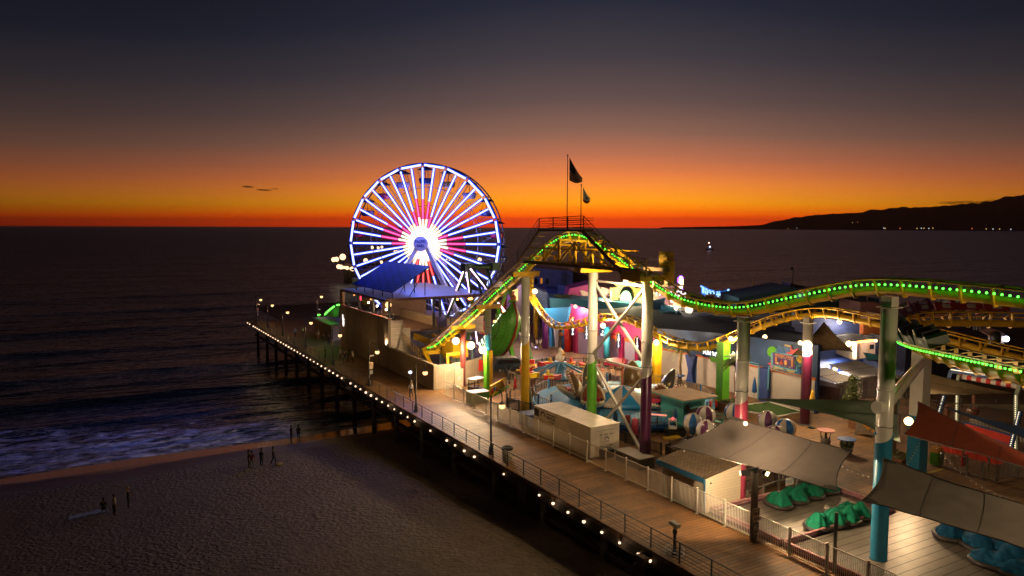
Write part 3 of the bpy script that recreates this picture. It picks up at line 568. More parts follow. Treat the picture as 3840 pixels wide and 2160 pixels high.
for i in range(5):
    a=65+i*3.6; mb.bar((.7,a,9.0),(.7,a,9.95),.1); mb.bar((5.6,a+1,9.0),(5.6,a+1,12.6),.1); mb.bar((3.2,a+.5,9.0),(5.5,a+1,12.3),.08)
t.part('roof_strut',mb,DARK)
e=PV(W7(195,570),-.02); SG=E('lit_white_emblem',(1,.93,.85),1.6)
t.part('emblem',MB().prism([(-.03,e.y+y,e.z+z) for y,z in [(.35,-.6),(.05,-.9),(-.25,-.7),(-.35,-.2),(-.2,0),(-.4,.2),(-.3,.35),(0,.25),(.1,.8),(.4,.9),(.45,.3),(.3,-.1)]],(-.06,0,0)),SG)
for q,c,s,pw,nm in ((W7(870,335),LAMPW,.42,650,'terrace_lamp'),(W7(838,405),E('heater_glow',(1,.75,.6),10),.16,0,'table_lamp'),(W7(570,300),E('heater_glow',0,0),.14,0,'table_lamp'),(W7(700,352),E('heater_glow',0,0),.15,0,'table_lamp'),(W7(355,185),E('amber_pendant',(1,.35,.1),3),.12,110,'pendant_lamp'),(W7(605,250),E('amber_pendant',0,0),.12,110,'pendant_lamp'),(W7(890,265),E('amber_pendant',0,0),.12,0,'pendant_lamp')):
    p=PV(q,2.0); t.part(nm,MB().ball(p,s,10,0,(1,1,1)),c)
    if pw: t.light('POINT',p-Vector((0,.6,.2)),pw,WARM,.2)
for q in (W7(440,215),W7(440,245)): t.part('red_neon',MB().bx(4,4.1,PV(q,4).y-.3,PV(q,4).y+.3,PV(q,4).z-.2,PV(q,4).z+.2),E('red_neon',(1,.03,.06),6))
t.part('heat_lamp',MB().ball((11.5,64.5,8.5),.16,8,0,(2.5,1,1)).ball((9.6,64.5,8.5),.14,8),E('orange_heater',(1,.28,.06),14))
# low boardwalk wall and the curved plank wall round the loading yard
t=T('perimeter_wall','long low beige wall along the boardwalk below the coaster lift','wall',(0,57,0))
t.part('wall',MB().bx(.0,.28,50.6,64.55,0,2.75),STUC); t.part('cap',MB().bx(-.05,.33,50.6,64.55,2.753,2.85),M('stone_cap',(.36,.29,.2),.7))
q=PV(W7(890,945),.5); t.part('flood_light',MB().ball((q.x-.35,q.y,3.05),.2,10,0,(1,1.6,.8)),LAMPH); t.light('SPOT',(-.1,q.y,3.2),380,(1,.62,.38),.15,(1.2,64.6,5.2),R(130))
PLV=bricky('vertical_plank_wall',(.44,.36,.27),(.35,.28,.2),(.14,.10,.07),.2,40,.012,.75,rotv=(PI/2,0,0),bump=.4,off=0,noise_amt=.4)
cw=[Vector((.3,50.8,0)),Vector((2.5,50.9,0)),Vector((4.8,51.7,0)),Vector((6.6,52.9,0)),Vector((8.3,54.3,0))]
def cat(ps,n):
    out=[]
    for i in range(len(ps)-1):
        p0=ps[max(i-1,0)];p1=ps[i];p2=ps[i+1];p3=ps[min(i+2,len(ps)-1)]
        for k in range(n):
            s=k/n; out.append(.5*((2*p1)+(p2-p0)*s+(2*p0-5*p1+4*p2-p3)*s*s+(3*p1-p0-3*p2+p3)*s**3))
    return out+[ps[-1].copy()]
cc=cat(cw,6); mb=MB()
for i in range(len(cc)-1):
    d=(cc[i+1]-cc[i]); nn=Vector((d.y,-d.x,0)).normalized()*.1; mb.prism([cc[i]-nn,cc[i+1]-nn,cc[i+1]+nn,cc[i]+nn],(0,0,2.75))
t=T('curved_plank_wall','pale vertical plank wall curving round the loading yard with a door and red sign','wall',(4,51.5,0)); w=t.part('planks',mb,PLV)
t.part('door',MB().bx(2.6,3.7,50.7,50.82,.05,2.1),M('plank_door',(.42,.34,.25),.7),w); t.part('door_sign',MB().bx(2.9,3.4,50.66,50.69,2.2,2.3).bx(3.0,3.3,50.66,50.69,.9,1.2),M('pale_blue_notice',(.25,.36,.45),.6))
t.part('red_sign',MB().bx(6.6,7.1,52.5,52.56,1.2,2.5),RED)
# ------------------------------------------------------------------ ferris wheel
wc=toP((-14.3,124,0)); ZC=15.3; RW=13.0
t=T('ferris_wheel','tall ferris wheel with glowing blue white and pink spokes and hanging gondolas','ferris wheel',(wc.x,wc.y,0),'L',R(-12.9)-ANG)
LB=E('led_blue_white',(.64,.74,1.0),2.2); LH=E('led_blue_halo',(.006,.05,1.0),1.0); LP=E('led_pink',(1.0,.10,.36),2.2); LPH=E('led_pink_halo',(1,.01,.22),.55); LY=E('led_warm_white',(1.0,.90,.70),2.6); LR=E('led_red',(1,.10,.10),2.4); LYH=E('led_pale_halo',(1,.74,.50),.9); LRH=E('led_red_halo',(1,.01,.02),.6)  # the wider, dimmer strips imitate the halo of light round each tube
WST=M('wheel_steel',(.30,.31,.36),.4,.2); WSTD=M('wheel_dark_steel',(.07,.08,.12),.5)
def rp(r,th,y): return Vector((r*math.cos(th),y,ZC+r*math.sin(th)))
def wob(deg): return [((deg-c+180)%360-180) for c in (92,164,-2,272)]
for k in range(40):
    th=2*PI*(k+.0)/40; deg=360*k/40; d=min(wob(deg),key=abs); red=abs((deg-272+180)%360-180)<24
    u=max(0,1-(abs(d)/24)**2); r0=2.0; r3=12.35
    segs=[]
    if u>0:
        rb=7.2*(.45+.55*u)+.5*(k%2); ra=rb-(1.5+1.7*u); ra=max(2.6,ra)
        segs=[(r0,ra,2),(ra+.1,rb,1),(rb+.12,r3,0)]
    else:
        rb=3.6; segs=[(r0,rb,2),(rb+.12,7.6 if k%3 else 8.8,0),((7.75 if k%3 else 8.95),r3,0)]
    mb=MB()
    for (a,b,c) in segs:
        col=(LB,LR if red else LP,LY)[c]
        tang=Vector((-math.sin(th),0,math.cos(th)))
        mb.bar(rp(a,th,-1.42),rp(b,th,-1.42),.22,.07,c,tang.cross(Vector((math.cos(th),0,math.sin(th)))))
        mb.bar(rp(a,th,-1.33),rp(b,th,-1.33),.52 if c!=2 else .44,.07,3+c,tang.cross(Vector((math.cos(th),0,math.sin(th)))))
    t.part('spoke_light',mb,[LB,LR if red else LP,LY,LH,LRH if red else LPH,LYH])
for k in range(20):
    ta=2*PI*k/20+.022; tb=2*PI*(k+1)/20-.022
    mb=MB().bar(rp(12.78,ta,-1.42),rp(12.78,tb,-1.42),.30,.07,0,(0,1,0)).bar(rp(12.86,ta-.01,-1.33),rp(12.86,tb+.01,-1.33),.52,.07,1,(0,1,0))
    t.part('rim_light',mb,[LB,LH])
def ring(r,y,w,n=80): return MB().tube([rp(r,2*PI*i/n,y) for i in range(n+1)],w,6,cap=False)
t.part('rim',ring(13.05,-1.2,.12),WSTD); t.part('rim',ring(13.05,1.2,.12),WSTD); t.part('inner_ring',ring(9.3,1.2,.045),WSTD); t.part('inner_ring',ring(6.3,1.2,.045),WSTD); t.part('inner_ring',ring(9.3,-1.2,.04),WST)
mb=MB()
for k in range(20):
    th=2*PI*k/20; mb.cyl(rp(1.4,th,1.25),rp(13,th,1.2),.055,n=6); mb.cyl(rp(13.05,th,-1.2),rp(13.05,th,1.2),.06,n=6); mb.cyl(rp(9.3,th,-1.2),rp(13,th+PI/20,1.2),.03,n=5); mb.cyl(rp(13,th,1.2),rp(9.3,th+PI/20,1.2),.03,n=5)
t.part('rear_spokes',mb,M('rear_spoke_steel',(.40,.38,.42),.4)); t.light('POINT',(0,.1,ZC+1.9),900,(1,.12,.42),.8); t.light('POINT',(0,.1,ZC-1.9),600,(1,.1,.2),.8)  # pink lights added between the rims for the glow among the spokes
t.part('hub',MB().cyl((0,-1.9,ZC),(0,2.2,ZC),.75,n=20).cyl((0,-1.45,ZC),(0,-1.2,ZC),1.5,n=28).cyl((0,1.1,ZC),(0,1.35,ZC),1.5,n=28),WST)
hm=MB()
for k in range(40):
    th=2*PI*(k+.5)/40; hm.bar(rp(1.25,th,-1.46),rp(2.5,th,-1.46),.16,.05,0,(0,1,0))
hm.cyl((0,-1.56,ZC),(0,-1.48,ZC),1.45,n=30)  # glowing disc added to imitate the glare at the hub
t.part('hub_glow',hm,LY)
t.part('axle_drum',MB().cyl((0,-2.5,ZC),(0,-1.58,ZC),1.0,n=28),M('lilac_drum',(.4,.35,.55),.4))
sg=t.part('hub_sign',MB().cyl((0,-2.62,ZC),(0,-2.51,ZC),1.2,n=32).tube([rp(1.2,2*PI*i/32,-2.6) for i in range(33)],.045,6,cap=False),M('mauve_sign_face',(.55,.46,.42),.6))
t.part('lettering',text_mb('PACIFIC\nPARK',.62,(0,-2.64,ZC),(1,0,0),(0,0,1),.02,font_scale=(.86,1.1),thick=.014),M('sign_blue_letters',(.02,.03,.12),.5,var=0),sg)
for sx in (-1,1):
    for sy in (-1,1):
        t.part('support_leg',MB().bar((sx*.7,sy*1.9,ZC-.3),(sx*8.6,sy*3.6,0),.62,.62),M('lit_white_leg',(.66,.64,.68),.4))
mb=MB()
for sy in (-1,1): mb.bar((-4.6,sy*2.75,7.6),(4.6,sy*2.75,7.6),.28).bar((-6.8,sy*3.2,3.6),(6.8,sy*3.2,3.6),.25).bar((-4.6,sy*2.75,7.6),(6.8,sy*3.2,3.6),.16)
t.part('cross_brace',mb,WHITE)
t.part('boarding_platform',MB().bx(-7,7,-3.2,3.2,.02,.9).bx(-7,7,-3.4,-3.25,.9,1.9),M('platform_grey',(.25,.25,.28),.6))
GC=[('gondola_blue',(.015,.02,.10)),('gondola_red',(.35,.012,.05)),('gondola_blue',0),('gondola_white',(.5,.45,.45)),('gondola_yellow',(.5,.28,.03)),('gondola_blue',0),('gondola_white',0),('gondola_red',0)]
for k in range(20):
    th=2*PI*k/20; p=rp(12.75,th,0); c=GC[k%8]; mt=M(c[0],c[1],.4)
    g=t.part('gondola',MB().lathe((p.x,0,p.z-3.0),[(.75,0),(.98,.15),(1.12,.8),(1.12,.95),(1.0,.95),(.95,.3)],16),mt)
    t.part('canopy',MB().lathe((p.x,0,p.z-.55),[(1.3,-.12),(1.25,0),(.6,.28),(.1,.42)],14),M('gondola_navy_canopy',(.02,.025,.07),.5),g)
    t.part('hanger',MB().cyl((p.x,0,p.z),(p.x,0,p.z-2.7),.045,n=6).cyl((p.x-.9,0,p.z-2.1),(p.x-.2,0,p.z-.5),.025,n=5).cyl((p.x+.9,0,p.z-2.1),(p.x+.2,0,p.z-.5),.025,n=5),DARK,g)
t.light('POINT',(0,4.5,ZC+2),5000,(.30,.32,1),3)  # unseen light added behind the wheel to tint the warehouse blue

def wl(x,y,z):                     # a world point in the wheel's own axes
    th=R(-12.9); x+=14.3; y-=124; return (x*math.cos(th)+y*math.sin(th), -x*math.sin(th)+y*math.cos(th), z)
rc=W(3.2,72.5); t.light('SPOT',(0,-4.5,ZC+10.5),16000,(.05,.15,1),2.0,wl(rc.x,rc.y,11.2),R(48),.6); t.light('SPOT',(-11,-5.5,ZC+5),22000,(.03,.12,1),2.0,wl(-52,80,-6),R(42),.9); t.light('POINT',(0,-5,ZC+4),3500,(.10,.16,1),2.5); t.light('POINT',(9,-4.5,ZC+1),3000,(.2,.25,1),2.5)  # added lights stand in for the spoke glow; spots aimed at roof and foam
# ------------------------------------------------------------------ roller coaster
t=T('roller_coaster','yellow steel roller coaster with green lit track and tall lift hill on painted columns','roller coaster',(3.8,19.3,0)); RC=t
TIES=[]
def sweep(path,bank=None):
    fr=[]
    for i,p in enumerate(path):
        d=(path[min(i+1,len(path)-1)]-path[max(i-1,0)]).normalized(); s=d.cross(Vector((0,0,1))).normalized(); u=s.cross(d).normalized()
        b=bank[i] if bank else 0
        if b: s,u=s*math.cos(b)+u*math.sin(b),u*math.cos(b)-s*math.sin(b)
        fr.append((p,d,s,u))
    return fr
def resample(path,step,extra=None):
    out=[path[0].copy()]; ex=[extra[0]] if extra else None; acc=0
    for i in range(len(path)-1):
        seg=(path[i+1]-path[i]).length; dpos=step-acc
        while dpos<=seg:
            f=dpos/seg; out.append(path[i].lerp(path[i+1],f))
            if extra: ex.append(extra[i]*(1-f)+extra[i+1]*f)
            dpos+=step
        acc=seg-(dpos-step)
    return (out,ex) if extra else out
def track(path,spine_r=.24,drop=.62,gauge=.52,bank=None,tie=1.5,col=YEL,railcol=YEL,spine=True):
    fr=sweep(path,bank)
    if spine: RC.part('spine_tube',MB().tube([p-u*drop for p,d,s,u in fr],spine_r,12),col)
    for sg in (-1,1): RC.part('rail',MB().tube([p+s*gauge*sg for p,d,s,u in fr],.06,7),railcol)
    if bank: rp_,rb=resample(path,tie,bank); f2=sweep(rp_,rb)
    else: f2=sweep(resample(path,tie))
    for p,d,s,u in f2:
        mb=MB(); TIES.append((p,mb,col)); c=p-u*drop; th=d*.05
        mb.prism([p-s*(gauge+.02)+u*.03-th,p-s*(gauge-.14)+u*.03-th,c-s*.16+u*(spine_r*.9)-th,c+s*.16+u*(spine_r*.9)-th,p+s*(gauge-.14)+u*.03-th,p+s*(gauge+.02)+u*.03-th,c+s*(spine_r+.13)-th,c+s*.13-u*(spine_r+.1)-th,c-s*.13-u*(spine_r+.1)-th,c-s*(spine_r+.13)-th],th*2)
        mb.bar(p-s*gauge-u*.06,p+s*gauge-u*.06,.09,.06,0,u)
    return fr
TV=3.8
mp=[(61.3,2.9),(58,3.7),(54.5,5.4),(51,7.0),(47,9.05),(43,11.15),(39,13.2),(35.9,14.85),(33.6,16.0),(31.6,16.85),(29.9,17.3),(28.4,17.42),(26.6,17.15),(25,16.65),(23.5,16.05),(20.4,14.8),(17.3,13.6),(15,13.02),(12.2,12.82),(9.4,13.02),(5.7,13.95),(2.3,14.78),(.2,15.08),(-2.9,15.12),(-6.5,15.0),(-10,14.7),(-15,14.0),(-21,13.0),(-27,12)]
lp=cat([Vector((TV,a,z)) for a,z in mp],8); main=[p+Vector((0,0,.28)) for p in lp]
mlo=[p for p in main if p.y<31]; mhi=[p for p in main if p.y>=30]
track(mlo); track(mhi,spine_r=.2,drop=.5,tie=1.6,col=YEL,railcol=YELD)
bulbs=[p+Vector((-.42,0,-.02)) for p in resample([q for q in lp if q.y>28],.42)+resample([q for q in lp if q.y<=28.6],.34) if -12<p.y<60.3]
GL=E('green_bulb_glass',(.07,1,.045),7.0)
# inner track on the park side
tv=23.9; ip=[(-14,8.2),(-4,8.5),(3.4,9.0),(8.7,9.6),(14,10.1),(18.5,10.4),(21.5,10.0),(24.6,9.1),(27.5,7.9),(30.2,6.6),(33.8,5.25),(37.6,5.0),(40.6,5.45),(43.6,6.2),(46.6,6.75),(49.8,6.75),(52.4,6.3),(54.7,5.7),(58.9,4.65)]
inner=[Vector((tv,a,z+.6)) for a,z in ip]
for q,Yd in ((Z5(520,640),104),(Z5(400,548),108),(Z5(300,400),113.5),(Z5(262,300),118),(Z5(258,190),121.5),(Z5(268,60),124.5)): inner.append(toP(AW(q,Yd))+Vector((0,0,.45)))
inner=cat(inner,7); track(inner,spine_r=.25,tie=1.5)
# helix on the right, banked, passing under the main line
hp=[(58,57,10.4),(50,56.6,10.9),(44,56.4,11.3),(38.4,56.3,11.5),(34,56,11.6),(30.2,55,11.6),(27.5,52.8,11.35),(26.2,49.8,11.0),(25.4,45.5,11.0),(24.6,40,11.3),(23.6,34.5,11.75),(22.8,29,12.2),(22,23,12.6),(21,15,12.8)]
hx=cat([toP(p) for p in hp],8)
bk=[]
for p in hx:
    y=(W(p.x,p.y).y); bk.append(-R(32)*math.exp(-((y-51)/7)**2)-R(6))
hfr=track(hx,spine_r=.27,drop=.68,bank=bk,tie=1.7)
hb=resample(hx,.46,bk); hfr2=sweep(*hb)
for p,d,s,u in hfr2:
    w=W(p.x,p.y)
    if 22<w.y<50.5: bulbs.append(p+s*.62-u*.16)
camp=CP; bulbs.sort(key=lambda p:(p-camp).length)
for p in bulbs[:96]: RC.part('light_bulb',MB().ball(p,.055,8),GL)
mb=MB()
for p in bulbs[96:]: mb.ball(p,.052,6)
RC.part('light_bulb',mb,GL,kind='stuff')
TIES.sort(key=lambda q:(q[0]-camp).length); far=MB()
for i,(p,m_,c_) in enumerate(TIES):
    if i<98: RC.part_one('track_tie',m_,c_)
    else: far.merge(m_)
RC.part('track_tie',far,YEL,kind='stuff')
# columns
def column(v,a,top,r,paint,zb=6.85,square=0,ph=0.0,cap=None,zt=None,foot=True):
    if square:
        h=square/2; o=RC.part('column',MB().bx(v-h,v+h,a-h,a+h,0,top),STEELW if zb else paint)
        if zb: RC.part('paint_band',MB().bx(v-h-.012,v+h+.012,a-h-.012,a+h+.012,.004,zb).bx(v-h*.35,v+h*.35,a-h-.016,a-h-.0125,.0,zb*.98),paint,o)
    else:
        o=RC.part('column',MB().lathe((v,a,0),[(r,0),(r,top)],28),STEELW)
        n=40; mb=MB(); b=[]
        for j in range(n):
            g=2*PI*j/n; x=((g*1.0+ph)/(PI))%1.0     # two breaking waves round the column
            z=zb-.32+.55*(x**2.2)
            b.append((g,z))
        vs=[]
        for (g,z) in b: vs+= [(v+(r+.012)*math.cos(g),a+(r+.012)*math.sin(g),0),(v+(r+.012)*math.cos(g),a+(r+.012)*math.sin(g),z)]
        mb.add(vs,[(2*j,2*((j+1)%n),2*((j+1)%n)+1,2*j+1) for j in range(n)],0,True)
        for w in range(2):                           # the curl at each crest
            g0=(PI*(w+1)-ph); cpts=[]
            for k in range(9):
                rr=.17*(1-k/11); aa=PI*.1+k*.62; dg=(-math.cos(aa)*rr-.06)/r; cpts.append((v+(r+.02)*math.cos(g0-dg+.12),a+(r+.02)*math.sin(g0-dg+.12),zb+.10+math.sin(aa)*rr*1.1))
            mb.tube(cpts,[.055*(1-k/12) for k in range(9)],6)
        RC.part('paint_band',mb,paint,o); RC.part('cable_band',MB().tube([(v+(r+.02)*math.cos(k*PI/12),a+(r+.02)*math.sin(k*PI/12),zb+.62+.03*math.sin(k)) for k in range(25)],.022,5,cap=False),DARK,o)
        if top>zb+3: RC.part('flange',MB().lathe((v,a,zb+2.6),[(r+.004,-.06),(r+.035,-.05),(r+.035,.05),(r+.004,.06)],28),STEELW,o)
        if foot: RC.part('base_collar',MB().lathe((v,a,0),[(r+.12,0),(r+.12,.05),(r+.02,.12)],24),DARK,o)
    if cap: RC.part('cap',MB().prism([(v-r*.72,a-r*.72,top),(v+r*.72,a-r*.72,top),(v+r*.72,a+r*.72,top),(v-r*.72,a+r*.72,top)],(0,0,cap-top)).bx(v-r*1.12,v+r*1.12,a-r*1.12,a+r*1.12,top-.06,top-.004),M('green_lit_cap',(.2,.25,.14),.5) if False else STEELW,o)
    return o
column(TV,-.2,13.9,.42,TEAL,cap=14.45,ph=1.1); column(TV,9.8,12.05,.41,PINK,cap=12.3,ph=1.0); column(TV,19.3,14.0,.41,PURP,ph=.9); column(TV,26.3,14.3,.41,GREEN,ph=.9); column(TV,37.3,13.25,.41,M('yellow_column_paint',(.62,.38,.01),.3,var=.15,coat=.2),ph=1.0); column(TV,45.0,9.4,.34,TEAL,ph=.8)
RC.part('paint_band',MB().bx(TV-.37,TV-.02,44.62,44.7,0,5.0).bx(TV-.36,TV-.355,44.7,45.3,0,5.0),GREEN); RC.part('paint_band',MB().bx(TV-.01,TV+.37,44.62,44.7,0,5.0),YEL)
o=RC.part('column',MB().lathe((TV,51,0),[(.3,0),(.3,6.5)],16),M('brown_red_paint',(.20,.04,.035),.5))
# tie post of the far right pair
fb=toP(AW(Y2(752,745),52.95)); column(fb.x,fb.y,9.3,.5,TEAL,zb=4.6,square=.95); RC.part('paint_band',MB().tube([(fb.x-.3+.2*math.cos(k*.6),fb.y-.5,4.7+.2*math.sin(k*.6)) for k in range(10)],.06,6),TEAL)
c0=PA(Z7(1150,1010),fb.y); RC.part('strut',MB().cyl((TV,-.2,8.55),(fb.x+.3,fb.y+.1,8.55),.32,n=16).cyl((TV-.75,-.2,8.55),(TV,-.2,8.55),.33,n=16),STEELW)
RC.part('cap',MB().bx(fb.x-.42,fb.x+.42,fb.y-.42,fb.y+.42,9.3,10.2),STEELW)
column(tv,20.75,9.5,.44,MAROON,zb=6.7,ph=.4,cap=9.95); column(tv,31.0,6.3,.45,GREEN,zb=0,square=.95); column(tv,41.5,4.95,.5,YEL,zb=0,square=.98)
for q,Yd,top,r,mt in ((Z5(1085,1085),97,5.2,.42,TEAL),(W2(1100,1440),101.5,4.3,.5,RED),(W2(697,1378),111.5,5.2,.42,M('violet_paint',(.16,.03,.22),.4)),(W2(522,1256),117.5,6.8,.36,YEL)):
    b=GP(q); RC.part('column',MB().lathe((b.x,b.y,0),[(r,0),(r,top)],20),mt)
# cross beams, trusses, stair and platform of the lift hill
def zl(a):
    for p,q in zip(lp,lp[1:]):
        if min(p.y,q.y)<=a<=max(p.y,q.y): return p.z+(q.z-p.z)*((a-p.y)/(q.y-p.y) if q.y!=p.y else 0)
    return lp[0].z
for a,z in ((37.3,13.3),(45,9.42),(51,6.55)): RC.part('cross_beam',MB().bx(2.35,5.3,a-.16,a+.16,z,z+.42).bx(2.3,5.35,a-.22,a+.22,z+.423,z+.47),YEL)
for a,z in ((26.3,14.32),(19.3,14.02)): RC.part('cross_beam',MB().bx(2.2,5.4,a-.45,a+.45,z,z+.36),YEL)
BRN=M('brown_steel_beam',(.17,.095,.03),.55,var=.3)
RC.part('bottom_chord',MB().bx(2.3,2.55,18.6,35.2,14.70,14.98).bx(5.05,5.3,18.6,35.2,14.70,14.98),BRN)
mb=MB(); pa_=[34.2,31.8,29.4,27.0,24.6,22.2]
for i,a in enumerate(pa_):
    zt=min(zl(a)-.35,16.95)
    for v in (2.42,5.18):
        mb.bar((v,a,14.98),(v,a,zt),.2)
        if i+1<len(pa_):
            b=pa_[i+1]; zb_=min(zl(b)-.35,16.95); mb.bar((v,a,zt-.1),(v,b,15.05),.13) if a<29 else mb.bar((v,a,15.05),(v,b,zb_-.1),.13); mb.bar((v,a,16.15),(v,b,16.15),.12)
    mb.bar((2.4,a,zt),(5.2,a,zt),.16)
RC.part('truss_member',mb,YEL)
SVV=2.25
st=[(60.5,3.0)]+[(a,zl(a)+.02) for a in (57,54,51,48,45,42,39,36.2)]+[(32.4,17.72)]
RC.part('stringer',MB().tube([Vector((SVV,a,z)) for a,z in st],.10,6,sm=False),BRN)
RC.part('platform',MB().bx(2.15,3.25,25.6,32.4,17.68,17.86),BRN)
dn=[(25.6,17.72),(20.4,14.55)]
RC.part('stringer',MB().bar((SVV,25.7,17.7),(SVV,20.3,14.45),.18,.22),BRN)
mb=MB()
def seg(a0,z0,a1,z1,n):
    for i in range(n):
        f=(i+.5)/n; a=a0+(a1-a0)*f; z=z0+(z1-z0)*f; mb.bx(2.4,3.2,a-.13,a+.13,z-.02,z+.02)
for (a0,z0),(a1,z1) in zip(st,st[1:]): seg(a0,z0,a1,z1,max(2,int(abs(a0-a1)/.42)))
seg(25.5,17.6,20.4,14.5,15); RC.part('stair_treads',mb,YELD)
mb=MB(); ln=st+[(25.6,17.86),(20.3,14.6)]
for h in (.2,.4,.6,.8,1.1):
    for (a0,z0),(a1,z1) in zip(ln,ln[1:]): mb.cyl((SVV,a0,z0+h),(SVV,a1,z1+h),.022 if h<1 else .032,n=5)
for (a0,z0),(a1,z1) in zip(ln,ln[1:]):
    n=max(1,int(abs(a0-a1)/2.1))
    for i in range(n): f=i/n; a=a0+(a1-a0)*f; z=z0+(z1-z0)*f; mb.bar((SVV,a,z),(SVV,a,z+1.1),.06)
for v in (3.25,):
    for h in (.3,.6,.9,1.1): mb.cyl((v,32.4,17.7+h),(v,25.6,17.7+h),.022,n=5)
RC.part('handrail',mb,M('dark_handrail',(.07,.05,.025),.6))
RC.part('landing',MB().bx(2.1,3.4,18.2,20.5,14.1,14.45).bx(2.1,2.16,18.2,20.4,14.46,14.9),YELD)
mb=MB()
for z in (14.7,14.95,15.2,15.45,15.7): mb.bx(2.12,2.16,17.6,19.5,z,z+.04)
mb.bx(2.1,2.18,17.56,17.64,14.4,15.75).bx(2.1,2.18,19.46,19.54,14.4,15.75); RC.part('landing_gate',mb,YELD)
# white X bracing between two columns
def br(p,q,w=.22): return MB().bar(p,q,w,w*.7)
for p,q in (((TV,19.3,13.7),(TV,26.3,7.2)),((TV,26.3,13.5),(TV,19.3,7.4)),((TV,26.3,7.1),(TV,19.3,7.1)),((TV,26.3,13.6),(TV,19.3,13.6)),((TV,26.3,6.9),(TV,19.5,.4)),((TV,19.3,6.9),(TV,26.1,.4))):
    d=(Vector(q)-Vector(p)).normalized(); o=Vector((-.12 if p[2]>q[2]+1 and p[1]<q[1] else .1,0,0)); RC.part('brace',br(Vector(p)+d*.35+o,Vector(q)-d*.35+o),STEELW)
# maintenance tower on the far side of the drop
q=PV(W8(2165,800),6.2); a=q.y
RC.part('ladder_tower',MB().bx(5.6,6.3,a-.45,a+.45,14.9,16.2).bx(5.3,6.0,a-.9,a-.5,13.6,15.5),YELD)
mb=MB()
for i in range(8): mb.bx(5.2,5.26,a-1.05,a-.25,13.6+i*.27,13.66+i*.27)
RC.part('ladder',mb,YEL); 
mb=MB()
for z in (15.0,15.3,15.6): mb.cyl((5.6,a+.4,z-.1),(5.6,a+4.2,z+.1),.02,n=5)
RC.part('service_rail',mb,DARK); RC.part('drive_motor',MB().bx(4.5,5.3,a+1.6,a+2.6,14.2,15.3),DARK)
# start of the lift: yellow posts and beams by the loading yard
RC.part('lift_support',MB().bar((2.6,59.5,3.1),(2.0,53.8,.1),.5,.3).bar((4.6,58.6,3.3),(4.0,52.6,.1),.5,.3).bx(2.2,5.2,58.8,59.1,2.5,3.0).bx(2.3,2.6,52.2,52.5,0,3.6).bx(2.3,5.0,52.2,52.6,3.4,3.7),YEL)
RC.part('chain_drive',MB().bx(4.2,6.2,54.5,57.5,2.6,4.6),YEL)
RC.part('yellow_girder',MB().prism([(3.2,64.2,4.4),(3.2,64.2,3.7),(6.0,58,2.2),(6.0,58,2.9)],(.5,.3,0)).bar((5.6,63.5,4.2),(7.6,59.5,2.6),.5,.3),YEL)
mb=MB()
for i in range(9): mb.cyl((1.6,64-.75*i,3.6-.18*i),(1.6,64-.75*i,4.7-.18*i),.03,n=5)
for h in (.3,.6,.9,1.1): mb.cyl((1.6,64,3.6+h),(1.6,57.8,2.1+h),.025,n=5)
RC.part('yellow_handrail',mb,YEL)
# flags on the top platform
def flag(name,label,a,v,z0,z1,hoist,fly,mats,pat):
    t=T(name,label,'flag',(v,a,z0)); t.part('pole',MB().cyl((v,a,z0),(v,a,z1),.045,.03,8).ball((v,a,z1+.05),.07,8),M('flag_pole_red',(.10,.02,.012),.5))
    def fn(x,y):                       # hangs from the hoist and blows right
        s=x*fly; dr=s*(.12+.62*y)+.05*math.sin(3*x); wav=.16*math.sin(x*7+y*2)*x
        return (v+.12+s*.33+wav*.3, a-.10-s*.30+wav, z1-.12-dr-hoist*(1-y)-.15*math.sin(x*5)*x)
    me=MB().grid(26,13,fn,0,True,pat); k=len(me.v); t.part('cloth',me,mats)
def usp(i,j): return 0 if (i<11 and j>=6) else (1 if j%2==0 else 2)
FB=M('flag_navy',(.03,.03,.08),.8); FR=M('flag_red',(.30,.03,.03),.8); FWm=M('flag_white',(.5,.42,.4),.8)
flag('stars_and_stripes_flag','taller flag with red and white stripes flying above the lift hill',PV(W8(537,330),3.0).y,3.0,17.86,24.1,1.95,2.6,[FB,FR,FWm],usp)
def cal(i,j): return 0 if j<3 else (2 if (5<j<9 and 9<i<17) else 1)
flag('bear_flag','smaller white flag with a red lower stripe above the lift hill',PV(W8(757,330),3.0).y,3.0,17.86,21.5,1.2,1.4,[FR,M('flag_pale',(.85,.8,.8),.8),M('flag_brown',(.1,.05,.03),.8)],cal)
# flood lamp slung under the lift platform
q=PV(W8(1480,1165),3.0); t=T('flood_lamp','bright round lamp hanging under the lift hill platform','lamp',q); t.part('globe',MB().ball(q,.22,12),LAMPH); t.part('bracket',MB().cyl(q+Vector((0,0,.2)),q+Vector((0,0,.85)),.04),DARK); t.light('POINT',q-Vector((.1,0,.45)),3800,WARM,.3)
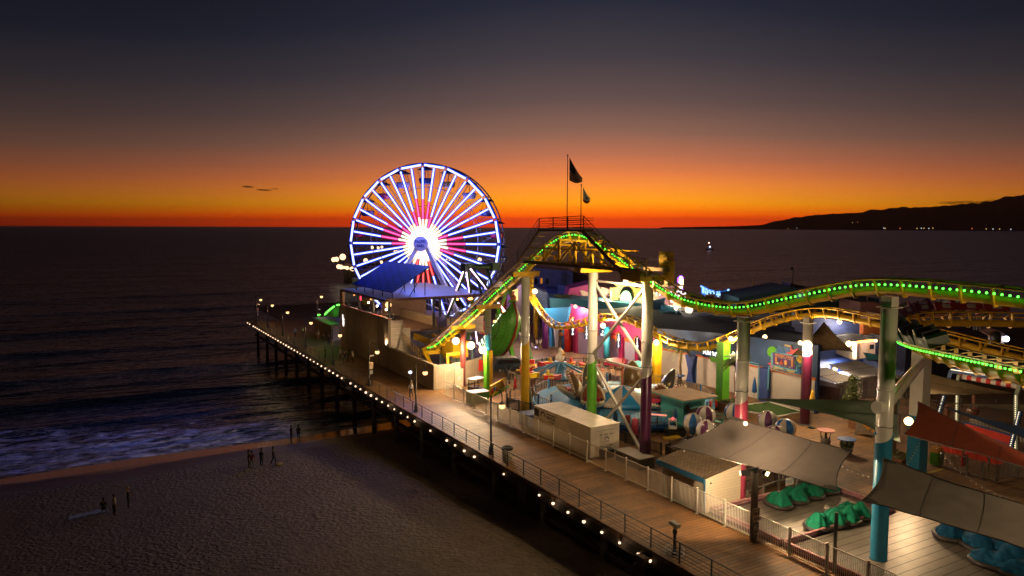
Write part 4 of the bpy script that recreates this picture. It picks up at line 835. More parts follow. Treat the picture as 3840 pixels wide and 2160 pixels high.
# ------------------------------------------------------------------ shark ride
SC=Vector((13.0,33.8,0)); SR=8.9
SKY=M('ride_floor_blue',(.05,.29,.58),.5,var=.2); SKIRT=M('ride_skirt_blue',(.012,.10,.36),.5,var=.5,scale=2.5,sz=.3); FENB=M('fence_blue',(.04,.16,.38),.5); FENG=M('fence_grey',(.28,.28,.30),.5)
t=T('shark_ride','round blue shark ride with gaping shark heads on a raised platform inside a fence','ride',SC); SH_=t
t.part('platform',MB().lathe((SC.x,SC.y,0),[(SR,0),(SR,.82)],48),SKIRT); t.part('deck',MB().cyl((SC.x,SC.y,.823),(SC.x,SC.y,.9),SR+.05,n=48,sm=False),SKY)
mb=MB()
for k in range(64):
    g=2*PI*k/64; r=SR+.07
    if -PI*1.1<((g+PI)%(2*PI))-PI<0.2:
        p0=(SC.x+r*math.cos(g-.045),SC.y+r*math.sin(g-.045),.72); p1=(SC.x+r*math.cos(g+.045),SC.y+r*math.sin(g+.045),.72); p2=(SC.x+r*math.cos(g+.02),SC.y+r*math.sin(g+.02),1.02)
        mb.prism([p0,p1,p2],(-.02*math.cos(g),-.02*math.sin(g),0))
t.part('wave_trim',mb,M('wave_pale_blue',(.16,.30,.42),.5))
mb=MB(); mp_=MB()
for k in range(140):
    g=2*PI*k/140; x,y=SC.x+(SR-.15)*math.cos(g),SC.y+(SR-.15)*math.sin(g); mb.bx(x-.014,x+.014,y-.014,y+.014,.95,1.85)
for z in (.98,1.86): mb.tube([(SC.x+(SR-.15)*math.cos(2*PI*k/70),SC.y+(SR-.15)*math.sin(2*PI*k/70),z) for k in range(71)],.025,5,cap=False)
t.part('ride_fence',mb,FENG)
for k in range(14):
    g=2*PI*k/14+.2; x,y=SC.x+(SR-.15)*math.cos(g),SC.y+(SR-.15)*math.sin(g)
    t.part('fence_post',MB().bx(x-.07,x+.07,y-.07,y+.07,.9,1.98),FENB)
for k in range(5):
    g=R(-150+18*k); x,y=SC.x+(SR+.02)*math.cos(g),SC.y+(SR+.02)*math.sin(g)
    t.part('surfboard_post',MB().ball((x,y,1.35),1,10,0,(.2,.2,.95)),M('surfboard_blue',(.02,.09,.25),.35))
mb=MB(); n=28
def cm(i,j): return 0 if (j//2)%2 else 1
mb.lathe((SC.x,SC.y,.905),[(4.3,.1),(3.4,.45),(2.2,.85),(1.2,1.15),(.12,1.5)],n,0,True,1,1,cm); t.part('centre_cone',mb,[M('cone_blue',(.03,.27,.62),.4),M('cone_white',(.62,.55,.48),.4)])
t.part('mast',MB().cyl((SC.x,SC.y,2.4),(SC.x,SC.y,5.2),.07),ORANGE)
mb=MB()
for (cx,cy,r,a0,a1) in ((SC.x,SC.y,7.4,0,360),): mb.tube([(cx+r*math.cos(R(a0+(a1-a0)*k/60)),cy+r*math.sin(R(a0+(a1-a0)*k/60)),.915) for k in range(61)],.04,4,cap=False)
t.part('floor_line',mb,M('floor_yellow',(.5,.42,.12),.6))
MOUTH=M('mouth_peach',(.72,.25,.10),.5); TOOTH=M('tooth_cream',(.68,.58,.42),.5); SEATP=M('seat_bar_pink',(.55,.04,.10),.4); EYE=M('eye_yellow',(.6,.42,.03),.4)
def jaw(L,w,h,pitch,base,flip=1):
    """half a snout: outer skin index 0, flat inner face index 1"""
    mb=MB(); n=10; m=9; st_=[]
    for i in range(n+1):
        s=i/n; wd=w*(1-.15*s-.75*s**3.2); ht=h*(1-.1*s-.8*s**2.6); ring=[]
        for j in range(m+1):
            g=PI*j/m; ring.append(Vector((s*L,wd*math.cos(g),flip*ht*math.sin(g))))
        st_.append(ring)
    vs=[p for r_ in st_ for p in r_]; k=m+1
    mb.add(vs,[(i*k+j,i*k+j+1,(i+1)*k+j+1,(i+1)*k+j) for i in range(n) for j in range(m)],0,True)
    mb.add([r_[0] for r_ in st_]+[r_[-1] for r_ in st_],[(i,i+1,n+1+i+1,n+1+i) for i in range(n)],1)
    mb.add(st_[-1],[tuple(range(k))],0); mb.add(st_[0],[tuple(range(k))],0)
    tm=MB()
    for i in range(2,n+1):
        for e in (0,-1):
            p=st_[i][e]; tm.lathe(p-Vector((0,0,flip*.02)),[(.13,0),(.09,-flip*.16),(.01,-flip*.3)],6)
    Mx=Matrix.Translation(base)@Matrix.Rotation(-pitch,4,'Y')
    a=MB().merge(mb,Mx); b=MB().merge(tm,Mx); return a,b,Mx
def shark(gdeg,colr,pu,pl,turn=0):
    g=R(gdeg); c=Vector((SC.x+5.3*math.cos(g),SC.y+5.3*math.sin(g),.95)); Mx=Matrix.Translation(c)@Matrix.Rotation(g+turn,4,'Z')
    u,ut,M1=jaw(2.5,1.15,.85,pu,(-.7,0,.55)); l,lt,M2=jaw(2.0,1.1,.5,pl,(-.6,0,.5),-1)
    b=MB().ball((-.9,0,.62),1.1,16,0,(1.15,1,.62)); mats=[colr,MOUTH]
    s=SH_.part('shark_car',MB().merge(b,Mx),colr)
    SH_.part('upper_jaw',MB().merge(u,Mx),mats,s); SH_.part('lower_jaw',MB().merge(l,Mx),[M('shark_belly',(.6,.52,.42),.4),MOUTH],s)
    SH_.part('teeth',MB().merge(ut,Mx).merge(lt,Mx),TOOTH,s)
    SH_.part('seat_bar',MB().merge(MB().bx(-.1,.25,-.75,.75,.75,1.15),Mx),SEATP,s)
    for sg in (-1,1):
        e=(M1@Vector((.9,sg*.95,.45))); SH_.part('eye',MB().ball(Mx@e,.14,8),EYE,s)
SG1=M('shark_grey',(.075,.07,.06),.28,var=.3,coat=.3); SG2=M('shark_tan',(.20,.125,.05),.3,var=.3,coat=.3); SG3=M('shark_blue',(.015,.06,.22),.3,coat=.3)
shark(-160,SG1,R(62),R(6),R(28)); shark(-88,SG3,R(58),R(4),R(-32)); shark(-20,SG1,R(70),R(15)); shark(40,SG2,R(80),R(25)); shark(95,SG1,R(76),R(20)); shark(150,SG2,R(72),R(22))
# red and yellow dolphin spinner with a pelican on top
KC=Vector((15.8,49.2,0)); t=T('pelican_spinner_ride','small blue armed spinner ride with red and yellow cars and a pelican on top','ride',KC)
AB=M('arm_blue',(.05,.19,.36),.45); t.part('pedestal',MB().lathe((KC.x,KC.y,0),[(1.6,0),(1.5,.25),(.7,.4),(.5,1.5),(.75,1.72),(.78,2.05),(.2,2.1)],20),AB)
PWH=M('pelican_white',(.66,.62,.55),.6)
b=t.part('pelican',MB().lathe((KC.x,KC.y,2.1),[(.12,0),(.30,.12),(.46,.45),(.40,.8),(.2,1.05),(.16,1.2)],14).ball((KC.x,KC.y,3.45),.27,12).ball((KC.x-.35,KC.y+.1,2.6),.3,8,0,(.35,1,1)).ball((KC.x+.35,KC.y-.1,2.6),.3,8,0,(.35,1,1)),PWH)
t.part('bill',MB().bar((KC.x+.1,KC.y-.2,3.4),(KC.x+.25,KC.y-.55,2.95),.22,.16).ball((KC.x+.2,KC.y-.45,3.0),.2,8),M('bill_orange',(.6,.28,.03),.5),b); t.part('foot',MB().ball((KC.x-.2,KC.y-.25,2.13),.17,8,0,(1,1.5,.3)).ball((KC.x+.2,KC.y-.3,2.13),.17,8,0,(1,1.5,.3)),M('bill_orange',0),b)
for k in range(10):
    g=2*PI*k/10+.15; d=Vector((math.cos(g),math.sin(g),0)); e=KC+d*4.3+Vector((0,0,.75)); t.part('arm',MB().bar(KC+d*.6+Vector((0,0,1.85)),KC+d*3.7+Vector((0,0,.7)),.16,.2),AB)
    Mx=Matrix.Translation(e)@Matrix.Rotation(g+PI/2,4,'Z'); RY=[RED,M('ride_yellow',(.65,.45,.01),.4)]; c0,c1=(RY[0],RY[1]) if k%2==0 else (RY[1],RY[0])
    cb=t.part('ride_car',MB().merge(MB().prism([(-.85,-.5,0),(.6,-.5,0),(1.05,-.2,.15),(1.05,.2,.15),(.6,.5,0),(-.85,.5,0)],(0,0,.5)),Mx),c0)
    t.part('car_seat',MB().merge(MB().bx(-.6,-.42,-.35,.35,.3,1.05).bx(-.42,.1,-.35,.35,.505,.6),Mx),c1,cb); t.part('wing',MB().merge(MB().bx(-.3,.3,-.95,.95,.28,.36).bx(-1.0,-.8,-.5,.5,.45,.55),Mx),c1,cb)
mb=MB()
for k in range(90):
    g=2*PI*k/90; x,y=KC.x+6*math.cos(g),KC.y+6*math.sin(g); mb.bx(x-.015,x+.015,y-.015,y+.015,.05,1.05)
mb.tube([(KC.x+6*math.cos(2*PI*k/45),KC.y+6*math.sin(2*PI*k/45),1.05) for k in range(46)],.03,5,cap=False); t.part('ride_fence',mb,DARK)
# lifeguard tower
p=(13.2,25.4); v,a=p; t=T('lifeguard_tower','mint teal lifeguard tower hut with a flat tan roof and red rescue floats','hut',(v,a,0))
t.part('wall',MB().prism([(v-1.1,a-1.3,.9),(v+1.1,a-1.3,.9),(v+1.35,a-1.5,3.0),(v-1.35,a-1.5,3.0)],(0,2.9,0)),TEALG)
t.part('roof',MB().prism([(v-1.9,a-2.3,3.02),(v+1.9,a-2.3,3.02),(v+1.9,a+2.0,3.02),(v-1.9,a+2.0,3.02)],(0,0,.12)),TEALG); t.part('roof_deck',MB().bx(v-1.95,v+1.95,a-2.35,a+2.05,3.143,3.22),M('sandy_roof',(.42,.30,.2),.8))
t.part('window_flap',MB().prism([(v-.9,a-1.52,2.75),(v+.6,a-1.52,2.75),(v+.6,a-2.0,2.3),(v-.9,a-2.0,2.3)],(0,0,.05)),TEALG); t.part('window',MB().bx(v-.85,v+.55,a-1.535,a-1.45,1.75,2.6),M('window_dark',(.06,.035,.03),.4))
mb=MB()
for z in (.25,.6,.95): mb.bx(v-1.5,v+1.5,a-1.75,a-1.68,z,z+.1)
for x in (-1.5,-.5,.5,1.4): mb.bx(v+x,v+x+.09,a-1.8,a-1.7,0,1.2)
for x in (-1.0,1.0):
    for y in (-1.1,1.1): mb.bx(v+x-.1,v+x+.1,a+y-.1,a+y+.1,0,.9)
mb.bx(v-1.5,v+1.5,a-1.8,a+1.5,.8,.88); t.part('porch',mb,TEALG)
t.part('ramp',MB().prism([(v+1.5,a-1.2,.85),(v+5.0,a-2.2,.12),(v+5.0,a-2.2,.02),(v+1.5,a-1.2,.75)],(0,1.1,0)).bar((v+1.5,a-1.25,1.55),(v+5.0,a-2.25,.85),.07).bar((v+1.5,a-1.25,1.2),(v+5.0,a-2.25,.5),.07).bar((v+5,a-2.25,0),(v+5,a-2.25,.9),.08).bar((v+3.2,a-1.75,.4),(v+3.2,a-1.75,1.25),.08),TEALG)
for x,y in ((1.0,-2.45),(1.75,-2.4)): t.part('rescue_float',MB().ball((v+x,a+y,2.55),1,8,0,(.12,.1,.36)),RED)
t.part('wall_heart',MB().ball((v+1.28,a-1.55,2.0),.14,8,0,(1,.3,1)),M('float_blue',(.02,.15,.6),.4))
# kiddie jeep ride
v,a=11.1,24.0; t=T('toy_jeep','small black and white children\'s ride jeep with a red roof light','ride car',(v,a,0),'L',R(-38))
t.part('body',MB().bx(-.95,.95,-.42,.42,.32,.62).bx(.1,.92,-.40,.40,.622,.78),M('jeep_black',(.012,.012,.014),.25,coat=.4))
mb=MB().bx(-.55,.1,-.44,.44,.625,.75)
for x in (-.5,.12):
    for y in (-.4,.4): mb.bar((x,y,.75),(x-.03,y*.92,1.3),.07)
mb.bx(-.56,.12,-.42,.42,1.3,1.38); t.part('cab',mb,WHITE)
for x in (-.6,.62):
    for y in (-.46,.46): t.part('wheel',MB().cyl((x,y-.08,.24),(x,y+.08,.24),.24,n=14),BLACK); 
t.part('bumper',MB().bx(.96,1.05,-.42,.42,.36,.46).bx(-.1,.0,-.3,.3,1.39,1.42),GREY); t.part('roof_light',MB().ball((-.2,0,1.46),.1,8),E('red_beacon',(1,.04,.05),5)); t.part('steering_wheel',MB().tube([(.05,-.15+.13*math.cos(k*.7),.9+.13*math.sin(k*.7)) for k in range(10)],.02,5),DARK)
solo('yellow_step',MB().bx(9.4,10.9,23.1,23.6,.0,.14),M('step_yellow',(.55,.40,.02),.5),'low yellow painted step beside the toy jeep','step',(10,23.3,0))
t=T('neon_sign_arm','red and white lit sign on a post over the toy jeep','sign',(9.6,24.6,0)); t.part('post',MB().cyl((9.6,24.6,0),(9.6,24.6,1.9),.04),DARK); t.part('sign',MB().bar((9.1,24.9,1.9),(10.2,24.1,1.82),.14,.1),E('salmon_neon',(1,.3,.2),1.2))
# balloon ride
BC=Vector((13.2,17.2,0)); t=T('balloon_ride','balloon ride with blue white and purple white striped balloons over baskets','ride',BC)
t.part('platform',MB().bx(11.2,14.2,13.4,16.6,.02,.75).bx(11.1,14.3,13.3,16.7,.753,.82),BLUE); t.part('platform_trim',MB().bx(11.15,14.25,13.36,13.39,.12,.17).bx(11.15,14.25,13.36,13.39,.6,.65),M('trim_yellow',(.6,.45,.1),.5)); t.part('hub',MB().lathe((BC.x,BC.y,.0),[(.9,0),(.8,.8),(.4,1.4),(.25,2.2)],14),BLUE)
BWH=M('balloon_white',(.66,.62,.56),.25,var=.06,coat=.4); BBL=M('balloon_blue',(.02,.13,.42),.25,var=.06,coat=.4); BPU=M('balloon_purple',(.14,.04,.12),.25,var=.06,coat=.4)
def balloon(q,z,c,r=.80,ph=0):
    p=GP(q,z); mb=MB(); n=32
    prof=[]
    for i in range(15):
        th=-PI/2*.98+PI*.98*i/14+ (PI/2*.02); rr=r*math.cos(th); zz=r*math.sin(th)
        if th<-.5: rr=max(.1,rr*(1+.12*(-th-.5))); zz=zz*(1+.16*(-th-.5))
        prof.append((max(rr,.02),zz))
    mb.lathe(p,prof,n,0,True,1,1,lambda i,j:((j+ph)//4)%2)
    o=t.part('balloon',mb,[BWH,c])
    ruf=MB()
    for k in range(26):
        th=-1.2+2.7*k/25
        for s in range(0,8,2):
            g=2*PI*((s*4+4-ph)%32)/32; ruf.ball(p+Vector((r*1.01*math.cos(th)*math.cos(g),r*1.01*math.cos(th)*math.sin(g),r*1.01*math.sin(th))),.035,4)
    t.part('ruffle_seam',ruf,BWH,o)
    t.part('mast',MB().cyl((p.x,p.y,.45),(p.x,p.y,p.z-r*.9),.05),BBL,o)
    d=(BC-p); d.z=0; t.part('sweep_arm',MB().bar((p.x,p.y,.35),(BC.x,BC.y,.45),.12),GREY,o)
    b=t.part('basket',MB().prism([(p.x-.6,p.y-.6,.35),(p.x+.6,p.y-.6,.35),(p.x+.6,p.y+.6,.35),(p.x-.6,p.y+.6,.35)],(0,0,.05)),M('basket_floor',(.2,.18,.16),.6),o)
    st=MB()
    for s in range(4):
        ax=[(1,0),(0,1),(-1,0),(0,-1)][s]; bx=[(0,1),(-1,0),(0,-1),(1,0)][s]
        for k in range(7):
            x=-.6+1.2*(k+.5)/7; cx=p.x+ax[0]*x+bx[0]*.6; cy=p.y+ax[1]*x+bx[1]*.6
            hx=abs(ax[0])*.086+abs(bx[0])*.02; hy=abs(ax[1])*.086+abs(bx[1])*.02
            st.bx(cx-hx,cx+hx,cy-hy,cy+hy,.4,.95,k%2)
    st.tube([(p.x-.62,p.y-.62,.97),(p.x+.62,p.y-.62,.97),(p.x+.62,p.y+.62,.97),(p.x-.62,p.y+.62,.97),(p.x-.62,p.y-.62,.97)],.035,5,0); t.part('basket_panel',st,[BWH,c],o)
for q,c,ph in (((480,450),BBL,2),((595,380),BPU,0),((600,515),BPU,3),((850,355),BBL,1),((1155,425),BPU,2),((1315,500),BBL,0),((1225,565),BPU,1)): balloon(Y1(*q),2.3,c,.80,ph)
p=GP(Y1(1225,905),.5); 
t2=T('striped_basket','purple and white striped ride basket behind the brown picket fence','ride basket',(p.x,p.y,0)); st=MB()
for k in range(7):
    x=-.75+1.5*(k+.5)/7
    for yy in (-.5,.5): st.bx(p.x+x-.107,p.x+x+.107,p.y+yy-.02,p.y+yy+.02,.15,.75,k%2)
st.bx(p.x-.77,p.x-.75,p.y-.5,p.y+.5,.15,.75,0).bx(p.x+.75,p.x+.77,p.y-.5,p.y+.5,.15,.75,1).tube([(p.x-.78,p.y-.54,.78),(p.x+.78,p.y-.54,.78),(p.x+.78,p.y+.54,.78),(p.x-.78,p.y+.54,.78),(p.x-.78,p.y-.54,.78)],.05,6); t2.part('side',st,[BWH,BPU]); t2.part('table_post',MB().cyl((p.x,p.y,.1),(p.x,p.y,1.15),.05).cyl((p.x,p.y,.65),(p.x,p.y,.72),.22),DARK); t2.part('floor',MB().bx(p.x-.75,p.x+.75,p.y-.5,p.y+.5,.08,.145),GREY)
# brown picket fences round the balloon ride and the rides behind
def brown_fence(label,pts,h=1.05,mat=WOODD,gap=.13,name='wooden_fence',rail2=True):
    p0=pts[0]; t=T(name,label,'fence',(p0[0],p0[1],0))
    for (v0,a0),(v1,a1) in zip(pts,pts[1:]):
        L_=math.hypot(v1-v0,a1-a0); n=max(1,int(L_/gap)); mb=MB(); d=Vector((v1-v0,a1-a0,0)).normalized()
        for i in range(n):
            f=(i+.5)/n; x=v0+(v1-v0)*f; y=a0+(a1-a0)*f; mb.bar((x,y,.1),(x,y,h-.05),.05,.02,0,d)
        mb.bar((v0,a0,h-.05),(v1,a1,h-.05),.09,.05).bar((v0,a0,.15),(v1,a1,.15),.05,.05)
        t.part('picket_run',mb,mat); m=max(1,int(round(L_/2.2)))
        for i in range(m+1):
            f=i/m; x=v0+(v1-v0)*f; y=a0+(a1-a0)*f; t.part('fence_post',MB().bx(x-.06,x+.06,y-.06,y+.06,0,h+.06),mat)
    return t
brown_fence('dark brown picket fence bent round the balloon ride behind the hut',[(5.2,13.8),(6.0,19.4),(6.9,20.0),(11.3,20.6)]); brown_fence('low dark iron picket fence running behind the purple column',[(5.6,26.2),(6.2,20.2)],.95,DARK); brown_fence('dark brown picket fence between the bumper rink and the striped basket',[(3.95,10.15),(8.6,10.9),(11.6,10.7),(11.9,12.8)],1.05)
brown_fence('black iron queue fence in front of the midway crowd',[(18.5,56.5),(23,54.5),(25.0,50.5)],1.1,DARK); brown_fence('dark picket fence between the car yard and the spinner ride',[(9.0,49.5),(11.6,55.2),(20,57)],1.1,DARK)
brown_fence('grey rope rail fence posts around the hut corner',[(3.95,9.2),(7.4,9.65),(10.8,9.5)],.95,WOODG,3.0)
t=T('safety_notice','white safety notice board with blue lettering on the brown fence','sign',(8.3,9.75,.5)); q=PV(Y1(1255,1000),8.3)
sg=t.part('board',MB().bx(7.95,8.75,9.5,9.53,.45,.95),WHITE); t.part('lettering',text_mb('PLEASE DO NOT\nCLIMB',.14,(8.35,9.49,.7),(1,0,0),(0,0,1),.005),BLUE,sg)
# ------------------------------------------------------------------ swinging ship
vs_=14.0; t=T('swing_ship_ride','green swinging dragon ship tipped upward between lit green legs','ride',(vs_,60,0))
GHULL=bricky('green_scale_hull',(.10,.38,.04),(.08,.32,.03),(.03,.13,.012),.5,.35,.02,.4,rotv=(PI/2,0,PI/2),bump=.3)
top=[(64.6,2.0),(63.2,3.0),(61.5,4.2),(60,5.3),(58.7,6.35),(57.9,7.4),(57.45,8.5)]; kee=[(64.5,1.55),(62.9,1.05),(60.7,1.15),(58.6,2.5),(57.0,4.6),(56.35,6.6),(57.2,8.6)]
top=cat([Vector((0,y,z)) for y,z in top],4); kee=cat([Vector((0,y,z)) for y,z in kee],4); n=len(top); mb=MB(); m=8
def hull_fn(x,y):
    i=min(n-1,int(round(x*(n-1)))); g=y*PI; wd=1.5*math.sin(PI*(.06+.9*x))**.5*(1 if x<.75 else 1-(x-.75)*2.6)
    p=top[i].lerp(kee[i],math.sin(g)**.8); return (vs_+wd*math.cos(g),p.y,p.z)
t.part('hull',MB().grid(n-1,m*2,hull_fn),GHULL)
t.part('hull_stripe',MB().tube([(vs_-.02,p.y-.05,p.z-.05) for p in kee[2:]],[.16]*(n-2),6),M('dark_red_stripe',(.22,.015,.015),.4))
nk=top[-1]; t.part('dragon_head',MB().ball((vs_,57.3,9.1),.42,12,0,(.8,1.3,.9)).lathe((vs_,57.5,9.4),[(.3,0),(.2,.3),(.35,.5),(.1,.55)],10),M('dragon_orange',(.55,.16,.05),.5)); t.part('dragon_fin',MB().prism([(vs_-.7,57.6,8.6),(vs_,57.2,8.3),(vs_+.7,57.6,8.7),(vs_,57.4,9.1)],(0,.1,0)),GREEN)
FB_=E('gunwale_frame_glow',(.75,1,.7),3.0)
for k in range(9):
    f=(k+.6)/9.6*.80; i=int(f*(n-1)); p=top[i]; d=(top[min(i+1,n-1)]-top[max(i-1,0)]).normalized(); u=Vector((0,-d.z,d.y))
    if u.z<0: u=-u
    c=Vector((vs_-1.15,p.y,p.z))+u*.05; a_,b_=d*.16,u*.30
    t.part('lit_frame',MB().tube([c-a_-b_,c+a_-b_,c+a_+b_,c-a_+b_,c-a_-b_],.05,5,sm=False),FB_)
apx=PV(Z2(1615,265),13); LEGM=M('leg_green',(.10,.25,.03),.4); PKL=E('pink_white_led',(1,.55,.9),6); TOPD=M('dark_green_frame',(.02,.07,.03),.5)
A1=Vector((12.0,62.5,10.2)); 
for (ft,q0,q1,lit) in (((11.5,70.5,0),Z2(1555,345),Z2(1365,860),1),((12.2,59.8,2.0),Z2(1590,350),Z2(1645,690),1),((13.2,56.0,0),Z2(1635,315),Z2(1850,575),1),((16.5,70,0),None,None,0),((16.5,56.2,0),None,None,0)):
    a_=A1 if ft[0]<14 else Vector((16.2,62.5,10.2)); f_=Vector(ft)
    if lit:
        p0=PV(q0,12.0); p1=PV(q1,12.0); t.part('leg',MB().bar(p0+Vector((.25,0,0)),(p1+(p1-p0)*.35) if (p1+(p1-p0)*.35).z>0 else Vector((p1.x+.25,p1.y+(p1.y-p0.y)*.2,0.0)),.34,.3),LEGM); t.part('leg_light',MB().tube([p0,p1],.09,6),PKL)
    else: t.part('leg',MB().bar(a_,f_,.4,.35),LEGM)
p0=PV(Z2(1595,300),12); p1=PA(Z2(1760,270),p0.y); t.part('axle',MB().cyl((11.6,p0.y,p0.z+.1),(17,p0.y,p0.z+.1),.35).bx(11.4,12.6,p0.y-.7,p0.y+.7,p0.z-.5,p0.z+.6).bx(15.6,16.8,p0.y-.7,p0.y+.7,p0.z-.5,p0.z+.6),TOPD)
t.part('swing_arm',MB().bar((13,p0.y,p0.z),(13,60.8,4.6),.25).bar((15,p0.y,p0.z),(15,60.8,4.6),.25),TOPD)
for (q0,q1) in ((W1(1110,485),W1(1220,620)),(W1(790,745),W1(835,1050)),): t.part('leg_light',MB().tube([PV(q0,13.8),PV(q1,13.8)],.09,6),PKL)
t.part('leg',MB().bar(PV(W1(1085,510),14.2),PV(W1(1180,790),14.2),.45,.35).bar(PV(W1(740,790),14.5),PV(W1(705,990),14.5),.4,.3).bar(PV(W1(1275,1050),14.5),Vector((14.5,PV(W1(1340,1220),14.5).y,0.2)),.5,.4).lathe((14.5,PV(W1(1345,1250),14.5).y,0),[(.9,0),(.8,.6),(.3,.9)],10),GREEN)
t.part('ride_railing',MB().bar((12,60,1.1),(15.5,55,1.1),.06).bar((12,60,.7),(15.5,55,.7),.05).bar((11,66,1.1),(12,60,1.1),.06).bar((16.5,58,1.1),(20,64,1.1),.06).bar((16.5,58,.6),(20,64,.6),.05),M('lilac_rail',(.25,.2,.35),.5))
# ------------------------------------------------------------------ arcade row with shutters
FV=28.3
SHUT=bricky('roller_shutter',(.46,.41,.40),(.43,.385,.38),(.30,.27,.27),40,.12,.012,.5,rotv=(PI/2,0,PI/2),bump=.3,noise_amt=.12); SHUTL=bricky('lilac_roller_shutter',(.42,.36,.56),(.39,.33,.53),(.28,.24,.4),40,.12,.012,.5,rotv=(PI/2,0,PI/2),bump=.3,noise_amt=.12)
RIB=bricky('magenta_ribbed_panel',(.36,.03,.17),(.32,.027,.15),(.2,.015,.09),.3,60,.02,.5,rotv=(PI/2,0,PI/2),bump=.4,off=0,noise_amt=.15)
ROOFD=M('flat_dark_roof',(.03,.028,.03),.85,var=.4,scale=.5); LTB=M('light_blue_line',(.10,.34,.48),.4)
t=T('games_arcade','long navy games arcade with grey roller shutters and orange lintels','arcade',(FV+4,34,0))
t.part('wall',MB().prism([(FV,23.0,0),(FV,46.4,0),(FV,46.4,5.6),(FV,36,6.3),(FV,23.0,6.75)],(.4,0,0)),NAVY)
t.part('roof',MB().prism([(FV+.42,29.4,5.3),(FV+.42,46.4,5.3),(FV+14,46.4,5.5),(FV+14,29.4,5.0)],(0,0,.2)),ROOFD)
for a0,a1,zt in ((23.2,28.55,3.25),(29.65,34.9,3.3),(35.6,39.3,3.15),(40.8,46.2,3.05)):
    s=t.part('roller_shutter',MB().bx(FV-.06,FV-.003,a0,a1,.02,zt),SHUT); t.part('lintel',MB().bx(FV-.14,FV-.003,a0-.1,a1+.1,zt+.004,zt+.27),ORANGE,s)
for pts in ([(28.55,0),(29.65,0),(29.65,3.5),(28.55,3.5)],[(39.4,0),(40.6,0),(40.25,1.3),(40.85,3.2),(39.2,3.2),(39.75,1.3)]): t.part('pillar',MB().prism([(FV-.5,a,z) for a,z in pts],(.49,0,0)),M('pillar_blue',(.02,.05,.22),.5))
mb=MB()
def hl(a0,z0,a1,z1,w=.06): mb.bar((FV-.52,a0,z0),(FV-.52,a1,z1),.05,w)
for o_ in (0,.22): hl(29.7+o_*.5,.1,29.7+o_*.5,3.62+o_); hl(29.7+o_*.5,3.62+o_,31.6,3.70+o_); hl(28.5-o_*.5,1.4,28.5-o_*.3,3.62+o_); hl(28.5-o_*.3,3.62+o_,24.6,3.42+o_)
t.part('neon_line',mb,LTB)
t.part('wall_vent',MB().bx(FV-.1,FV-.003,26.2,26.9,6.1,6.3),M('tan_vent',(.35,.28,.15),.6))
# mural sign built up from flat painted boards
t=T('food_sign','purple food menu sign with stars discs and triangles on the navy wall','sign',(FV-.2,27,3.5))
def flat(name,qs,v,mat,th=.05,par=None): return t.part(name,MB().prism([PV(W4(*q),v) for q in qs],(-th,0,0)),mat,par)
def disc(cx,cy,rx,ry,n=24,a0=0,a1=360): return [(cx+rx*math.cos(R(a0+(a1-a0)*k/n)),cy+ry*math.sin(R(a0+(a1-a0)*k/n))) for k in range(n+(0 if a1-a0>=360 else 1))]
v=FV-.02
flat('green_disc',disc(1436,287,66,75),v,GREEN); flat('blue_shape',[(1518,198),(1690,238),(1640,330),(1500,300)],v,BLUE)
flat('yellow_triangle',[(1782,282),(1846,365),(1846,440),(1756,470)],v,M('sign_yellow',(.62,.36,.02),.5)); flat('blue_star',[(1760,400),(1795,440),(1850,440),(1800,500),(1840,570),(1780,585),(1760,560)],v-.06,BLUE)
flat('red_star',[(1690,195),(1718,260),(1800,240),(1760,310),(1790,375),(1700,345),(1640,330),(1625,300),(1682,285)],v-.06,M('sign_red',(.45,.03,.05),.5)); flat('red_star',[(1372,443),(1420,430),(1412,395),(1440,430),(1470,460),(1450,480),(1425,525),(1410,470)],v,M('sign_red',0))
flat('yellow_wedge',[(1462,480),(1570,490),(1595,528),(1450,524)],v-.02,M('sign_yellow',0)); flat('yellow_half_disc',disc(1698,520,62,60,14,0,180),v-.02,M('sign_yellow',0)); flat('cyan_border',[(1420,305),(1442,292),(1800,335),(1760,380),(1780,560),(1600,520),(1420,470)],v-.08,LTB)
bd=flat('menu_board',[(1447,296),(1755,355),(1750,530),(1447,462)],v-.14,M('sign_purple',(.06,.012,.13),.5)); v=v-.2
def dirs(): 
    a=PV(W4(1447,296),v); b=PV(W4(1755,355),v); c=PV(W4(1447,462),v); return (b-a),(a-c),a
dx,du,o0=dirs()
t.part('lettering',text_mb('PACIFIC PARK',.36,o0+dx*.5-du*.16,(0,dx.y,dx.z),(0,0,1),.02,thick=.008),M('sign_orange_letters',(.6,.2,.04),.5,var=0),bd)
t.part('lettering',text_mb('CHOOSE 3  FOR  1 PRICE',.16,o0+dx*.5-du*.32,(0,dx.y,dx.z),(0,0,1),.02).merge(text_mb('CHURROS      POPCORN      SLUSHIES',.10,o0+dx*.5-du*.92,(0,dx.y,dx.z),(0,0,1),.02)),M('sign_pale_letters',(.55,.5,.42),.5,var=0),bd)
for cx,mt in ((1490,0),(1706,0)): 
    y0=300+(cx-1447)*.19; flat('churro',[(cx-14,y0+45),(cx+14,y0+45),(cx+8,y0+145),(cx-10,y0+145)],v,M('churro_orange',(.5,.2,.05),.5),.04,bd); flat('churro_stick',[(cx-22,y0+12),(cx-14,y0+10),(cx+2,y0+44),(cx-6,y0+44)],v,M('lilac_stick',(.3,.25,.45),.5),.03,bd); flat('churro_stick',[(cx+6,y0+6),(cx+13,y0+8),(cx+10,y0+44),(cx+3,y0+44)],v,M('lilac_stick',0),.03,bd)
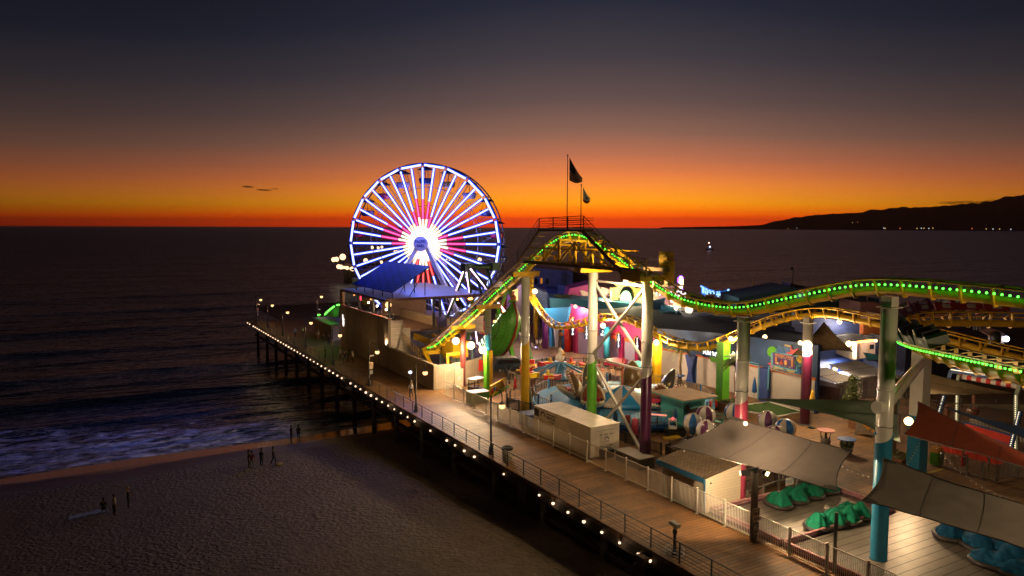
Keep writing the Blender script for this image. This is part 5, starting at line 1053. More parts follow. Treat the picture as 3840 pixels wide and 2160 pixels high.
flat('sausage',[(1536,450),(1530,432),(1552,425),(1556,398),(1568,398),(1566,430),(1584,440),(1580,458)],v,M('sausage_red',(.45,.06,.02),.5),.04,bd); flat('ice_cone',disc(1618,420,22,22),v,M('salmon',(.6,.25,.2),.5),.04,bd); flat('ice_cup',[(1600,432),(1636,440),(1632,470),(1606,466)],v-.05,M('sign_yellow',0),.03,bd); flat('cup',disc(1506,440,15,14),v,M('sign_pale_letters',0),.03,bd)
def ringq(cx,cy,rx,ry,vv,mat,a0=0,a1=360): t.part('hoop',MB().tube([PV(W4(cx+rx*math.cos(R(a0+(a1-a0)*k/24)),cy+ry*math.sin(R(a0+(a1-a0)*k/24))),vv) for k in range(25)],.035,5,cap=False),mat)
ringq(1535,282,54,52,FV-.12,LTB,150,370); ringq(1795,432,48,52,FV-.2,GREEN); ringq(1580,498,52,48,FV-.12,M('sign_red',0),20,160)
t=T('fun_games_sign','lit white lettering sign over the arcade shutters next to the palms','sign',(FV-.6,37,3.4))
q=PV(Z6(850,1245),FV-.6); t.part('board',MB().bx(FV-.75,FV-.62,q.y-2.5,q.y+2.3,q.z-.55,q.z+.2),NAVY); t.part('board_tag',MB().prism([(FV-.8,q.y-1.6,q.z-.3),(FV-.8,q.y+1.2,q.z-.4),(FV-.8,q.y+.9,q.z-.9),(FV-.8,q.y-1.9,q.z-.8)],(.04,0,0)),GREEN)
t.part('lettering',text_mb("FUN 'N' GAMES",.62,(FV-.83,q.y,q.z),(0,-1,0),(0,0,1),.03,thick=.012),E('white_letter_glow',(1,.92,.82),2.6))
# magenta games hall
t=T('games_hall','magenta games hall with lilac shutters and plum pillars along the midway','arcade',(FV+4,56,0))
t.part('wall',MB().bx(FV,FV+.4,46.5,65.2,0,4.1),M('plum_wall',(.24,.018,.10),.5)); t.part('upper_panel',MB().prism([(FV-.05,65.3,4.2),(FV-.05,65.3,6.9),(FV-.05,60.4,6.5),(FV-.05,46.5,5.1),(FV-.05,46.5,3.6)],(.3,0,0)),RIB)
t.part('roof',MB().prism([(FV+.42,46.5,5.3),(FV+.42,65,5.6),(FV+15,65,5.9),(FV+15,46.5,5.5)],(0,0,.2)),ROOFD)
for i,(a0,a1) in enumerate(((60.8,63.3),(57.0,59.4),(53.6,56.0),(50.3,52.6),(47.2,49.2))):
    s=t.part('roller_shutter',MB().bx(FV-.08,FV-.003,a0,a1,.02,3.15),SHUTL); t.part('lintel',MB().bx(FV-.16,FV-.003,a0,a1,3.155,3.62),ORANGE,s)
for a in (63.7,59.9,56.5,53.1,49.75,46.7): t.part('pillar',MB().prism([(FV-.45,a-.42,0),(FV-.45,a+.30,0),(FV-.45,a+.42,3.7),(FV-.45,a-.32,3.7)],(.44,0,0)),M('pillar_plum',(.30,.012,.09),.4))
t.part('orange_wedge',MB().prism([(FV-.2,65.4,3.6),(FV-.2,66.6,3.8),(FV-.2,65.6,6.0),(FV-.2,65.3,6.0)],(.1,0,0)),ORANGE)
t.part('blue_fascia',MB().prism([PV(Z5(*q),FV-.6) for q in ((405,452),(688,440),(640,690),(560,655),(450,600))],(.25,0,0)),M('sky_blue_panel',(.04,.25,.50),.4,var=.1))
t.part('pillar',MB().bx(FV-.5,FV,65.7,66.9,0,4.2).bx(FV-.5,FV,69.6,70.3,0,4.2),M('sky_blue_panel',0)); t.part('white_fin',MB().prism([(FV-.55,69.3,4.2),(FV-.55,67.4,4.0),(FV-.55,68.2,.2),(FV-.55,68.5,.2)],(.2,0,0)),WHITE)
t.part('sun_emblem',MB().prism([PV((1900+595/2.899+r_*9,1000+735/2.899+z_*9),FV-.55) for r_,z_ in star_pts(9,1,.7)],(-.06,0,0)),M('dragon_orange',0))
def vsign(label,a,z0,z1,letters):
    t=T('vertical_sign',label,'sign',(FV-.7,a,z0),group='vertical signs on the games hall'); t.part('board',MB().bx(FV-1.15,FV-.5,a-.05,a+.05,z0,z1),M('sign_navy',(.01,.02,.12),.4)); n=len(letters); mb=MB(); h=(z1-z0)/n
    for i,ch in enumerate(letters):
        c=Vector((FV-.86,a-.06,z1-h*(i+.5)))
        if ch=='v': mb.prism([c+Vector((x*.17,0,z*.17)) for x,z in ((0,-1),(1,.3),(.8,.8),(.4,.9),(0,.5),(-.4,.9),(-.8,.8),(-1,.3))],(0,-.03,0))
        else: mb.merge(text_mb(ch,h*1.25,c,(1,0,0),(0,0,1),.03,thick=.012))
    t.part('lettering',mb,E('white_letter_glow',0,0)); t.part('arrow_trim',MB().bx(FV-1.3,FV-1.16,a-.04,a+.04,z1-.9,z1+.15).bx(FV-1.0,FV-.7,a-.04,a+.04,z1+.01,z1+.3),M('sign_gold',(.4,.25,.04),.5))
vsign('vertical PLAY sign with heart, farthest left on the magenta hall',63.6,2.6,4.9,'PLAYvTO'); vsign('vertical PLAY sign with heart left of the round teal column',60.2,2.5,4.3,'PLAYvTO'); vsign('vertical sign with heart just right of the white cross brace',53.0,2.3,4.1,'FUNvPLAY'); vsign('vertical sign with heart behind the purple column',49.2,2.2,4.1,'PLAYvWIN')
t=T('ticket_sign','navy box sign with red lamps behind the round teal column','sign',(FV-.6,56,3)); t.part('board',MB().prism([(FV-.7,57.6,3.4),(FV-.7,54.9,3.1),(FV-.7,54.9,4.0),(FV-.7,57.0,4.7)],(.1,0,0)),NAVY); t.part('lettering',text_mb('O\nBOX',.45,(FV-.72,56.6,3.75),(0,-1,0),(0,0,1),.02),E('white_letter_glow',0,0))
q=PV(Z5(1140,695),FV-.7); t.part('red_lamp',MB().ball(q,.16,8,0,(1,1.6,.8)).ball(PV(Z5(1190,760),FV-.4),.14,8,0,(1,2.2,.7)),E('red_flood',(1,.04,.03),14)); t.light('POINT',q-Vector((.4,0,.2)),60,(1,.05,.04),.2)
# roofs, parapets and buildings farther back
def roofbox(name,label,cat,pts,z0,h,mat,extra=None):
    t=T(name,label,cat,(sum(p[0] for p in pts)/len(pts),sum(p[1] for p in pts)/len(pts),0)); t.part('wall',MB().prism([(v,a,0.02) for v,a in pts],(0,0,z0)),mat); t.part('roof',MB().prism([(v,a,z0+.03) for v,a in pts],(0,0,h)),ROOFD)
    return t
t=roofbox('flat_roof_shed','low dark flat roofed building behind the arcade with roof ducts','building',[(44,24),(58,24),(58,62),(44,60)],5.3,.25,M('dull_navy_wall',(.03,.04,.09),.7))
mb=MB()
for i in range(7): mb.bx(45+i*1.7,45.12+i*1.7,25,58,5.6,5.75)
t.part('roof_duct',mb,M('roof_rail',(.06,.055,.05),.6)); q=PV(Z6(640,840),43); t.part('roof_camera',MB().bx(q.x-.2,q.x+.2,q.y-.35,q.y+.35,q.z-.5,q.z+.5).bx(q.x-.5,q.x+.2,q.y+.9,q.y+2.0,q.z-.45,q.z+.3).cyl((q.x,q.y-.3,5.3),(q.x,q.y-.3,q.z),.12),WHITE)
def wallW(name,label,cat,qs,Y,mat,th=6,base=True,parts=()):
    """a building front facing the camera side: outline surveyed on the photograph at northing Y, real depth behind"""
    P_=[AW(q,Y) for q in qs]; c=sum(P_,Vector())/len(P_); t=T(name,label,cat,(c.x,Y,0),'W'); t.part('front_wall',MB().prism(P_,(0,th,0)),mat); return t
TEALD=M('dark_teal_parapet',(.015,.11,.16),.6,var=.2); BLUW=bricky('blue_corrugated',(.07,.10,.20),(.06,.09,.18),(.04,.06,.13),.8,80,.03,.6,rotv=(PI/2,0,0),bump=.3,off=0,noise_amt=.3)
wallW('teal_parapet_building','long dark teal parapet building behind the blue and magenta panels','building',[Z5(468,342),Z5(1480,405),Z5(1480,440),Z5(1500,520),Z5(480,520)],116,TEALD,8)
t=wallW('warehouse','blue corrugated warehouse with a lit orange window in the distance','warehouse',[Z4(1140,300),Z4(1590,345),Z4(1590,640),Z4(1400,660),Z4(1140,660)],150,BLUW,14)
t.part('lit_window',MB().prism([AW(Z4(*q),149.9) for q in ((1236,414),(1260,414),(1260,474),(1236,474))],(0,-.06,0)),E('amber_window',(1,.33,.05),.45))
for x in (1190,1310): t.part('window',MB().prism([AW(Z4(*q),149.9) for q in ((x-12,420),(x+12,420),(x+12,478),(x-12,478))],(0,-.06,0)),GLASS)
t.part('lower_annex',MB().prism([AW(Z4(*q),143) for q in ((1140,560),(1300,520),(1430,545),(1430,640),(1140,640))],(0,6,0)),M('annex_blue',(.03,.07,.25),.6)); t.part('pale_panel',MB().prism([AW(Z4(*q),142.8) for q in ((1425,490),(1520,500),(1520,640),(1425,640))],(0,-.1,0)),M('pale_blue_panel',(.12,.2,.4),.6)); t.part('pipe',MB().cyl(AW(Z4(1470,350),149.7),AW(Z4(1470,480),149.7),.12).cyl(AW(Z4(1490,350),149.7),AW(Z4(1490,480),149.7),.12).cyl(AW(Z4(1510,350),149.7),AW(Z4(1510,480),149.7),.12),M('pipe_blue',(.05,.07,.13),.6))
t.part('side_wall',MB().prism([AW(Z4(*q),158) for q in ((1592,350),(1800,410),(1800,640),(1592,640))],(0,8,0)),M('dark_brown_side',(.05,.03,.035),.8))
t=wallW('magenta_hall','magenta gabled building with a pale banner behind the teal parapet','building',[Z5(683,240),Z5(910,185),Z5(1030,215),Z5(1030,400),Z5(640,400)],126,MAG,8)
t.part('banner',MB().prism([AW(Z5(*q),125.8) for q in ((795,255),(850,265),(912,295),(905,350),(850,330),(815,305))],(0,-.08,0)),M('pale_banner',(.62,.48,.36),.6))
t=wallW('peach_hall','peach gabled building with round wall lamps between the white columns','building',[Z5(1025,220),Z5(1140,250),Z5(1145,400),Z5(1025,400)],123,PEACH,8)
for q in ((1040,320),(1112,315)): c=AW(Z5(*q),122.7); t.part('wall_lamp',MB().ball(c,.42,8,0,(1,.6,1)),DARK); t.light('POINT',c-Vector((0,2.2,-.5)),700,(1,.7,.5),.3)
YW=M('yellow_arch_wall',(.62,.5,.12),.5,var=.1); c=AW(Z5(1310,320),120)
t=T('arch_building','yellow building with a great round arch and green interior','building',(c.x,120,0),'W')
ar=[Z5(*q) for q in ((1140,232),(1210,222),(1160,185),(1400,150),(1392,232),(1470,238),(1470,400),(1395,400),(1385,300))]
arcq=[Z5(1310+82*math.cos(R(g)),315+105*math.sin(R(g))) for g in range(-12,-176,-12)]
t.part('front_wall',MB().prism([AW(q,120) for q in ar[:7]+[Z5(1392,400)]+arcq+[Z5(1228,400),Z5(1140,400)]],(0,2,0)),YW); t.part('inner_wall',MB().prism([AW(Z5(*q),124) for q in ((1200,255),(1420,255),(1420,410),(1200,410))],(0,1,0)),M('inner_green',(.08,.28,.16),.6))
t.part('arch_window',MB().prism([AW(Z5(*q),123.7) for q in ((1240,215),(1385,215),(1385,262),(1240,262))],(0,.1,0)),M('window_blue_dark',(.03,.05,.10),.3)); t.part('orange_base',MB().prism([AW(Z5(*q),119.5) for q in ((1210,330),(1232,300),(1310,320),(1310,352),(1225,350))],(0,.3,0)),PEACH)
t.part('green_lamp',MB().ball(AW(Z5(1295,355),119),.95,12,0,(1,.7,1.5)),E('green_white_glow',(.6,1,.5),2)); t.light('POINT',AW(Z5(1300,300),116),2600,(1,.85,.45),.4); t.part('orange_lamp',MB().ball(AW(Z5(1452,385),119),.6,10,0,(1,.7,1.4)),E('orange_glow',(1,.3,.1),5))
t=wallW('pink_shop','pink stucco shop with lit white lettering near the coaster drop','shop',[Z5(1600,195),Z5(1640,185),Z5(1860,195),Z5(1870,270),Z5(1870,460),Z5(1600,460)],117,M('pink_stucco',(.55,.27,.3),.6,var=.1),8)
t.part('yellow_bay',MB().prism([AW(Z5(*q),116.8) for q in ((1594,232),(1652,230),(1652,400),(1594,400))],(0,.1,0)),CREAM); SGN=E('shop_letter_glow',(1,.85,.8),2.0); t.part('lettering',text_mb('STARFISH',1.35,AW(Z5(1755,292),116.6),(1,0,-.06),(0,0,1),.05,thick=.02).merge(MB().tube([AW(Z5(1677+15*math.cos(g*.42),277+15*math.sin(g*.42)),116.6) for g in range(16)],.11,5)),SGN)
t.part('wooden_sign',MB().prism([AW(Z5(*q),114) for q in ((1810,350),(1895,365),(1895,455),(1810,445))],(0,.3,0)),M('plank_sign',(.40,.22,.10),.7)); t.part('door',MB().prism([AW(Z5(*q),115) for q in ((1780,380),(1806,385),(1806,440),(1780,440))],(0,.2,0)),M('dark_door',(.16,.05,.03),.6))
t.part('red_bay',MB().prism([AW(Z5(*q),114.5) for q in ((1900,385),(1940,395),(1940,450),(1900,450))],(0,.3,0)),ORANGE)
wallW('blue_sail_wall','slanted blue wing wall right of the purple column top','wall',[Z5(1590,372),Z5(1728,340),Z5(1705,490),Z5(1590,470)],110,M('wing_blue',(.03,.16,.34),.6),.5)
t=wallW('turquoise_kiosk','small turquoise and white gabled kiosk roofs under a white lamp','kiosk',[Z5(1690,500),Z5(1850,480),Z5(1930,540),Z5(1690,560)],106,M('kiosk_teal',(.03,.2,.26),.6),5)
t.part('white_wall',MB().prism([AW(Z5(*q),109) for q in ((1870,455),(2030,460),(2030,540),(1930,540))],(0,3,0)),WHITE); t.part('roof',MB().prism([AW(Z5(*q),105) for q in ((1830,530),(1870,480),(1925,540))],(0,5,0)),TEALD); t.part('awning',MB().prism([AW(Z5(*q),108) for q in ((1705,430),(1760,428),(1850,445),(1840,480),(1705,480))],(0,2,0)),M('awning_cyan',(.05,.30,.38),.6))
wallW('teal_roof_hall','long teal sloping parapet hall on the far right behind the coaster','building',[Z6(1075,632),Z6(1670,512),Z6(1690,530),Z6(2600,640),Z6(2600,800),Z6(1075,740)],112,M('far_teal_wall',(.03,.10,.14),.6),10)
wallW('pale_gable','pale grey gable end rising over the far teal hall','building',[Z6(1635,468),Z6(1835,512),Z6(1700,540),Z6(1635,520)],118,M('pale_gable_paint',(.28,.3,.33),.6),4)
wallW('teal_far_wall','flat teal upper wall behind the big teal column','building',[Z7(0,395),Z7(130,440),Z7(390,390),Z7(490,410),Z7(490,510),Z7(160,440),Z7(0,470)],98,M('far_blue_teal',(.05,.17,.24),.6),5)
wallW('dark_red_hall','dark brown red hall wall left of the big teal column','building',[Z7(500,465),Z7(620,458),Z7(740,490),Z7(740,600),Z7(500,600)],92,M('dark_red_wall',(.12,.035,.02),.7),6)
t=wallW('navy_workshop','navy plank building lit by wall lamps at the back right','building',[Z7(0,615),Z7(130,620),Z7(530,690),Z7(530,860),Z7(420,880),Z7(0,880)],88,M('navy_plank',(.035,.05,.13),.6,var=.3),6)
t.part('orange_wall',MB().prism([AW(Z7(*q),87) for q in ((530,690),(715,700),(715,840),(530,840))],(0,4,0)),M('rust_orange_wall',(.34,.09,.015),.6)); t.part('orange_canopy',MB().prism([AW(Z7(*q),84) for q in ((510,690),(600,640),(720,640),(720,585),(650,580),(560,640))],(0,2,0)),M('peach_canopy',(.5,.3,.15),.6))
t=wallW('grey_annex','low grey annex with a string of orange bulbs along its roof','building',[Z7(430,865),Z7(650,845),Z7(650,1000),Z7(430,1050)],78,M('annex_grey',(.34,.29,.22),.7),5)
for i in range(10):
    c=AW(Z7(475+i*18,866-i*2),77.7); t.part('roof_bulb',MB().ball(c,.12,8),E('orange_bulb',(1,.35,.06),9))
t.part('pillar',MB().prism([AW(Z7(*q),77.5) for q in ((435,862),(466,860),(464,1040),(435,1040))],(0,.4,0)),WHITE); t.part('window',MB().prism([AW(Z7(*q),77.6) for q in ((598,893),(638,890),(638,935),(598,938))],(0,.05,0)),GLASS)
t=T('blue_store_wall','blue plank store wall with a white flood lamp above the tin sheds','wall',(41,29.5,0)); t.part('planks',MB().prism([(28.9,28.9,0),(28.9,28.9,5.2),(46,29.0,4.7),(46,29.0,0)],(0,.3,0)),bricky('blue_planks',(.03,.06,.24),(.026,.052,.21),(.012,.025,.10),30,.2,.014,.6,rotv=(PI/2,0,0),bump=.5))
t.part('roof',MB().prism([(42.6,29.32,4.4),(46,29.32,4.4),(46,38,4.4),(42.6,38,4.4)],(0,0,.15)),ROOFD)
TIN=bricky('corrugated_tin',(.50,.47,.42),(.46,.43,.38),(.10,.09,.08),.42,40,.09,.4,metal=.0,bump=.8,off=0)
def shed(label,v0,v1,a0,a1,z0,z1):
    t=T('tin_shed',label,'shed',((v0+v1)/2,(a0+a1)/2,0),group='tin roofed sheds'); t.part('wall',MB().bx(v0+.2,v1-.2,a0+.2,a1-.2,0,z0-.1),M('shed_pale_wall',(.45,.41,.36),.6)); t.part('roof',MB().prism([(v0,a0,z0),(v1,a0,z0),(v1,a1,z1),(v0,a1,z1)],(0,0,.07)),TIN); t.part('door',MB().bx(v0+.5,v0+1.4,a0+.15,a0+.197,.05,z0-.35),M('shed_door',(.3,.27,.24),.6))
shed('left tin roofed shed against the blue store wall',33.4,36.6,24.6,28.2,2.2,2.9); shed('right tin roofed white shed under the flood lamp',37.4,42.4,24.6,28.6,2.3,3.1); shed('small plain shed beside the right tin roof',41.5,45,22.6,24.4,1.9,2.05)
# neon signs far behind
t=T('neon_arcade_sign','tall purple and white neon sign far behind the coaster drop','sign',tuple(AW((2553,1085),135)),'W')
c=lambda x,y,Y=135:AW((2520+x/18.12,1020+y/18.12),Y)
t.part('panel',MB().prism([c(440,460),c(770,460),c(770,880),c(640,880),c(440,720)],(0,.3,0)),E('neon_cream',(1,.72,.42),4)); t.part('neon_crown',MB().tube([c(420,700),c(430,420),c(480,400),c(560,290),c(650,300),c(700,380),c(770,440)],.16,6),E('neon_violet',(.32,.06,1),5)); t.part('lower_panel',MB().prism([c(480,970),c(740,970),c(720,1080),c(640,1180),c(530,1160)],(0,.3,0)),E('neon_cream',0,0)); t.part('neon_foot',MB().tube([c(640,1200),c(690,1190),c(740,1150)],.14,6),E('neon_violet',0,0))
t.part('bulb',MB().ball(c(610,390,134.8),.28,8),E('neon_cream',0,0)); t.part('lettering',MB().prism([c(550,560,134.9),c(690,560,134.9),c(690,640,134.9),c(550,640,134.9)],(0,-.05,0)),E('neon_lilac',(.8,.6,1),3)); t.part('post',MB().cyl(c(600,1180,135.4),AW((2553,1180),135.4),.2),GREY)
t=T('blue_neon_sign','blue neon roof sign with letters seen from behind','sign',tuple(AW((2680,1110),150)),'W'); c=lambda x,y,Y=150:AW((2600+x/16.1,1040+y/16.1),Y)
NB=E('neon_blue',(.03,.20,1),1.2); NC=E('neon_white_blue',(.40,.75,1),1.5); BRD=E('sign_back_glow',(.01,.10,.42),.8)
t.part('frame',MB().prism([c(470,560,150.3),c(680,650,150.3),c(1260,850,150.3),c(1260,1000,150.3),c(900,1010,150.3),c(700,1040,150.3),c(520,930,150.3)],(0,.2,0)).prism([c(1330,900,150.3),c(1640,880,150.3),c(1880,780,150.3),c(2060,740,150.3),c(2080,1180,150.3),c(1900,1240,150.3),c(1330,1130,150.3)],(0,.2,0)),BRD)
mb=MB(); m2=MB()
for (x0,y0,x1,y1) in ((440,530,560,600),(560,640,560,940),(575,610,650,640),(640,650,630,960),(715,685,850,740),(745,780,745,1020),(850,790,840,1040),(920,770,1010,800),(1045,830,1045,1010),(945,850,945,920),(1110,830,1250,865),(1245,900,1240,1010),(1410,880,1480,905),(1400,980,1420,1080),(1500,950,1500,1180),(1540,890,1590,900),(1590,960,1600,1110),(1640,960,1600,1040),(1700,920,1700,1180),(1800,900,1790,1000),(1790,1000,1850,1000),(1800,1010,1795,1110)): m2.tube([c(x0,y0),c(x1,y1)],.14,5)
m2.tube([c(2105,710),c(2100,1180)],.22,5); t.part('neon_letter_tube',m2,NC)
for (x0,y0,x1,y1) in ((430,500,680,600),(680,610,860,700),(880,740,1260,830),(500,930,700,1060),(1350,880,1640,860),(2140,690,2150,1180),(520,620,520,930)): mb.tube([c(x0,y0,150.1),c(x1,y1,150.1)],.16,5)
t.part('neon_outline',mb,NB); t.part('support',MB().bar(c(700,1080,150.6),c(700,1400,150.6),.3).bar(c(1300,1130,150.6),c(1300,1400,150.6),.3).bar(c(1980,1200,150.6),c(1980,1500,150.6),.3).bar(c(1330,1160,150.4),c(1960,1280,150.4),.3),PEACH)
def park_pole(label,q,Y,h,arm=True,zbot=0):
    p=AW(q,Y); t=T('pole_lamp',label,'lamp post',(p.x,Y,0),'W'); t.part('post',MB().cyl((p.x,Y,0),(p.x,Y,p.z),.14,.09,8),M('lamp_post_tan',(.45,.30,.08),.5)); t.part('speaker',MB().bx(p.x-.55,p.x-.16,Y-.25,Y+.25,p.z-3.5,p.z-2.0).bx(p.x+.16,p.x+.55,Y-.25,Y+.25,p.z-3.5,p.z-2.0),CREAM)
    if arm: t.part('arm',MB().tube([(p.x,Y,p.z),(p.x-.7,Y,p.z+.5),(p.x-2.3,Y,p.z+.6)],.07,6),GREY); t.part('lamp_head',MB().bx(p.x-2.8,p.x-2.0,Y-.2,Y+.2,p.z+.5,p.z+.65),GREY)
park_pole('tan lamp post with twin speakers far behind the coaster dip',Z6(1228,420),125,8); park_pole('tan lamp post with speakers just left of the big teal column',Z7(572,370),105,8,False)
p=AW(Z6(1665,310),118); t=T('thin_mast','thin bare mast with a small head beside the pale gable','mast',(p.x,118,0),'W'); t.part('pole',MB().cyl((p.x,118,0),(p.x,118,p.z),.07,n=6),DARK); t.part('head',MB().ball((p.x-.2,118,p.z),.3,6),DARK)
# ------------------------------------------------------------------ bumper car rinks
FLM=bricky('steel_floor_plates',(.29,.25,.215),(.25,.215,.185),(.05,.042,.036),40,.62,.03,.42,bump=.25,noise_amt=.3,metal=.55)
struct('rink_floor',MB().bx(.65,10.9,3.75,9.05,-.02,.10).bx(.65,16,-24,3.35,-.02,.10),FLM)
PIPE=M('pink_kerb_pipe',(.42,.20,.22),.35,var=.2); PIPED=M('plum_kerb',(.14,.07,.09),.5,var=.3)
def kerb(label,pts):
    t=T('rink_kerb',label,'kerb',(pts[0][0],pts[0][1],0)); t.part('pipe',MB().tube([(v,a,.40) for v,a in pts],.085,8),PIPE); t.part('pipe',MB().tube([(v,a,.24) for v,a in pts],.075,8),PIPE)
    mb=MB()
    for (v0,a0),(v1,a1) in zip(pts,pts[1:]): mb.bar((v0,a0,.11),(v1,a1,.11),.2,.2)
    t.part('base_rail',mb,PIPED)
kerb('pink pipe kerb round the upper rink with green covered cars',[(.62,3.6),(.62,9.15),(5.8,9.15),(10.6,8.6),(11.0,8.1),(10.9,3.7)]); kerb('pink pipe kerb dividing the two bumper rinks',[(.62,3.5),(10.9,3.5)]); kerb('pink pipe kerb behind the white fence on the lower rink',[(.62,3.4),(.62,-24)])
GC_=M('green_tarpaulin',(.005,.15,.085),.8,spec=.15,var=.3,scale=3,bump=.8,bscale=5); BC_=M('teal_blue_tarpaulin',(.006,.07,.16),.8,spec=.15,var=.35,scale=3,bump=.8,bscale=5); RUB=M('bumper_rubber',(.03,.022,.018),.5)
def bumper_car(v,a,rz,mat,label,seed,big=1.0):
    rnd=random.Random(seed); t=T('bumper_car',label,'bumper car',(v,a,.1),'L',rz,group='covered bumper cars')
    n=84; m=12
    def fn(x,y):
        g=2*PI*x; r0=1.0+.12*math.cos(2*g)
        prof=[(1.03,.12),(1.07,.30),(1.00,.44),(.86,.52),(.62,.58),(.34,.60),(0.0,.60)]
        f=y*6; i=min(5,int(f)); f-=i; r=prof[i][0]*(1-f)+prof[i+1][0]*f; z=prof[i][1]*(1-f)+prof[i+1][1]*f
        fold=.055*math.sin(g*11+seed+2*math.sin(3*g))*(1-y)+.03*abs(noise.noise(Vector((math.cos(g)*5,math.sin(g)*5,seed+y*4))))-.04*abs(math.sin(g*6+seed*2+y*5))*(1-y)+.05*noise.noise(Vector((math.cos(g)*2.2,math.sin(g)*2.2,seed+y*2)))
        X=r*math.cos(g); Yy=r*math.sin(g)
        hump=.46*math.exp(-(((X+.38)/.30)**2+(Yy/.52)**2))+.20*math.exp(-(((X-.42)/.22)**2+(Yy/.34)**2)); cr=.07*abs(math.sin(5*X+3*Yy+seed))*(1 if y>.25 else 0)*math.exp(-(X*X+Yy*Yy)*.8)
        rr=r*r0*(1+fold)*.98
        return (rr*math.cos(g)*1.12*big, rr*math.sin(g)*.92*big, z+hump+cr+fold*.5)
    t.part('cover',MB().grid(n,30,fn),mat)
    t.part('tyre_ring',MB().tube([(1.02*1.12*1.1*math.cos(2*PI*k/28)*big,1.02*.92*1.02*math.sin(2*PI*k/28)*big,.17) for k in range(29)],.14,8,cap=False),RUB)
gl=['green covered bumper car nearest the white hut','second green covered bumper car from the white hut','third green covered bumper car from the white hut','green covered bumper car under the big grey sail corner']
for i,q in enumerate(((1255,1150),(1395,1105),(1530,1065),(1660,1025))):
    p=GP(Y1(*q),.45); bumper_car(p.x,p.y,R(70+13*i),GC_,gl[i],i*3+1,.78)
gl=['green covered bumper car at the near end of the pink dividing kerb','second green covered car along the pink dividing kerb','third green covered car along the pink dividing kerb','green covered bumper car touching the teal column']
for i,q in enumerate(((1622,1350),(1755,1310),(1860,1285),(1945,1245))):
    p=GP(Y1(*q),.45); bumper_car(p.x,p.y,R(20+25*i),GC_,gl[i],i*5+40,.80)
bl=['blue covered bumper car closest to the teal column','blue covered bumper car below the grey sail edge','blue covered bumper car second from the right frame edge','nearest blue covered bumper car at the lower right','blue covered bumper car cut by the right frame edge']
for i,q in enumerate(((1010,1125),(1195,1195),(1420,1260),(1320,1330),(1530,1400))):
    p=GP(Y2(*q),.45); bumper_car(p.x,p.y,R(15+31*i),BC_,bl[i],i*7+90,.92)
# ------------------------------------------------------------------ shade sails
def sail(name,label,corners,mat,sag=.9,lift=.0,n=46,patch=None,edge=.10):
    A_,B_,C_,D_=[Vector(c) for c in corners]; t=T(name,label,'shade sail',tuple(sum((Vector(c) for c in corners),Vector())/4))
    ctr=(A_+B_+C_+D_)/4
    def fn(x,y):
        p=A_*(1-x)*(1-y)+B_*x*(1-y)+C_*x*y+D_*(1-x)*y
        ex=4*x*(1-x); ey=4*y*(1-y)
        e=max(ex*(1-ey),ey*(1-ex)); p=p+(ctr-p)*edge*1.6*(ex*(1-ey)**2+ey*(1-ex)**2)
        return p+Vector((0,0,-sag*.16*ex*ey+.06*noise.noise(p*.5)+.025*noise.noise(p*2.1)))
    def dark(i,j):
        if patch is None: return 0
        for (cx,cy) in patch:
            if math.hypot(i/n-cx,j/n-cy)<.085: return 1
        return 0
    mb=MB().grid(n,n,fn,0,True,dark); t.part('cloth',mb,[mat,M('sail_corner_patch',(.06,.055,.05),.8)])
    rim=[fn(i/n,0) for i in range(n+1)]+[fn(1,i/n) for i in range(1,n+1)]+[fn(1-i/n,1) for i in range(1,n+1)]+[fn(0,1-i/n) for i in range(1,n)]
    t.part('hem',MB().tube(rim+[rim[0]],.03,5,cap=False),M('sail_hem',(.07,.06,.055),.8))
    t.part('seam',MB().tube([fn(j/n,.36)+Vector((0,0,.02)) for j in range(n+1)],.014,4).tube([fn(j/n,.70)+Vector((0,0,.02)) for j in range(n+1)],.010,4),M('sail_hem',0)); return t
SG_=M('grey_sail_cloth',(.175,.145,.135),.8,var=.10,scale=1.2); SGR=M('green_sail_cloth',(.055,.10,.055),.85,var=.12); SRD=M('rust_sail_cloth',(.22,.035,.014),.85,var=.15); STN=M('tan_sail_cloth',(.48,.38,.23),.8,var=.1); SBL=M('blue_sail_cloth',(.012,.04,.12),.85,var=.1); SOL=M('olive_sail_cloth',(.10,.085,.055),.85,var=.1)
S1=[GP(Y1(262,660),4.2),GP(Y1(845,392),6.3),GP(Y1(1930,703),5.6),GP(Y1(1782,1064),4.3)]
sail('shade_sail','large grey shade sail over the hut and the green covered cars',S1,SG_,edge=.045,patch=((1,0),(1,1),(0,1)))
S2=[GP(Y2(365,912),4.8),GP(Y2(520,605),6.5),GP(Y2(1640,965),6.2),GP(Y2(1640,1290),5.2)]
sail('shade_sail','dark grey shade sail across the teal column at the lower right',S2,SG_,edge=.06,patch=((0,0),(1,0),(0,1)))
sail('shade_sail','rust red triangular shade sail beside the bright flood lamp',[GP(W6(338,88),7.2),GP(W6(160,492),6.0),GP(W6(1900,960),5.6),GP(W6(1900,840),6.0)],SRD,edge=.05)
sail('shade_sail','long green shade sail in front of the maroon column',[GP(Y1(1070,228),4.6),GP(Y2(640,195),4.4),GP(Y2(640,500),3.4),GP(Y2(300,325),3.4)],SGR,edge=.03)
sail('shade_sail','pale tan shade sail under the striped pole at the right',[PA(Y2(836,0),12),PA(Y2(1480,148),8),PA(Y2(1100,155),9),PA(Y2(800,150),12.5)],STN,edge=.05)
sail('shade_sail','narrow navy shade sail crossing the white railing at the right',[PV(W6(500,95),26),PV(W6(900,215),26.5),PV(W6(1800,460),27),PV(W6(1800,600),27)],SBL,edge=.03)
sail('shade_sail','thin olive shade sail edge above the navy one',[PV(W6(440,58),30),PV(W6(900,125),30.5),PV(W6(1800,120),31),PV(W6(1800,245),31)],SOL,edge=.03)
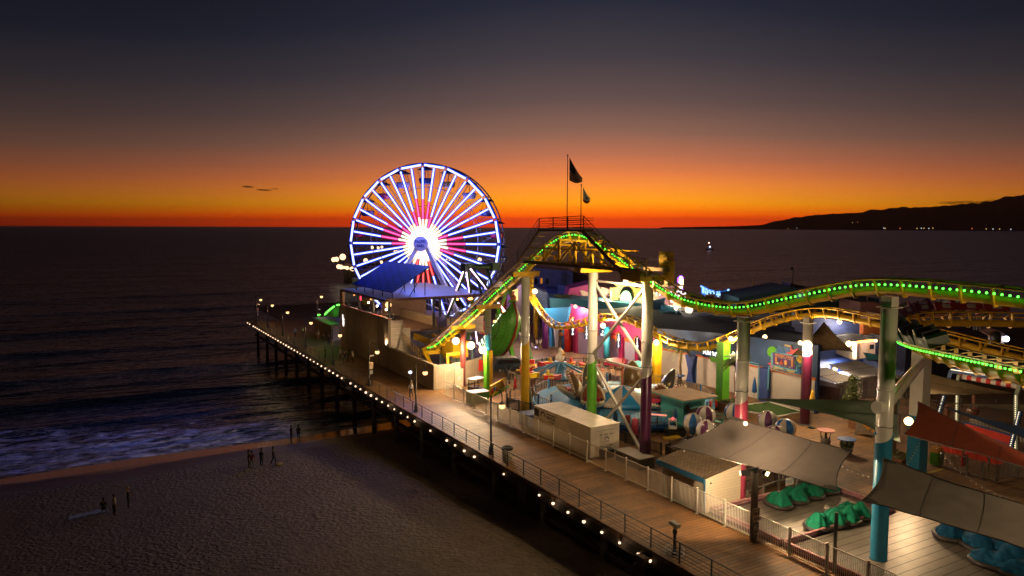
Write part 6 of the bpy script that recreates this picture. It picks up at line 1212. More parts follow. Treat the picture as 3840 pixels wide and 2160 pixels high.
sail('shade_tent','tan net tent sail rising to a peak behind the arcade corner',[AW(Z7(135,665),76) and toP(AW(Z7(135,665),76)),toP(AW(Z7(430,965),74)),toP(AW(Z7(240,945),72)),toP(AW(Z7(-190,1005),73))],M('net_tan',(.30,.20,.11),.9,var=.25,scale=3),edge=.04)
sail('shade_sail','small turquoise shade sail behind the big teal column',[toP(AW(Z7(530,975),72)),toP(AW(Z7(700,1000),72)),toP(AW(Z7(700,1040),71)),toP(AW(Z7(575,1060),71))],M('turq_sail',(.02,.20,.26),.8),edge=.03)
# ------------------------------------------------------------------ tables, umbrellas, planters, palms
def round_table(label,q,mat,r=.72,h=1.15,barrel=True,plant=False):
    p=GP(q,0) if not isinstance(q,Vector) else q; t=T('high_table',label,'table',(p.x,p.y,0)); t.part('table_top',MB().cyl((p.x,p.y,h),(p.x,p.y,h+.06),r,n=28),mat)
    t.part('barrel',MB().lathe((p.x,p.y,0),[(.36,0),(.42,.28),(.38,.55),(.35,.55),(.33,.45)],18),WOODG)
    for k in range(3): t.part('leg',MB().cyl((p.x+.36*math.cos(k*2.1+.5),p.y+.36*math.sin(k*2.1+.5),.5),(p.x+.48*math.cos(k*2.1+.5),p.y+.48*math.sin(k*2.1+.5),h),.03),WOODD)
    t.part('centre_post',MB().cyl((p.x,p.y,.3),(p.x,p.y,h),.09),WOODD)
    if plant:
        rnd=random.Random(5); mb=MB()
        for i in range(420):
            g=rnd.random()*2*PI; r_=.55*rnd.random()**.5; c=Vector((p.x+r_*math.cos(g),p.y+r_*math.sin(g),.45+.5*rnd.random())); d=Vector((rnd.gauss(0,1),rnd.gauss(0,1),rnd.gauss(.3,1))).normalized()*.09; s=d.cross(Vector((rnd.gauss(0,1),rnd.gauss(0,1),rnd.gauss(0,1)))).normalized()*.045; mb.add([c-d,c+s,c+d,c-s],[(0,1,2,3)],i%2)
        t.part('plant',mb,[LEAF1,LEAF2])
LEAF1=M('leaf_dark',(.035,.065,.012),.6,var=.3); LEAF2=M('leaf_olive',(.10,.12,.02),.6,var=.3); LEAFY=M('leaf_yellowish',(.22,.22,.02),.6,var=.3)
round_table('salmon topped barrel table on the open deck',Y1(1680,640),M('salmon_table',(.50,.17,.13),.5)); round_table('blue topped barrel table with a green plant',Y1(1868,725),M('table_blue',(.03,.12,.38),.5),plant=True); round_table('blue topped table by the arcade shutters and palm trunk',W4(160,745),M('table_blue',0))
def oct_table(label,q):
    p=GP(q,.95); t=T('octagon_table',label,'table',(p.x,p.y,0)); t.part('table_top',MB().cyl((p.x,p.y,.95),(p.x,p.y,1.0),.66,n=8,sm=False),BLUE); t.part('leg',MB().cyl((p.x,p.y,0),(p.x,p.y,.95),.07),WOODD); t.part('foot',MB().cyl((p.x,p.y,0),(p.x,p.y,.05),.35,n=12),WOODD)
oct_table('left of two blue octagonal tables behind the dark grey sail',W6(688,1112)); oct_table('right of two blue octagonal tables behind the dark grey sail',W6(915,1180))
def umbrella(label,p,h,mat,lo=1.1,r=.26):
    t=T('closed_umbrella',label,'umbrella',(p.x,p.y,0)); n=16; mb=MB(); prof=[(.04,h),(r*.45,h-.25),(r*.8,h-.8),(r,lo+.12),(r*.95,lo)]
    b=len(mb.v); mb.lathe((p.x,p.y,0),prof,n)
    for i,v in enumerate(mb.v):
        j=i%n
        if j%2: v.x=p.x+(v.x-p.x)*.72; v.y=p.y+(v.y-p.y)*.72
    t.part('canopy',mb,mat); t.part('pole',MB().cyl((p.x,p.y,0),(p.x,p.y,h+.12),.03),GREY); t.part('base',MB().cyl((p.x,p.y,0),(p.x,p.y,.07),.32,n=14),DARK)
umbrella('closed blue umbrella by the artificial turf and shutters',GP(W4(1185,995)),2.75,BLUE,1.2); umbrella('closed red umbrella by the wooden queue rails',GP((1680+1300/5.175,1360+735/5.175)),2.5,RED,1.35,.2); umbrella('closed pale green umbrella at the foot of the yellow column',GP((1680+1590/5.175,1360+910/5.175)),1.9,M('pale_green_cloth',(.20,.27,.18),.8),.25,.22)
umbrella('closed blue umbrella behind the lit curved plank wall',GP(W1(775,1330)),3.6,M('umbrella_lit_blue',(.06,.14,.45),.7),1.6,.28); umbrella('closed yellow umbrella behind the green shade sail',GP(W4(1965,1320)),3.5,M('umbrella_yellow',(.55,.33,.02),.7),1.7,.3); umbrella('closed red cone umbrella behind the shark ride mast',Vector((19.3,41.6,0)),2.6,RED,.3,.3)
BK=M('trunk_bark',(.16,.10,.055),.9,var=.4,scale=6,bump=.7)
def palm(label,v,a,h,r=1.15,n=34,seed=1,zb=0.0,lm=None,planter=None,dens=22):
    rnd=random.Random(seed); t=T('palm_tree',label,'palm',(v,a,zb)); t.part('trunk',MB().tube([(v+.03*math.sin(k),a+.03*math.cos(k*1.3),zb+h*k/8) for k in range(9)],[.17-.006*k+.012*(k%2) for k in range(9)],10),BK)
    mb=MB(); top=Vector((v,a,zb+h))
    for i in range(n):
        g=rnd.random()*2*PI; el=rnd.uniform(-.35,1.35); L_=r*rnd.uniform(.8,1.15); d=Vector((math.cos(g),math.sin(g),0)); pts=[]
        for k in range(9):
            s=k/8; pts.append(top+d*(L_*s*math.cos(el*(1-s*.6)))+Vector((0,0,L_*(s*math.sin(el)-.75*s*s*(.6+.4*math.cos(el))))))
        for k in range(8):
            p0,p1=pts[k],pts[k+1]; ax=(p1-p0).normalized(); sd=ax.cross(Vector((0,0,1))).normalized()
            for m in range(max(1,dens//8)):
                f=(m+.5)/(dens//8); c=p0.lerp(p1,f); ln=.36*r*(1-.55*(k+f)/8)
                for sg in (-1,1):
                    tip=c+sd*sg*ln*.75+ax*ln*.55-Vector((0,0,ln*rnd.uniform(.25,.7))); w=ax*.028
                    mb.add([c-w,c+w,tip],[(0,1,2)],i%2)
        mb.tube(pts[:7],.014,3,0,False)
    t.part('crown',mb,lm or [M('palm_green',(.05,.075,.012),.55,var=.3),M('palm_olive',(.11,.10,.02),.6,var=.3)])
    t.part('dead_skirt',MB().lathe((v,a,zb+h-.55),[(.15,0),(.24,.2),(.22,.5),(.1,.6)],12),M('dead_frond',(.14,.085,.03),.9))
p=GP(W4(880,1000),.6); palm('bushy palm tree in front of the green square column',22.6,28.0,4.4,1.55,46,3,.5,dens=24); p=GP(W4(218,750)); palm('shaggy palm tree standing before the grey shutters and blue pillar',25.6,39.2,4.6,1.6,44,8,dens=24)
p=toP(AW(Z4(1515,560),118)); palm('dark palm tree far off beside the magenta gabled building',p.x,p.y,6.6,2.6,40,5,0,dens=16); p=GP(W3(800,1230),3.0); palm('small palm crown beside the yellow square column',25.9,43.2,4.6,.9,22,21,dens=16)
PLW_=bricky('planter_boards',(.24,.10,.035),(.19,.08,.03),(.05,.025,.012),30,.2,.012,.7,rotv=(PI/2,0,0),bump=.4)
def planter(label,v0,v1,a0,a1,h,top=None,seed=0):
    t=T('planter_box',label,'planter',((v0+v1)/2,(a0+a1)/2,0)); t.part('box',MB().bx(v0,v1,a0,a1,0,h).bx(v0-.06,v1+.06,a0-.06,a0+.06,h,h+.06).bx(v0-.06,v1+.06,a1-.06,a1+.06,h,h+.06).bx(v0-.06,v0+.06,a0+.06,a1-.06,h,h+.06).bx(v1-.06,v1+.06,a0+.06,a1-.06,h,h+.06),PLW_)
    rnd=random.Random(seed); mb=MB()
    for i in range(500):
        c=Vector((rnd.uniform(v0+.1,v1-.1),rnd.uniform(a0+.1,a1-.1),h+.02+.12*rnd.random())); d=Vector((rnd.gauss(0,1),rnd.gauss(0,1),rnd.gauss(.2,.8))).normalized()*.08; s=d.cross(Vector((rnd.gauss(0,1),rnd.gauss(0,1),1))).normalized()*.05; mb.add([c-d,c+s,c+d,c-s],[(0,1,2,3)],i%2)
    t.part('ground_cover',mb,top or [LEAF1,LEAF2])
planter('wooden planter box at the foot of the bushy palm',20.9,23.6,27.3,29.0,.8,None,2); planter('wooden planter with yellow ground cover behind the pale blue post',18.9,21.0,8.2,10.4,.85,[LEAFY,LEAF2],4); planter('brown wooden planter box beneath the green shade sail',26.6,28.4,16.6,18.2,.8,None,9)
palm('slim palm in the planter behind the teal column and flood lamp',19.9,9.5,5.6,1.5,30,31,.8,dens=16)
rnd=random.Random(77)
def shrub(label,v,a,h,r,lm,n=900,seed=1):
    rnd=random.Random(seed); t=T('shrub',label,'shrub',(v,a,0)); mb=MB()
    for i in range(n):
        g=rnd.random()*2*PI; z=rnd.random()**.8; rr=r*(rnd.random()**.5)*(1-.35*z)*(.75+.35*math.sin(3*g+z*5)); c=Vector((v+rr*math.cos(g),a+rr*math.sin(g),.1+h*z)); d=Vector((rnd.gauss(0,1),rnd.gauss(0,1),rnd.gauss(0,1))).normalized()*.12; s=d.cross(Vector((rnd.gauss(0,1),rnd.gauss(0,1),1))).normalized()*.06; mb.add([c-d,c+s,c+d,c-s],[(0,1,2,3)],i%2)
    t.part('foliage',mb,lm); t.part('stem',MB().cyl((v,a,0),(v,a,h*.6),.06),BK)
p=GP(Z7(300,1440)); shrub('yellow green shrub in front of the tin sheds',31.6,22.0,1.5,.8,[LEAFY,LEAF2],900,3); shrub('tall dark bamboo like shrub behind the teal column',29,19.5,4.2,1.0,[LEAF1,LEAF2],1300,4)
TURF=M('artificial_turf',(.03,.085,.01),.95,var=.35,scale=14,bump=.6,bscale=60)
tq=[GP(W4(*q)) for q in ((1110,1030),(1425,982),(1830,1112),(1505,1178),(1110,1108))]
struct('turf_patch',MB().prism([(24.1,28.8,-.004),(28.0,28.5,-.004),(27.6,24.0,-.004),(24.0,24.0,-.004),(23.0,26.6,-.004)],(0,0,.03)),TURF)
mb=MB(); tp=[(24.1,28.85),(28.05,28.55),(27.65,23.95),(24.0,23.95),(22.95,26.6)]
for (v0,a0),(v1,a1) in zip(tp,tp[1:]+tp[:1]): mb.bar((v0,a0,.06),(v1,a1,.06),.12,.12)
solo('turf_border',mb,WHITE,'white timber border around the artificial turf patch','border',(25.5,26.4,0))
# chain link yard fence, cart, boards
def chain(label,pts,h=2.0,name='chain_link_fence'):
    t=T(name,label,'fence',(pts[0][0],pts[0][1],0)); mt=M('chain_wire',(.16,.14,.12),.5,.4)
    for (v0,a0),(v1,a1) in zip(pts,pts[1:]):
        L_=math.hypot(v1-v0,a1-a0); mb=MB(); n=int(L_/.35)
        for i in range(-6,n):
            f0=max(0,i*.35/L_); f1=min(1,(i*.35+h)/L_); 
            if f1<=f0: continue
            z0=(f0*L_-i*.35); z1=(f1*L_-i*.35); z0=max(0,min(h,z0)); z1=max(0,min(h,z1)); P=lambda f,z:(v0+(v1-v0)*f,a0+(a1-a0)*f,z)
            mb.cyl(P(f0,z0),P(f1,z1),.007,n=3); mb.cyl(P(f0,h-z0),P(f1,h-z1),.007,n=3)
        mb.cyl((v0,a0,h),(v1,a1,h),.03,n=6).cyl((v0,a0,.1),(v1,a1,.1),.02,n=5); t.part('mesh_panel',mb,mt); m=max(1,int(L_/2.6))
        for i in range(m+1): f=i/m; t.part('fence_post',MB().cyl((v0+(v1-v0)*f,a0+(a1-a0)*f,0),(v0+(v1-v0)*f,a0+(a1-a0)*f,h+.08),.045),mt)
chain('chain link fence with brown screens in front of the tin sheds',[(31.0,27.5),(32.6,23.2),(39,20.5),(45,20)]); chain('chain link fence behind the navy sail at the right edge',[(37,14),(45,9),(52,2)],2.3); chain('chain link fence behind the planter and flood lamp',[(22.5,12.8),(28.5,14.5),(31.5,21)],1.9)
solo('privacy_screen',MB().prism([(31.1,27.3,.05),(32.5,23.5,.05),(32.5,23.5,1.95),(31.1,27.3,1.95)],(.06,.02,0)),M('brown_screen',(.075,.03,.022),.9),'dark brown privacy screen on the chain link gate by the sheds','screen',(31.8,25.4,0))
q0=GP((2960+1380/5.5725,1540+470/5.5725),.15); q1=GP((2960+1830/5.5725,1540+560/5.5725),.15); t=T('painted_cart','grey wheeled cart painted with orange flowers left of the teal column','cart',(q0.x,q0.y,0)); d=(q1-q0); d.z=0; d=d*1.5; nn=Vector((-d.y,d.x,0)).normalized()*-.7
t.part('body',MB().prism([q0+Vector((0,0,.15)),q0+d+Vector((0,0,.15)),q0+d-nn+Vector((0,0,.15)),q0-nn+Vector((0,0,.15))],(0,0,.95)),M('cart_grey',(.22,.19,.16),.7,var=.3,scale=6)); mb=MB(); nf=nn.normalized()*.02
for f,z,r_ in ((.4,.95,.22),(.48,.65,.14),(.58,.78,.09),(.68,.5,.13),(.78,.7,.15)):
    c=q0+d*f*.8+Vector((0,0,z))+nf; u=d.normalized(); mb.prism([c+u*(r_*1.2*math.cos(k*.524))+Vector((0,0,r_*math.sin(k*.524))) for k in range(12)],nf)
t.part('flower_painting',mb,M('flower_orange',(.55,.26,.02),.6)); t.part('wheel',MB().cyl(q0+Vector((0,0,.0))+nf,q0+Vector((0,0,0))-nf*3,.14,n=12),GREY)
# ------------------------------------------------------------------ family swing ride at the right edge
t=T('family_swing_ride','red seated swing ride with bulb lit A frames and a striped red and white axle','ride',(32,9,0)); BULB=E('cream_bulb',(1,.80,.5),2.2); FRB=M('frame_blue',(.02,.07,.22),.5); MINT=M('frame_mint',(.30,.36,.28),.5)
RX=33.0; a1,b1=PV(W5(640,1220),RX),PV(W5(1500,1370),RX)
n=14; mb=MB(); dd=(b1-a1)
for k in range(n): mb.cyl(a1+dd*(k/n),a1+dd*((k+1)/n),.22,n=14,mi=k%2)
t.part('striped_axle',mb,[RED,WHITE])
def lit_leg(q0,q1,vv,mat=FRB):
    p0=PV(W6(*q0),vv); p1=PV(W6(*q1),vv); o=t.part('frame_leg',MB().bar(p0,p1,.30,.22),mat); m=MB(); k=int((p1-p0).length/.16); s=Vector((-.16,0,0))
    for i in range(k): m.ball(p0.lerp(p1,(i+.5)/k)+s,.042,5)
    t.part('leg_bulbs',m,BULB,o,kind='stuff')
lit_leg((665,10),(590,262),RX-.6); lit_leg((828,5),(820,400),RX-1.5,MINT); lit_leg((1555,0),(1550,690),RX-3.2,MINT); lit_leg((1600,200),(1470,708),RX-4,FRB)
p0=PV(W5(560,1150),RX+.5); p1=PV(W5(1060,1235),RX+.5); o=t.part('top_beam',MB().bar(p0,p1,.35,.4).bar(p0,PV(W5(530,1255),RX+.5),.35,.3),FRB); m=MB()
for i in range(34): m.ball(p0.lerp(p1,(i+.5)/34)+Vector((-.22,0,.12)),.045,5)
t.part('beam_bulbs',m,BULB,o,kind='stuff'); t.part('hanger_bracket',MB().bar(PV(W5(650,1205),RX-.3),PV(W5(630,1285),RX-.3),.25,.2).bar(PV(W5(1400,1330),RX-.3),PV(W5(1360,1449),RX-.3),.3,.25),MINT)
s0=PV(W6(905,440),RX-2.6); s1=PV(W6(1490,610),RX-2.6); ns=8; RS=M('seat_red',(.62,.035,.015),.3,coat=.4)
for k in range(ns):
    p=s0.lerp(s1,(k+.5)/ns); t.part('seat',MB().prism([p+Vector((.2,-.24,.55)),p+Vector((.2,.24,.55)),p+Vector((.05,.27,-.35)),p+Vector((.05,-.27,-.35))],(.12,0,0)).bx(p.x-.5,p.x+.04,p.y-.26,p.y+.26,p.z-.42,p.z-.32),RS)
t.part('seat_back_rail',MB().bar(s0+Vector((.3,.3,.62)),s1+Vector((.3,-.3,.62)),.12,.12),FRB); t.part('lap_bar',MB().tube([s0.lerp(s1,k/16)+Vector((-.5,0,.12+.06*math.sin(k*PI/2))) for k in range(17)],.035,6),M('lap_bar_violet',(.10,.07,.25),.4))
t.part('front_panel',MB().prism([PV(W6(600,630),RX-6),PV(W6(1390,800),RX-6),PV(W6(1390,880),RX-6),PV(W6(600,700),RX-6)],(.2,0,0)),RS)
mb=MB(); r0=PV(W6(980,300),RX+2.5); r1=PV(W6(1800,460),RX+2.5)
for k in range(46):
    p=r0.lerp(r1,k/46); mb.bar(p,p-Vector((0,0,1.2)),.035)
mb.bar(r0,r1,.06); t.part('white_railing',mb,WHITE); c=PV(W6(1020,205),RX-2); t.part('mirror_ball',MB().ball(c,.5,16,0,(1,1,.8)),M('mirror_red_chrome',(.55,.35,.3),.12,.9))
t.part('warning_post',MB().cyl(PV(W6(1030,0),RX+4),PV(W6(1030,110),RX+4),.16,mi=0).cyl(PV(W6(700,120),RX+3),PV(W6(690,290),RX+3),.2),M('post_tan_red',(.25,.10,.06),.6))
t=T('wave_banner','orange printed banner with cream swirls behind the green lit track','banner',tuple(toP(AW(W5(1100,1080),62)))); t.part('cloth',MB().prism([toP(AW(W5(*q),62)) for q in ((770,1010),(900,1010),(1449,1090),(1800,1160),(1800,1250),(1449,1190),(1130,1110),(840,1035))],(.1,.1,0)),M('banner_orange',(.42,.085,.02),.6)); t.part('swirl',MB().tube([toP(AW(W5(1390+22*math.cos(g),1140+18*math.sin(g)),61.7)) for g in [k*.4 for k in range(17)]],.1,5).tube([toP(AW(W5(860+30*math.cos(g),1025+14*math.sin(g)),61.7)) for g in [k*.4 for k in range(14)]],.09,5).tube([toP(AW(W5(1130+i*28,1115+i*4+4*(i%2)),61.7)) for i in range(8)],.09,5),M('swirl_cream',(.5,.38,.2),.6))
# stall and ladder masts out beyond the track
c=lambda x,y,Y=75:toP(AW(W5(x,y),Y)); cc=c(1110,740); t=T('lit_stall','small lit stall with a hipped roof far out on the right','stall',(cc.x,cc.y,0)); t.part('roof',MB().prism([c(980,690),c(1100,650),c(1210,690),c(1200,730),c(1120,695),c(1040,730)],(1.5,1.5,0)),M('stall_roof',(.25,.12,.08),.7)); t.part('wall',MB().prism([c(1040,735,75.3),c(1120,700,75.3),c(1200,735,75.3),c(1200,830,75.3),c(1040,830,75.3)],(.6,.6,0)),M('stall_cream',(.6,.5,.4),.6)); t.part('lit_counter',MB().prism([c(1060,745,75.2),c(1190,740,75.2),c(1190,785,75.2),c(1060,785,75.2)],(.02,.02,0)),E('stall_glow',(1,.68,.42),1.6)); t.part('shopkeeper_screen',MB().ball(c(1100,755,75),.55,8,0,(1,1,1.4)),DARK); t.part('cool_lamp',MB().ball(c(1230,760,75),.3,8),E('stall_cool_lamp',(.7,.75,1),7))
t=T('lattice_mast','pale ladder like twin lattice mast standing beyond the helix','mast',tuple(c(860,640,85))); mb=MB()
for x in (675,725,790,830,862,903): mb.cyl(c(x,480,85),c(x,600 if x<800 else 650,85),.05,n=5)
for i in range(8): mb.cyl(c(862,500+i*18,85),c(903,500+i*18,85),.03,n=4)
t.part('mast_tubes',mb,M('mast_pale',(.4,.38,.35),.5)); t=solo('far_roof',MB().prism([c(1180,660,95),c(1449,645,95),c(1800,655,95),c(1800,760,95),c(1200,740,95)],(4,6,0)),M('far_roof_brown',(.09,.05,.045),.8),'dusky brown roof far out at the right frame edge','roof',tuple(c(1400,700,95)))
# fence, bins and signs by the swing ride queue
chainp=[GP(W6(630,905)),GP(W6(940,990)),GP(W6(1130,1040)),GP(W6(1300,1075)),GP(W6(1560,1020))]; brown_fence('weathered post and mesh queue fence before the red swing seats',[(p.x,p.y) for p in chainp],1.25,WOODG,.16,'queue_fence'); brown_fence('second mesh queue fence with a yellow kick rail behind the first',[(24.3,8.6),(25,5.2),(25.6,1.5)],1.3,WOODG,.16,'queue_fence')
p=GP(W6(565,872)); t=T('green_bin','green and orange painted bin box by the queue fence','bin',(p.x,p.y,0)); t.part('body',MB().bx(p.x-.42,p.x+.42,p.y-.3,p.y+.3,.1,1.05),M('bin_green',(.10,.33,.03),.5)); t.part('hood',MB().prism([(p.x-.42,p.y-.3,1.055),(p.x-.25,p.y-.3,1.45),(p.x+.25,p.y-.3,1.45),(p.x+.42,p.y-.3,1.055)],(0,.6,0)),M('bin_orange',(.50,.22,.02),.5)); t.part('bin_emblem',MB().bx(p.x-.12,p.x+.12,p.y-.32,p.y-.303,.75,.85),WHITE)
p=GP(W6(885,960)); p.z=.0; t=T('running_sign','red warning sign with a white running figure on the queue fence','sign',(p.x,p.y,.4)); s=t.part('board',MB().bx(p.x-.42,p.x+.42,p.y-.14,p.y-.10,.55,1.35),M('warning_red',(.42,.02,.03),.5)); m=MB().ball((p.x+.05,p.y-.15,1.08),.055,8).bar((p.x+.03,p.y-.15,1.02),(p.x-.03,p.y-.15,.85),.07,.02).bar((p.x-.03,p.y-.15,.85),(p.x+.12,p.y-.15,.76),.05,.02).bar((p.x-.03,p.y-.15,.85),(p.x-.16,p.y-.15,.72),.05,.02).bar((p.x+.02,p.y-.15,.99),(p.x+.15,p.y-.15,.93),.04,.02).bar((p.x+.02,p.y-.15,.99),(p.x-.12,p.y-.15,.95),.04,.02).bx(p.x-.3,p.x+.3,p.y-.152,p.y-.145,1.22,1.28); t.part('runner_symbol',m,WHITE,s)
solo('yellow_deck_line',MB().prism([(19.8,7.0,-.004),(22.6,7.0,-.004),(22.6,7.25,-.004),(19.8,7.25,-.004)],(0,0,.012)),M('deck_line_yellow',(.38,.27,.03),.7),'yellow painted line on the deck before the green bin','marking',(21,7.1,0))
# ------------------------------------------------------------------ car, cart and yard things
def van(v,a,rz):
    t=T('parked_van','dark blue parked van with a pale roof behind the iron fence','van',(v,a,0),'L',rz); BD=M('van_blue',(.02,.035,.06),.3,coat=.5)
    prof=[(-2.1,.35),(-2.1,1.0),(-1.95,1.15),(-1.7,1.75),(-1.2,1.86),(.6,1.86),(1.1,1.72),(1.65,1.12),(2.2,.95),(2.25,.45),(2.1,.35)]
    t.part('body',MB().prism([(x,-.85,z) for x,z in prof],(0,1.7,0)),BD); t.part('roof',MB().prism([(x,-.72,z) for x,z in ((-1.6,1.80),(-1.2,1.89),(.6,1.89),(1.05,1.76))],(0,1.44,0)).bx(-1.25,.6,-.7,.7,1.885,1.92),M('van_roof_pale',(.55,.5,.45),.4))
    for y in (-.862,.852): t.part('side_window',MB().prism([(-1.6,y,1.2),(-1.45,y,1.65),(.95,y,1.65),(1.4,y,1.15)],(0,.01,0)),GLASS)
    t.part('windscreen',MB().prism([(1.16,-.7,1.70),(1.67,-.7,1.16),(1.67,.7,1.16),(1.16,.7,1.70)],(.02,0,.02)),GLASS)
    for x in (-1.35,1.4):
        for y in (-.8,.8): 
            w=t.part('wheel',MB().cyl((x,y-.1,.34),(x,y+.1,.34),.34,n=18),BLACK); t.part('rim',MB().cyl((x,y-.115,.34),(x,y+.115,.34),.2,n=14),GREY,w)
    for y in (-.6,.6): t.part('headlight',MB().ball((2.2,y,.8),.13,8,0,(.5,1.2,1)),M('lamp_glass',(.4,.4,.4),.1))
van(12.6,56.0,R(-14))
t=T('utility_cart','dark canopied utility cart parked by the plank wall','cart',(3.2,46.5,0),'L',R(20)); t.part('chassis',MB().bx(-1.1,1.1,-.5,.5,.3,.6).bx(-.9,-.1,-.45,.45,.605,.95),M('cart_dark',(.03,.03,.035),.4)); m=MB()
for x in (-.85,.75):
    for y in (-.45,.45): m.bar((x,y,.6),(x*.85,y,1.75),.05)
t.part('frame',m,DARK); t.part('canopy',MB().bx(-.95,.85,-.55,.55,1.75,1.82),M('cart_canopy',(.35,.32,.42),.5)); t.part('steering_wheel',MB().tube([(.35,.15*math.cos(k*.7),1.05+.15*math.sin(k*.7)) for k in range(10)],.02,5),DARK)
for x in (-.75,.75):
    for y in (-.48,.48): t.part('wheel',MB().cyl((x,y-.07,.25),(x,y+.07,.25),.25,n=14),BLACK)
v,a=3.3,43.2; t=T('game_stand','yellow and green painted game stand by the teal and yellow column','stand',(v,a,0)); t.part('counter',MB().bx(v-2.6,v-.6,a-.5,a+.8,0,1.1),M('stand_green',(.04,.14,.02),.5)); t.part('counter_top',MB().bx(v-2.7,v-.5,a-.6,a+.9,1.103,1.16),M('stand_lilac_top',(.25,.2,.27),.4))
b=t.part('backboard',MB().prism([(v-.5,a-.7,.5),(v+1.4,a-.4,.9),(v+1.4,a-.4,2.4),(v-.5,a-.7,1.7)],(0,.1,0)),M('stand_yellow',(.62,.42,.02),.5)); t.part('painted_figure',MB().ball((v-.1,a-.74,1.35),.2,8,0,(1,.1,1.2)),BLUE,b); t.part('painted_figure',MB().ball((v-.35,a-.76,1.15),.18,8,0,(1,.1,1.5)).ball((v+.2,a-.72,1.3),.14,8,0,(.6,.1,2)).bar((v+.9,a-.53,2.1),(v+1.25,a-.5,1.5),.2,.03),RED,b); t.part('green_slide',MB().tube([(v-.1,a-.9,.75),(v+1.0,a-.75,1.25),(v+1.7,a-.6,1.5)],.10,8),GREEN)
t=T('worker_cart','jumble of pale crates and chairs lit inside the loading yard','crate',(4.3,53.5,0)); t.part('crate',MB().bx(3.9,5.1,53,54.2,0,1.5).bx(5.3,6.2,54.4,55.4,0,1.2).bx(3.0,3.7,52,52.6,0,.9),M('crate_cream',(.6,.5,.36),.7)); t.part('stacked_chair',MB().bx(2.6,3.2,54,54.5,0,1.6).bx(6.3,6.8,55.6,56,0,1.8),M('chair_brown',(.15,.08,.05),.7))
solo('yard_gate',MB().bar((1.9,51.4,0),(1.9,51.4,3.4),.08).bar((1.9,51.4,3.4),(3.6,52.6,3.1),.08),DARK,'black angled gate post standing in the loading yard','gate',(1.9,51.4,0)); solo('yellow_drum',MB().lathe((2.3,51.9,0),[(.32,0),(.32,1.2),(.2,1.25)],14),YEL,'yellow drum standing by the gate in the loading yard','drum',(2.3,51.9,0))
t=T('yard_shelter','open lit shelter inside the loading yard under the lift','shelter',(6.5,57,0)); t.part('roof',MB().prism([(4.4,55.2,3.9),(8.4,56.6,3.3),(8.4,59,3.3),(4.4,58.5,3.9)],(0,0,.12)),M('shelter_roof',(.4,.3,.2),.6)); t.part('back_wall',MB().bx(4.6,8.2,59.1,59.3,0,3.2),M('shelter_teal_wall',(.3,.4,.42),.6)); t.part('post',MB().bx(5.1,5.35,55.3,55.55,0,3.6).bx(7.6,7.8,56.4,56.6,0,3.4),M('shelter_post_teal',(.25,.42,.45),.5))
solo('blue_chest',MB().bx(1.2,2.8,32.4,34.0,0,1.0).bx(1.15,2.85,32.35,34.05,1.003,1.08),M('chest_blue',(.08,.12,.24),.5),'pale blue storage chest behind the picket fence left of the container','chest',(2,33.2,0)); brown_fence('blue painted railing at the shark ride entrance',[(3.3,31.8),(4.8,34.2),(6.0,36.0)],1.7,FENB,.14,'entrance_railing'); brown_fence('low dark picket fence at the foot of the yellow column',[(2.9,39.2),(3.6,35.9),(4.6,33.6)],1.2,DARK,.14)
t=T('pink_barrier','pink padded gate post beside the shark ride skirt','gate',(7.4,24.9,0)); t.part('pad',MB().lathe((7.4,24.9,0),[(.3,0),(.32,1.5),(.22,1.75),(.05,1.8)],14),PINK); t.part('rail',MB().bar((7.4,24.9,1.3),(9.4,24.2,1.3),.07),DARK)
solo('fire_cabinet',MB().bx(7.2,7.65,25.9,26.15,1.0,1.75),M('cabinet_red',(.30,.03,.015),.5),'small red cabinet mounted on the blue shark ride skirt','cabinet',(7.4,26,1.0))
t=T('food_kiosk','turquoise canopied kiosk stand beyond the shark ride','kiosk',(22.2,42.5,0)); t.part('canopy',MB().lathe((22.2,42.5,1.7),[(1.75,0),(1.75,.5),(.05,1.0)],4,0,False),M('kiosk_turq',(.07,.30,.36),.5))
for x,y in ((-.9,-.9),(.9,-.9),(.9,.9),(-.9,.9)): t.part('post',MB().cyl((22.2+x,42.5+y,0),(22.2+x,42.5+y,1.75),.05),WHITE)
t=T('food_kiosk','crimson canopied kiosk stand behind the turquoise one','kiosk',(22.6,47.2,0)); t.part('canopy',MB().lathe((22.6,47.2,1.5),[(1.8,0),(1.8,.4),(.05,.8)],4,0,False),M('kiosk_crimson',(.38,.03,.07),.5)); t.part('post',MB().cyl((22.6,47.2,0),(22.6,47.2,1.7),.06),WHITE)
t=T('cafe_table','cream round cafe table outside the games hall','table',(25.6,50.3,0)); t.part('table_top',MB().cyl((25.6,50.3,1.0),(25.6,50.3,1.05),.9,n=20),CREAM); t.part('leg',MB().cyl((25.6,50.3,0),(25.6,50.3,1.0),.06),GREY)
brown_fence('timber queue rails around the red umbrella',[(3.6,40.6),(5.2,42.6),(7.2,41.4),(6.4,39.4)],1.2,WOODG,1.2,'queue_fence'); brown_fence('dark timber queue rail running toward the van',[(6.3,45.5),(9.2,47.2),(9.6,50.5)],1.3,WOODG,1.0,'queue_fence')
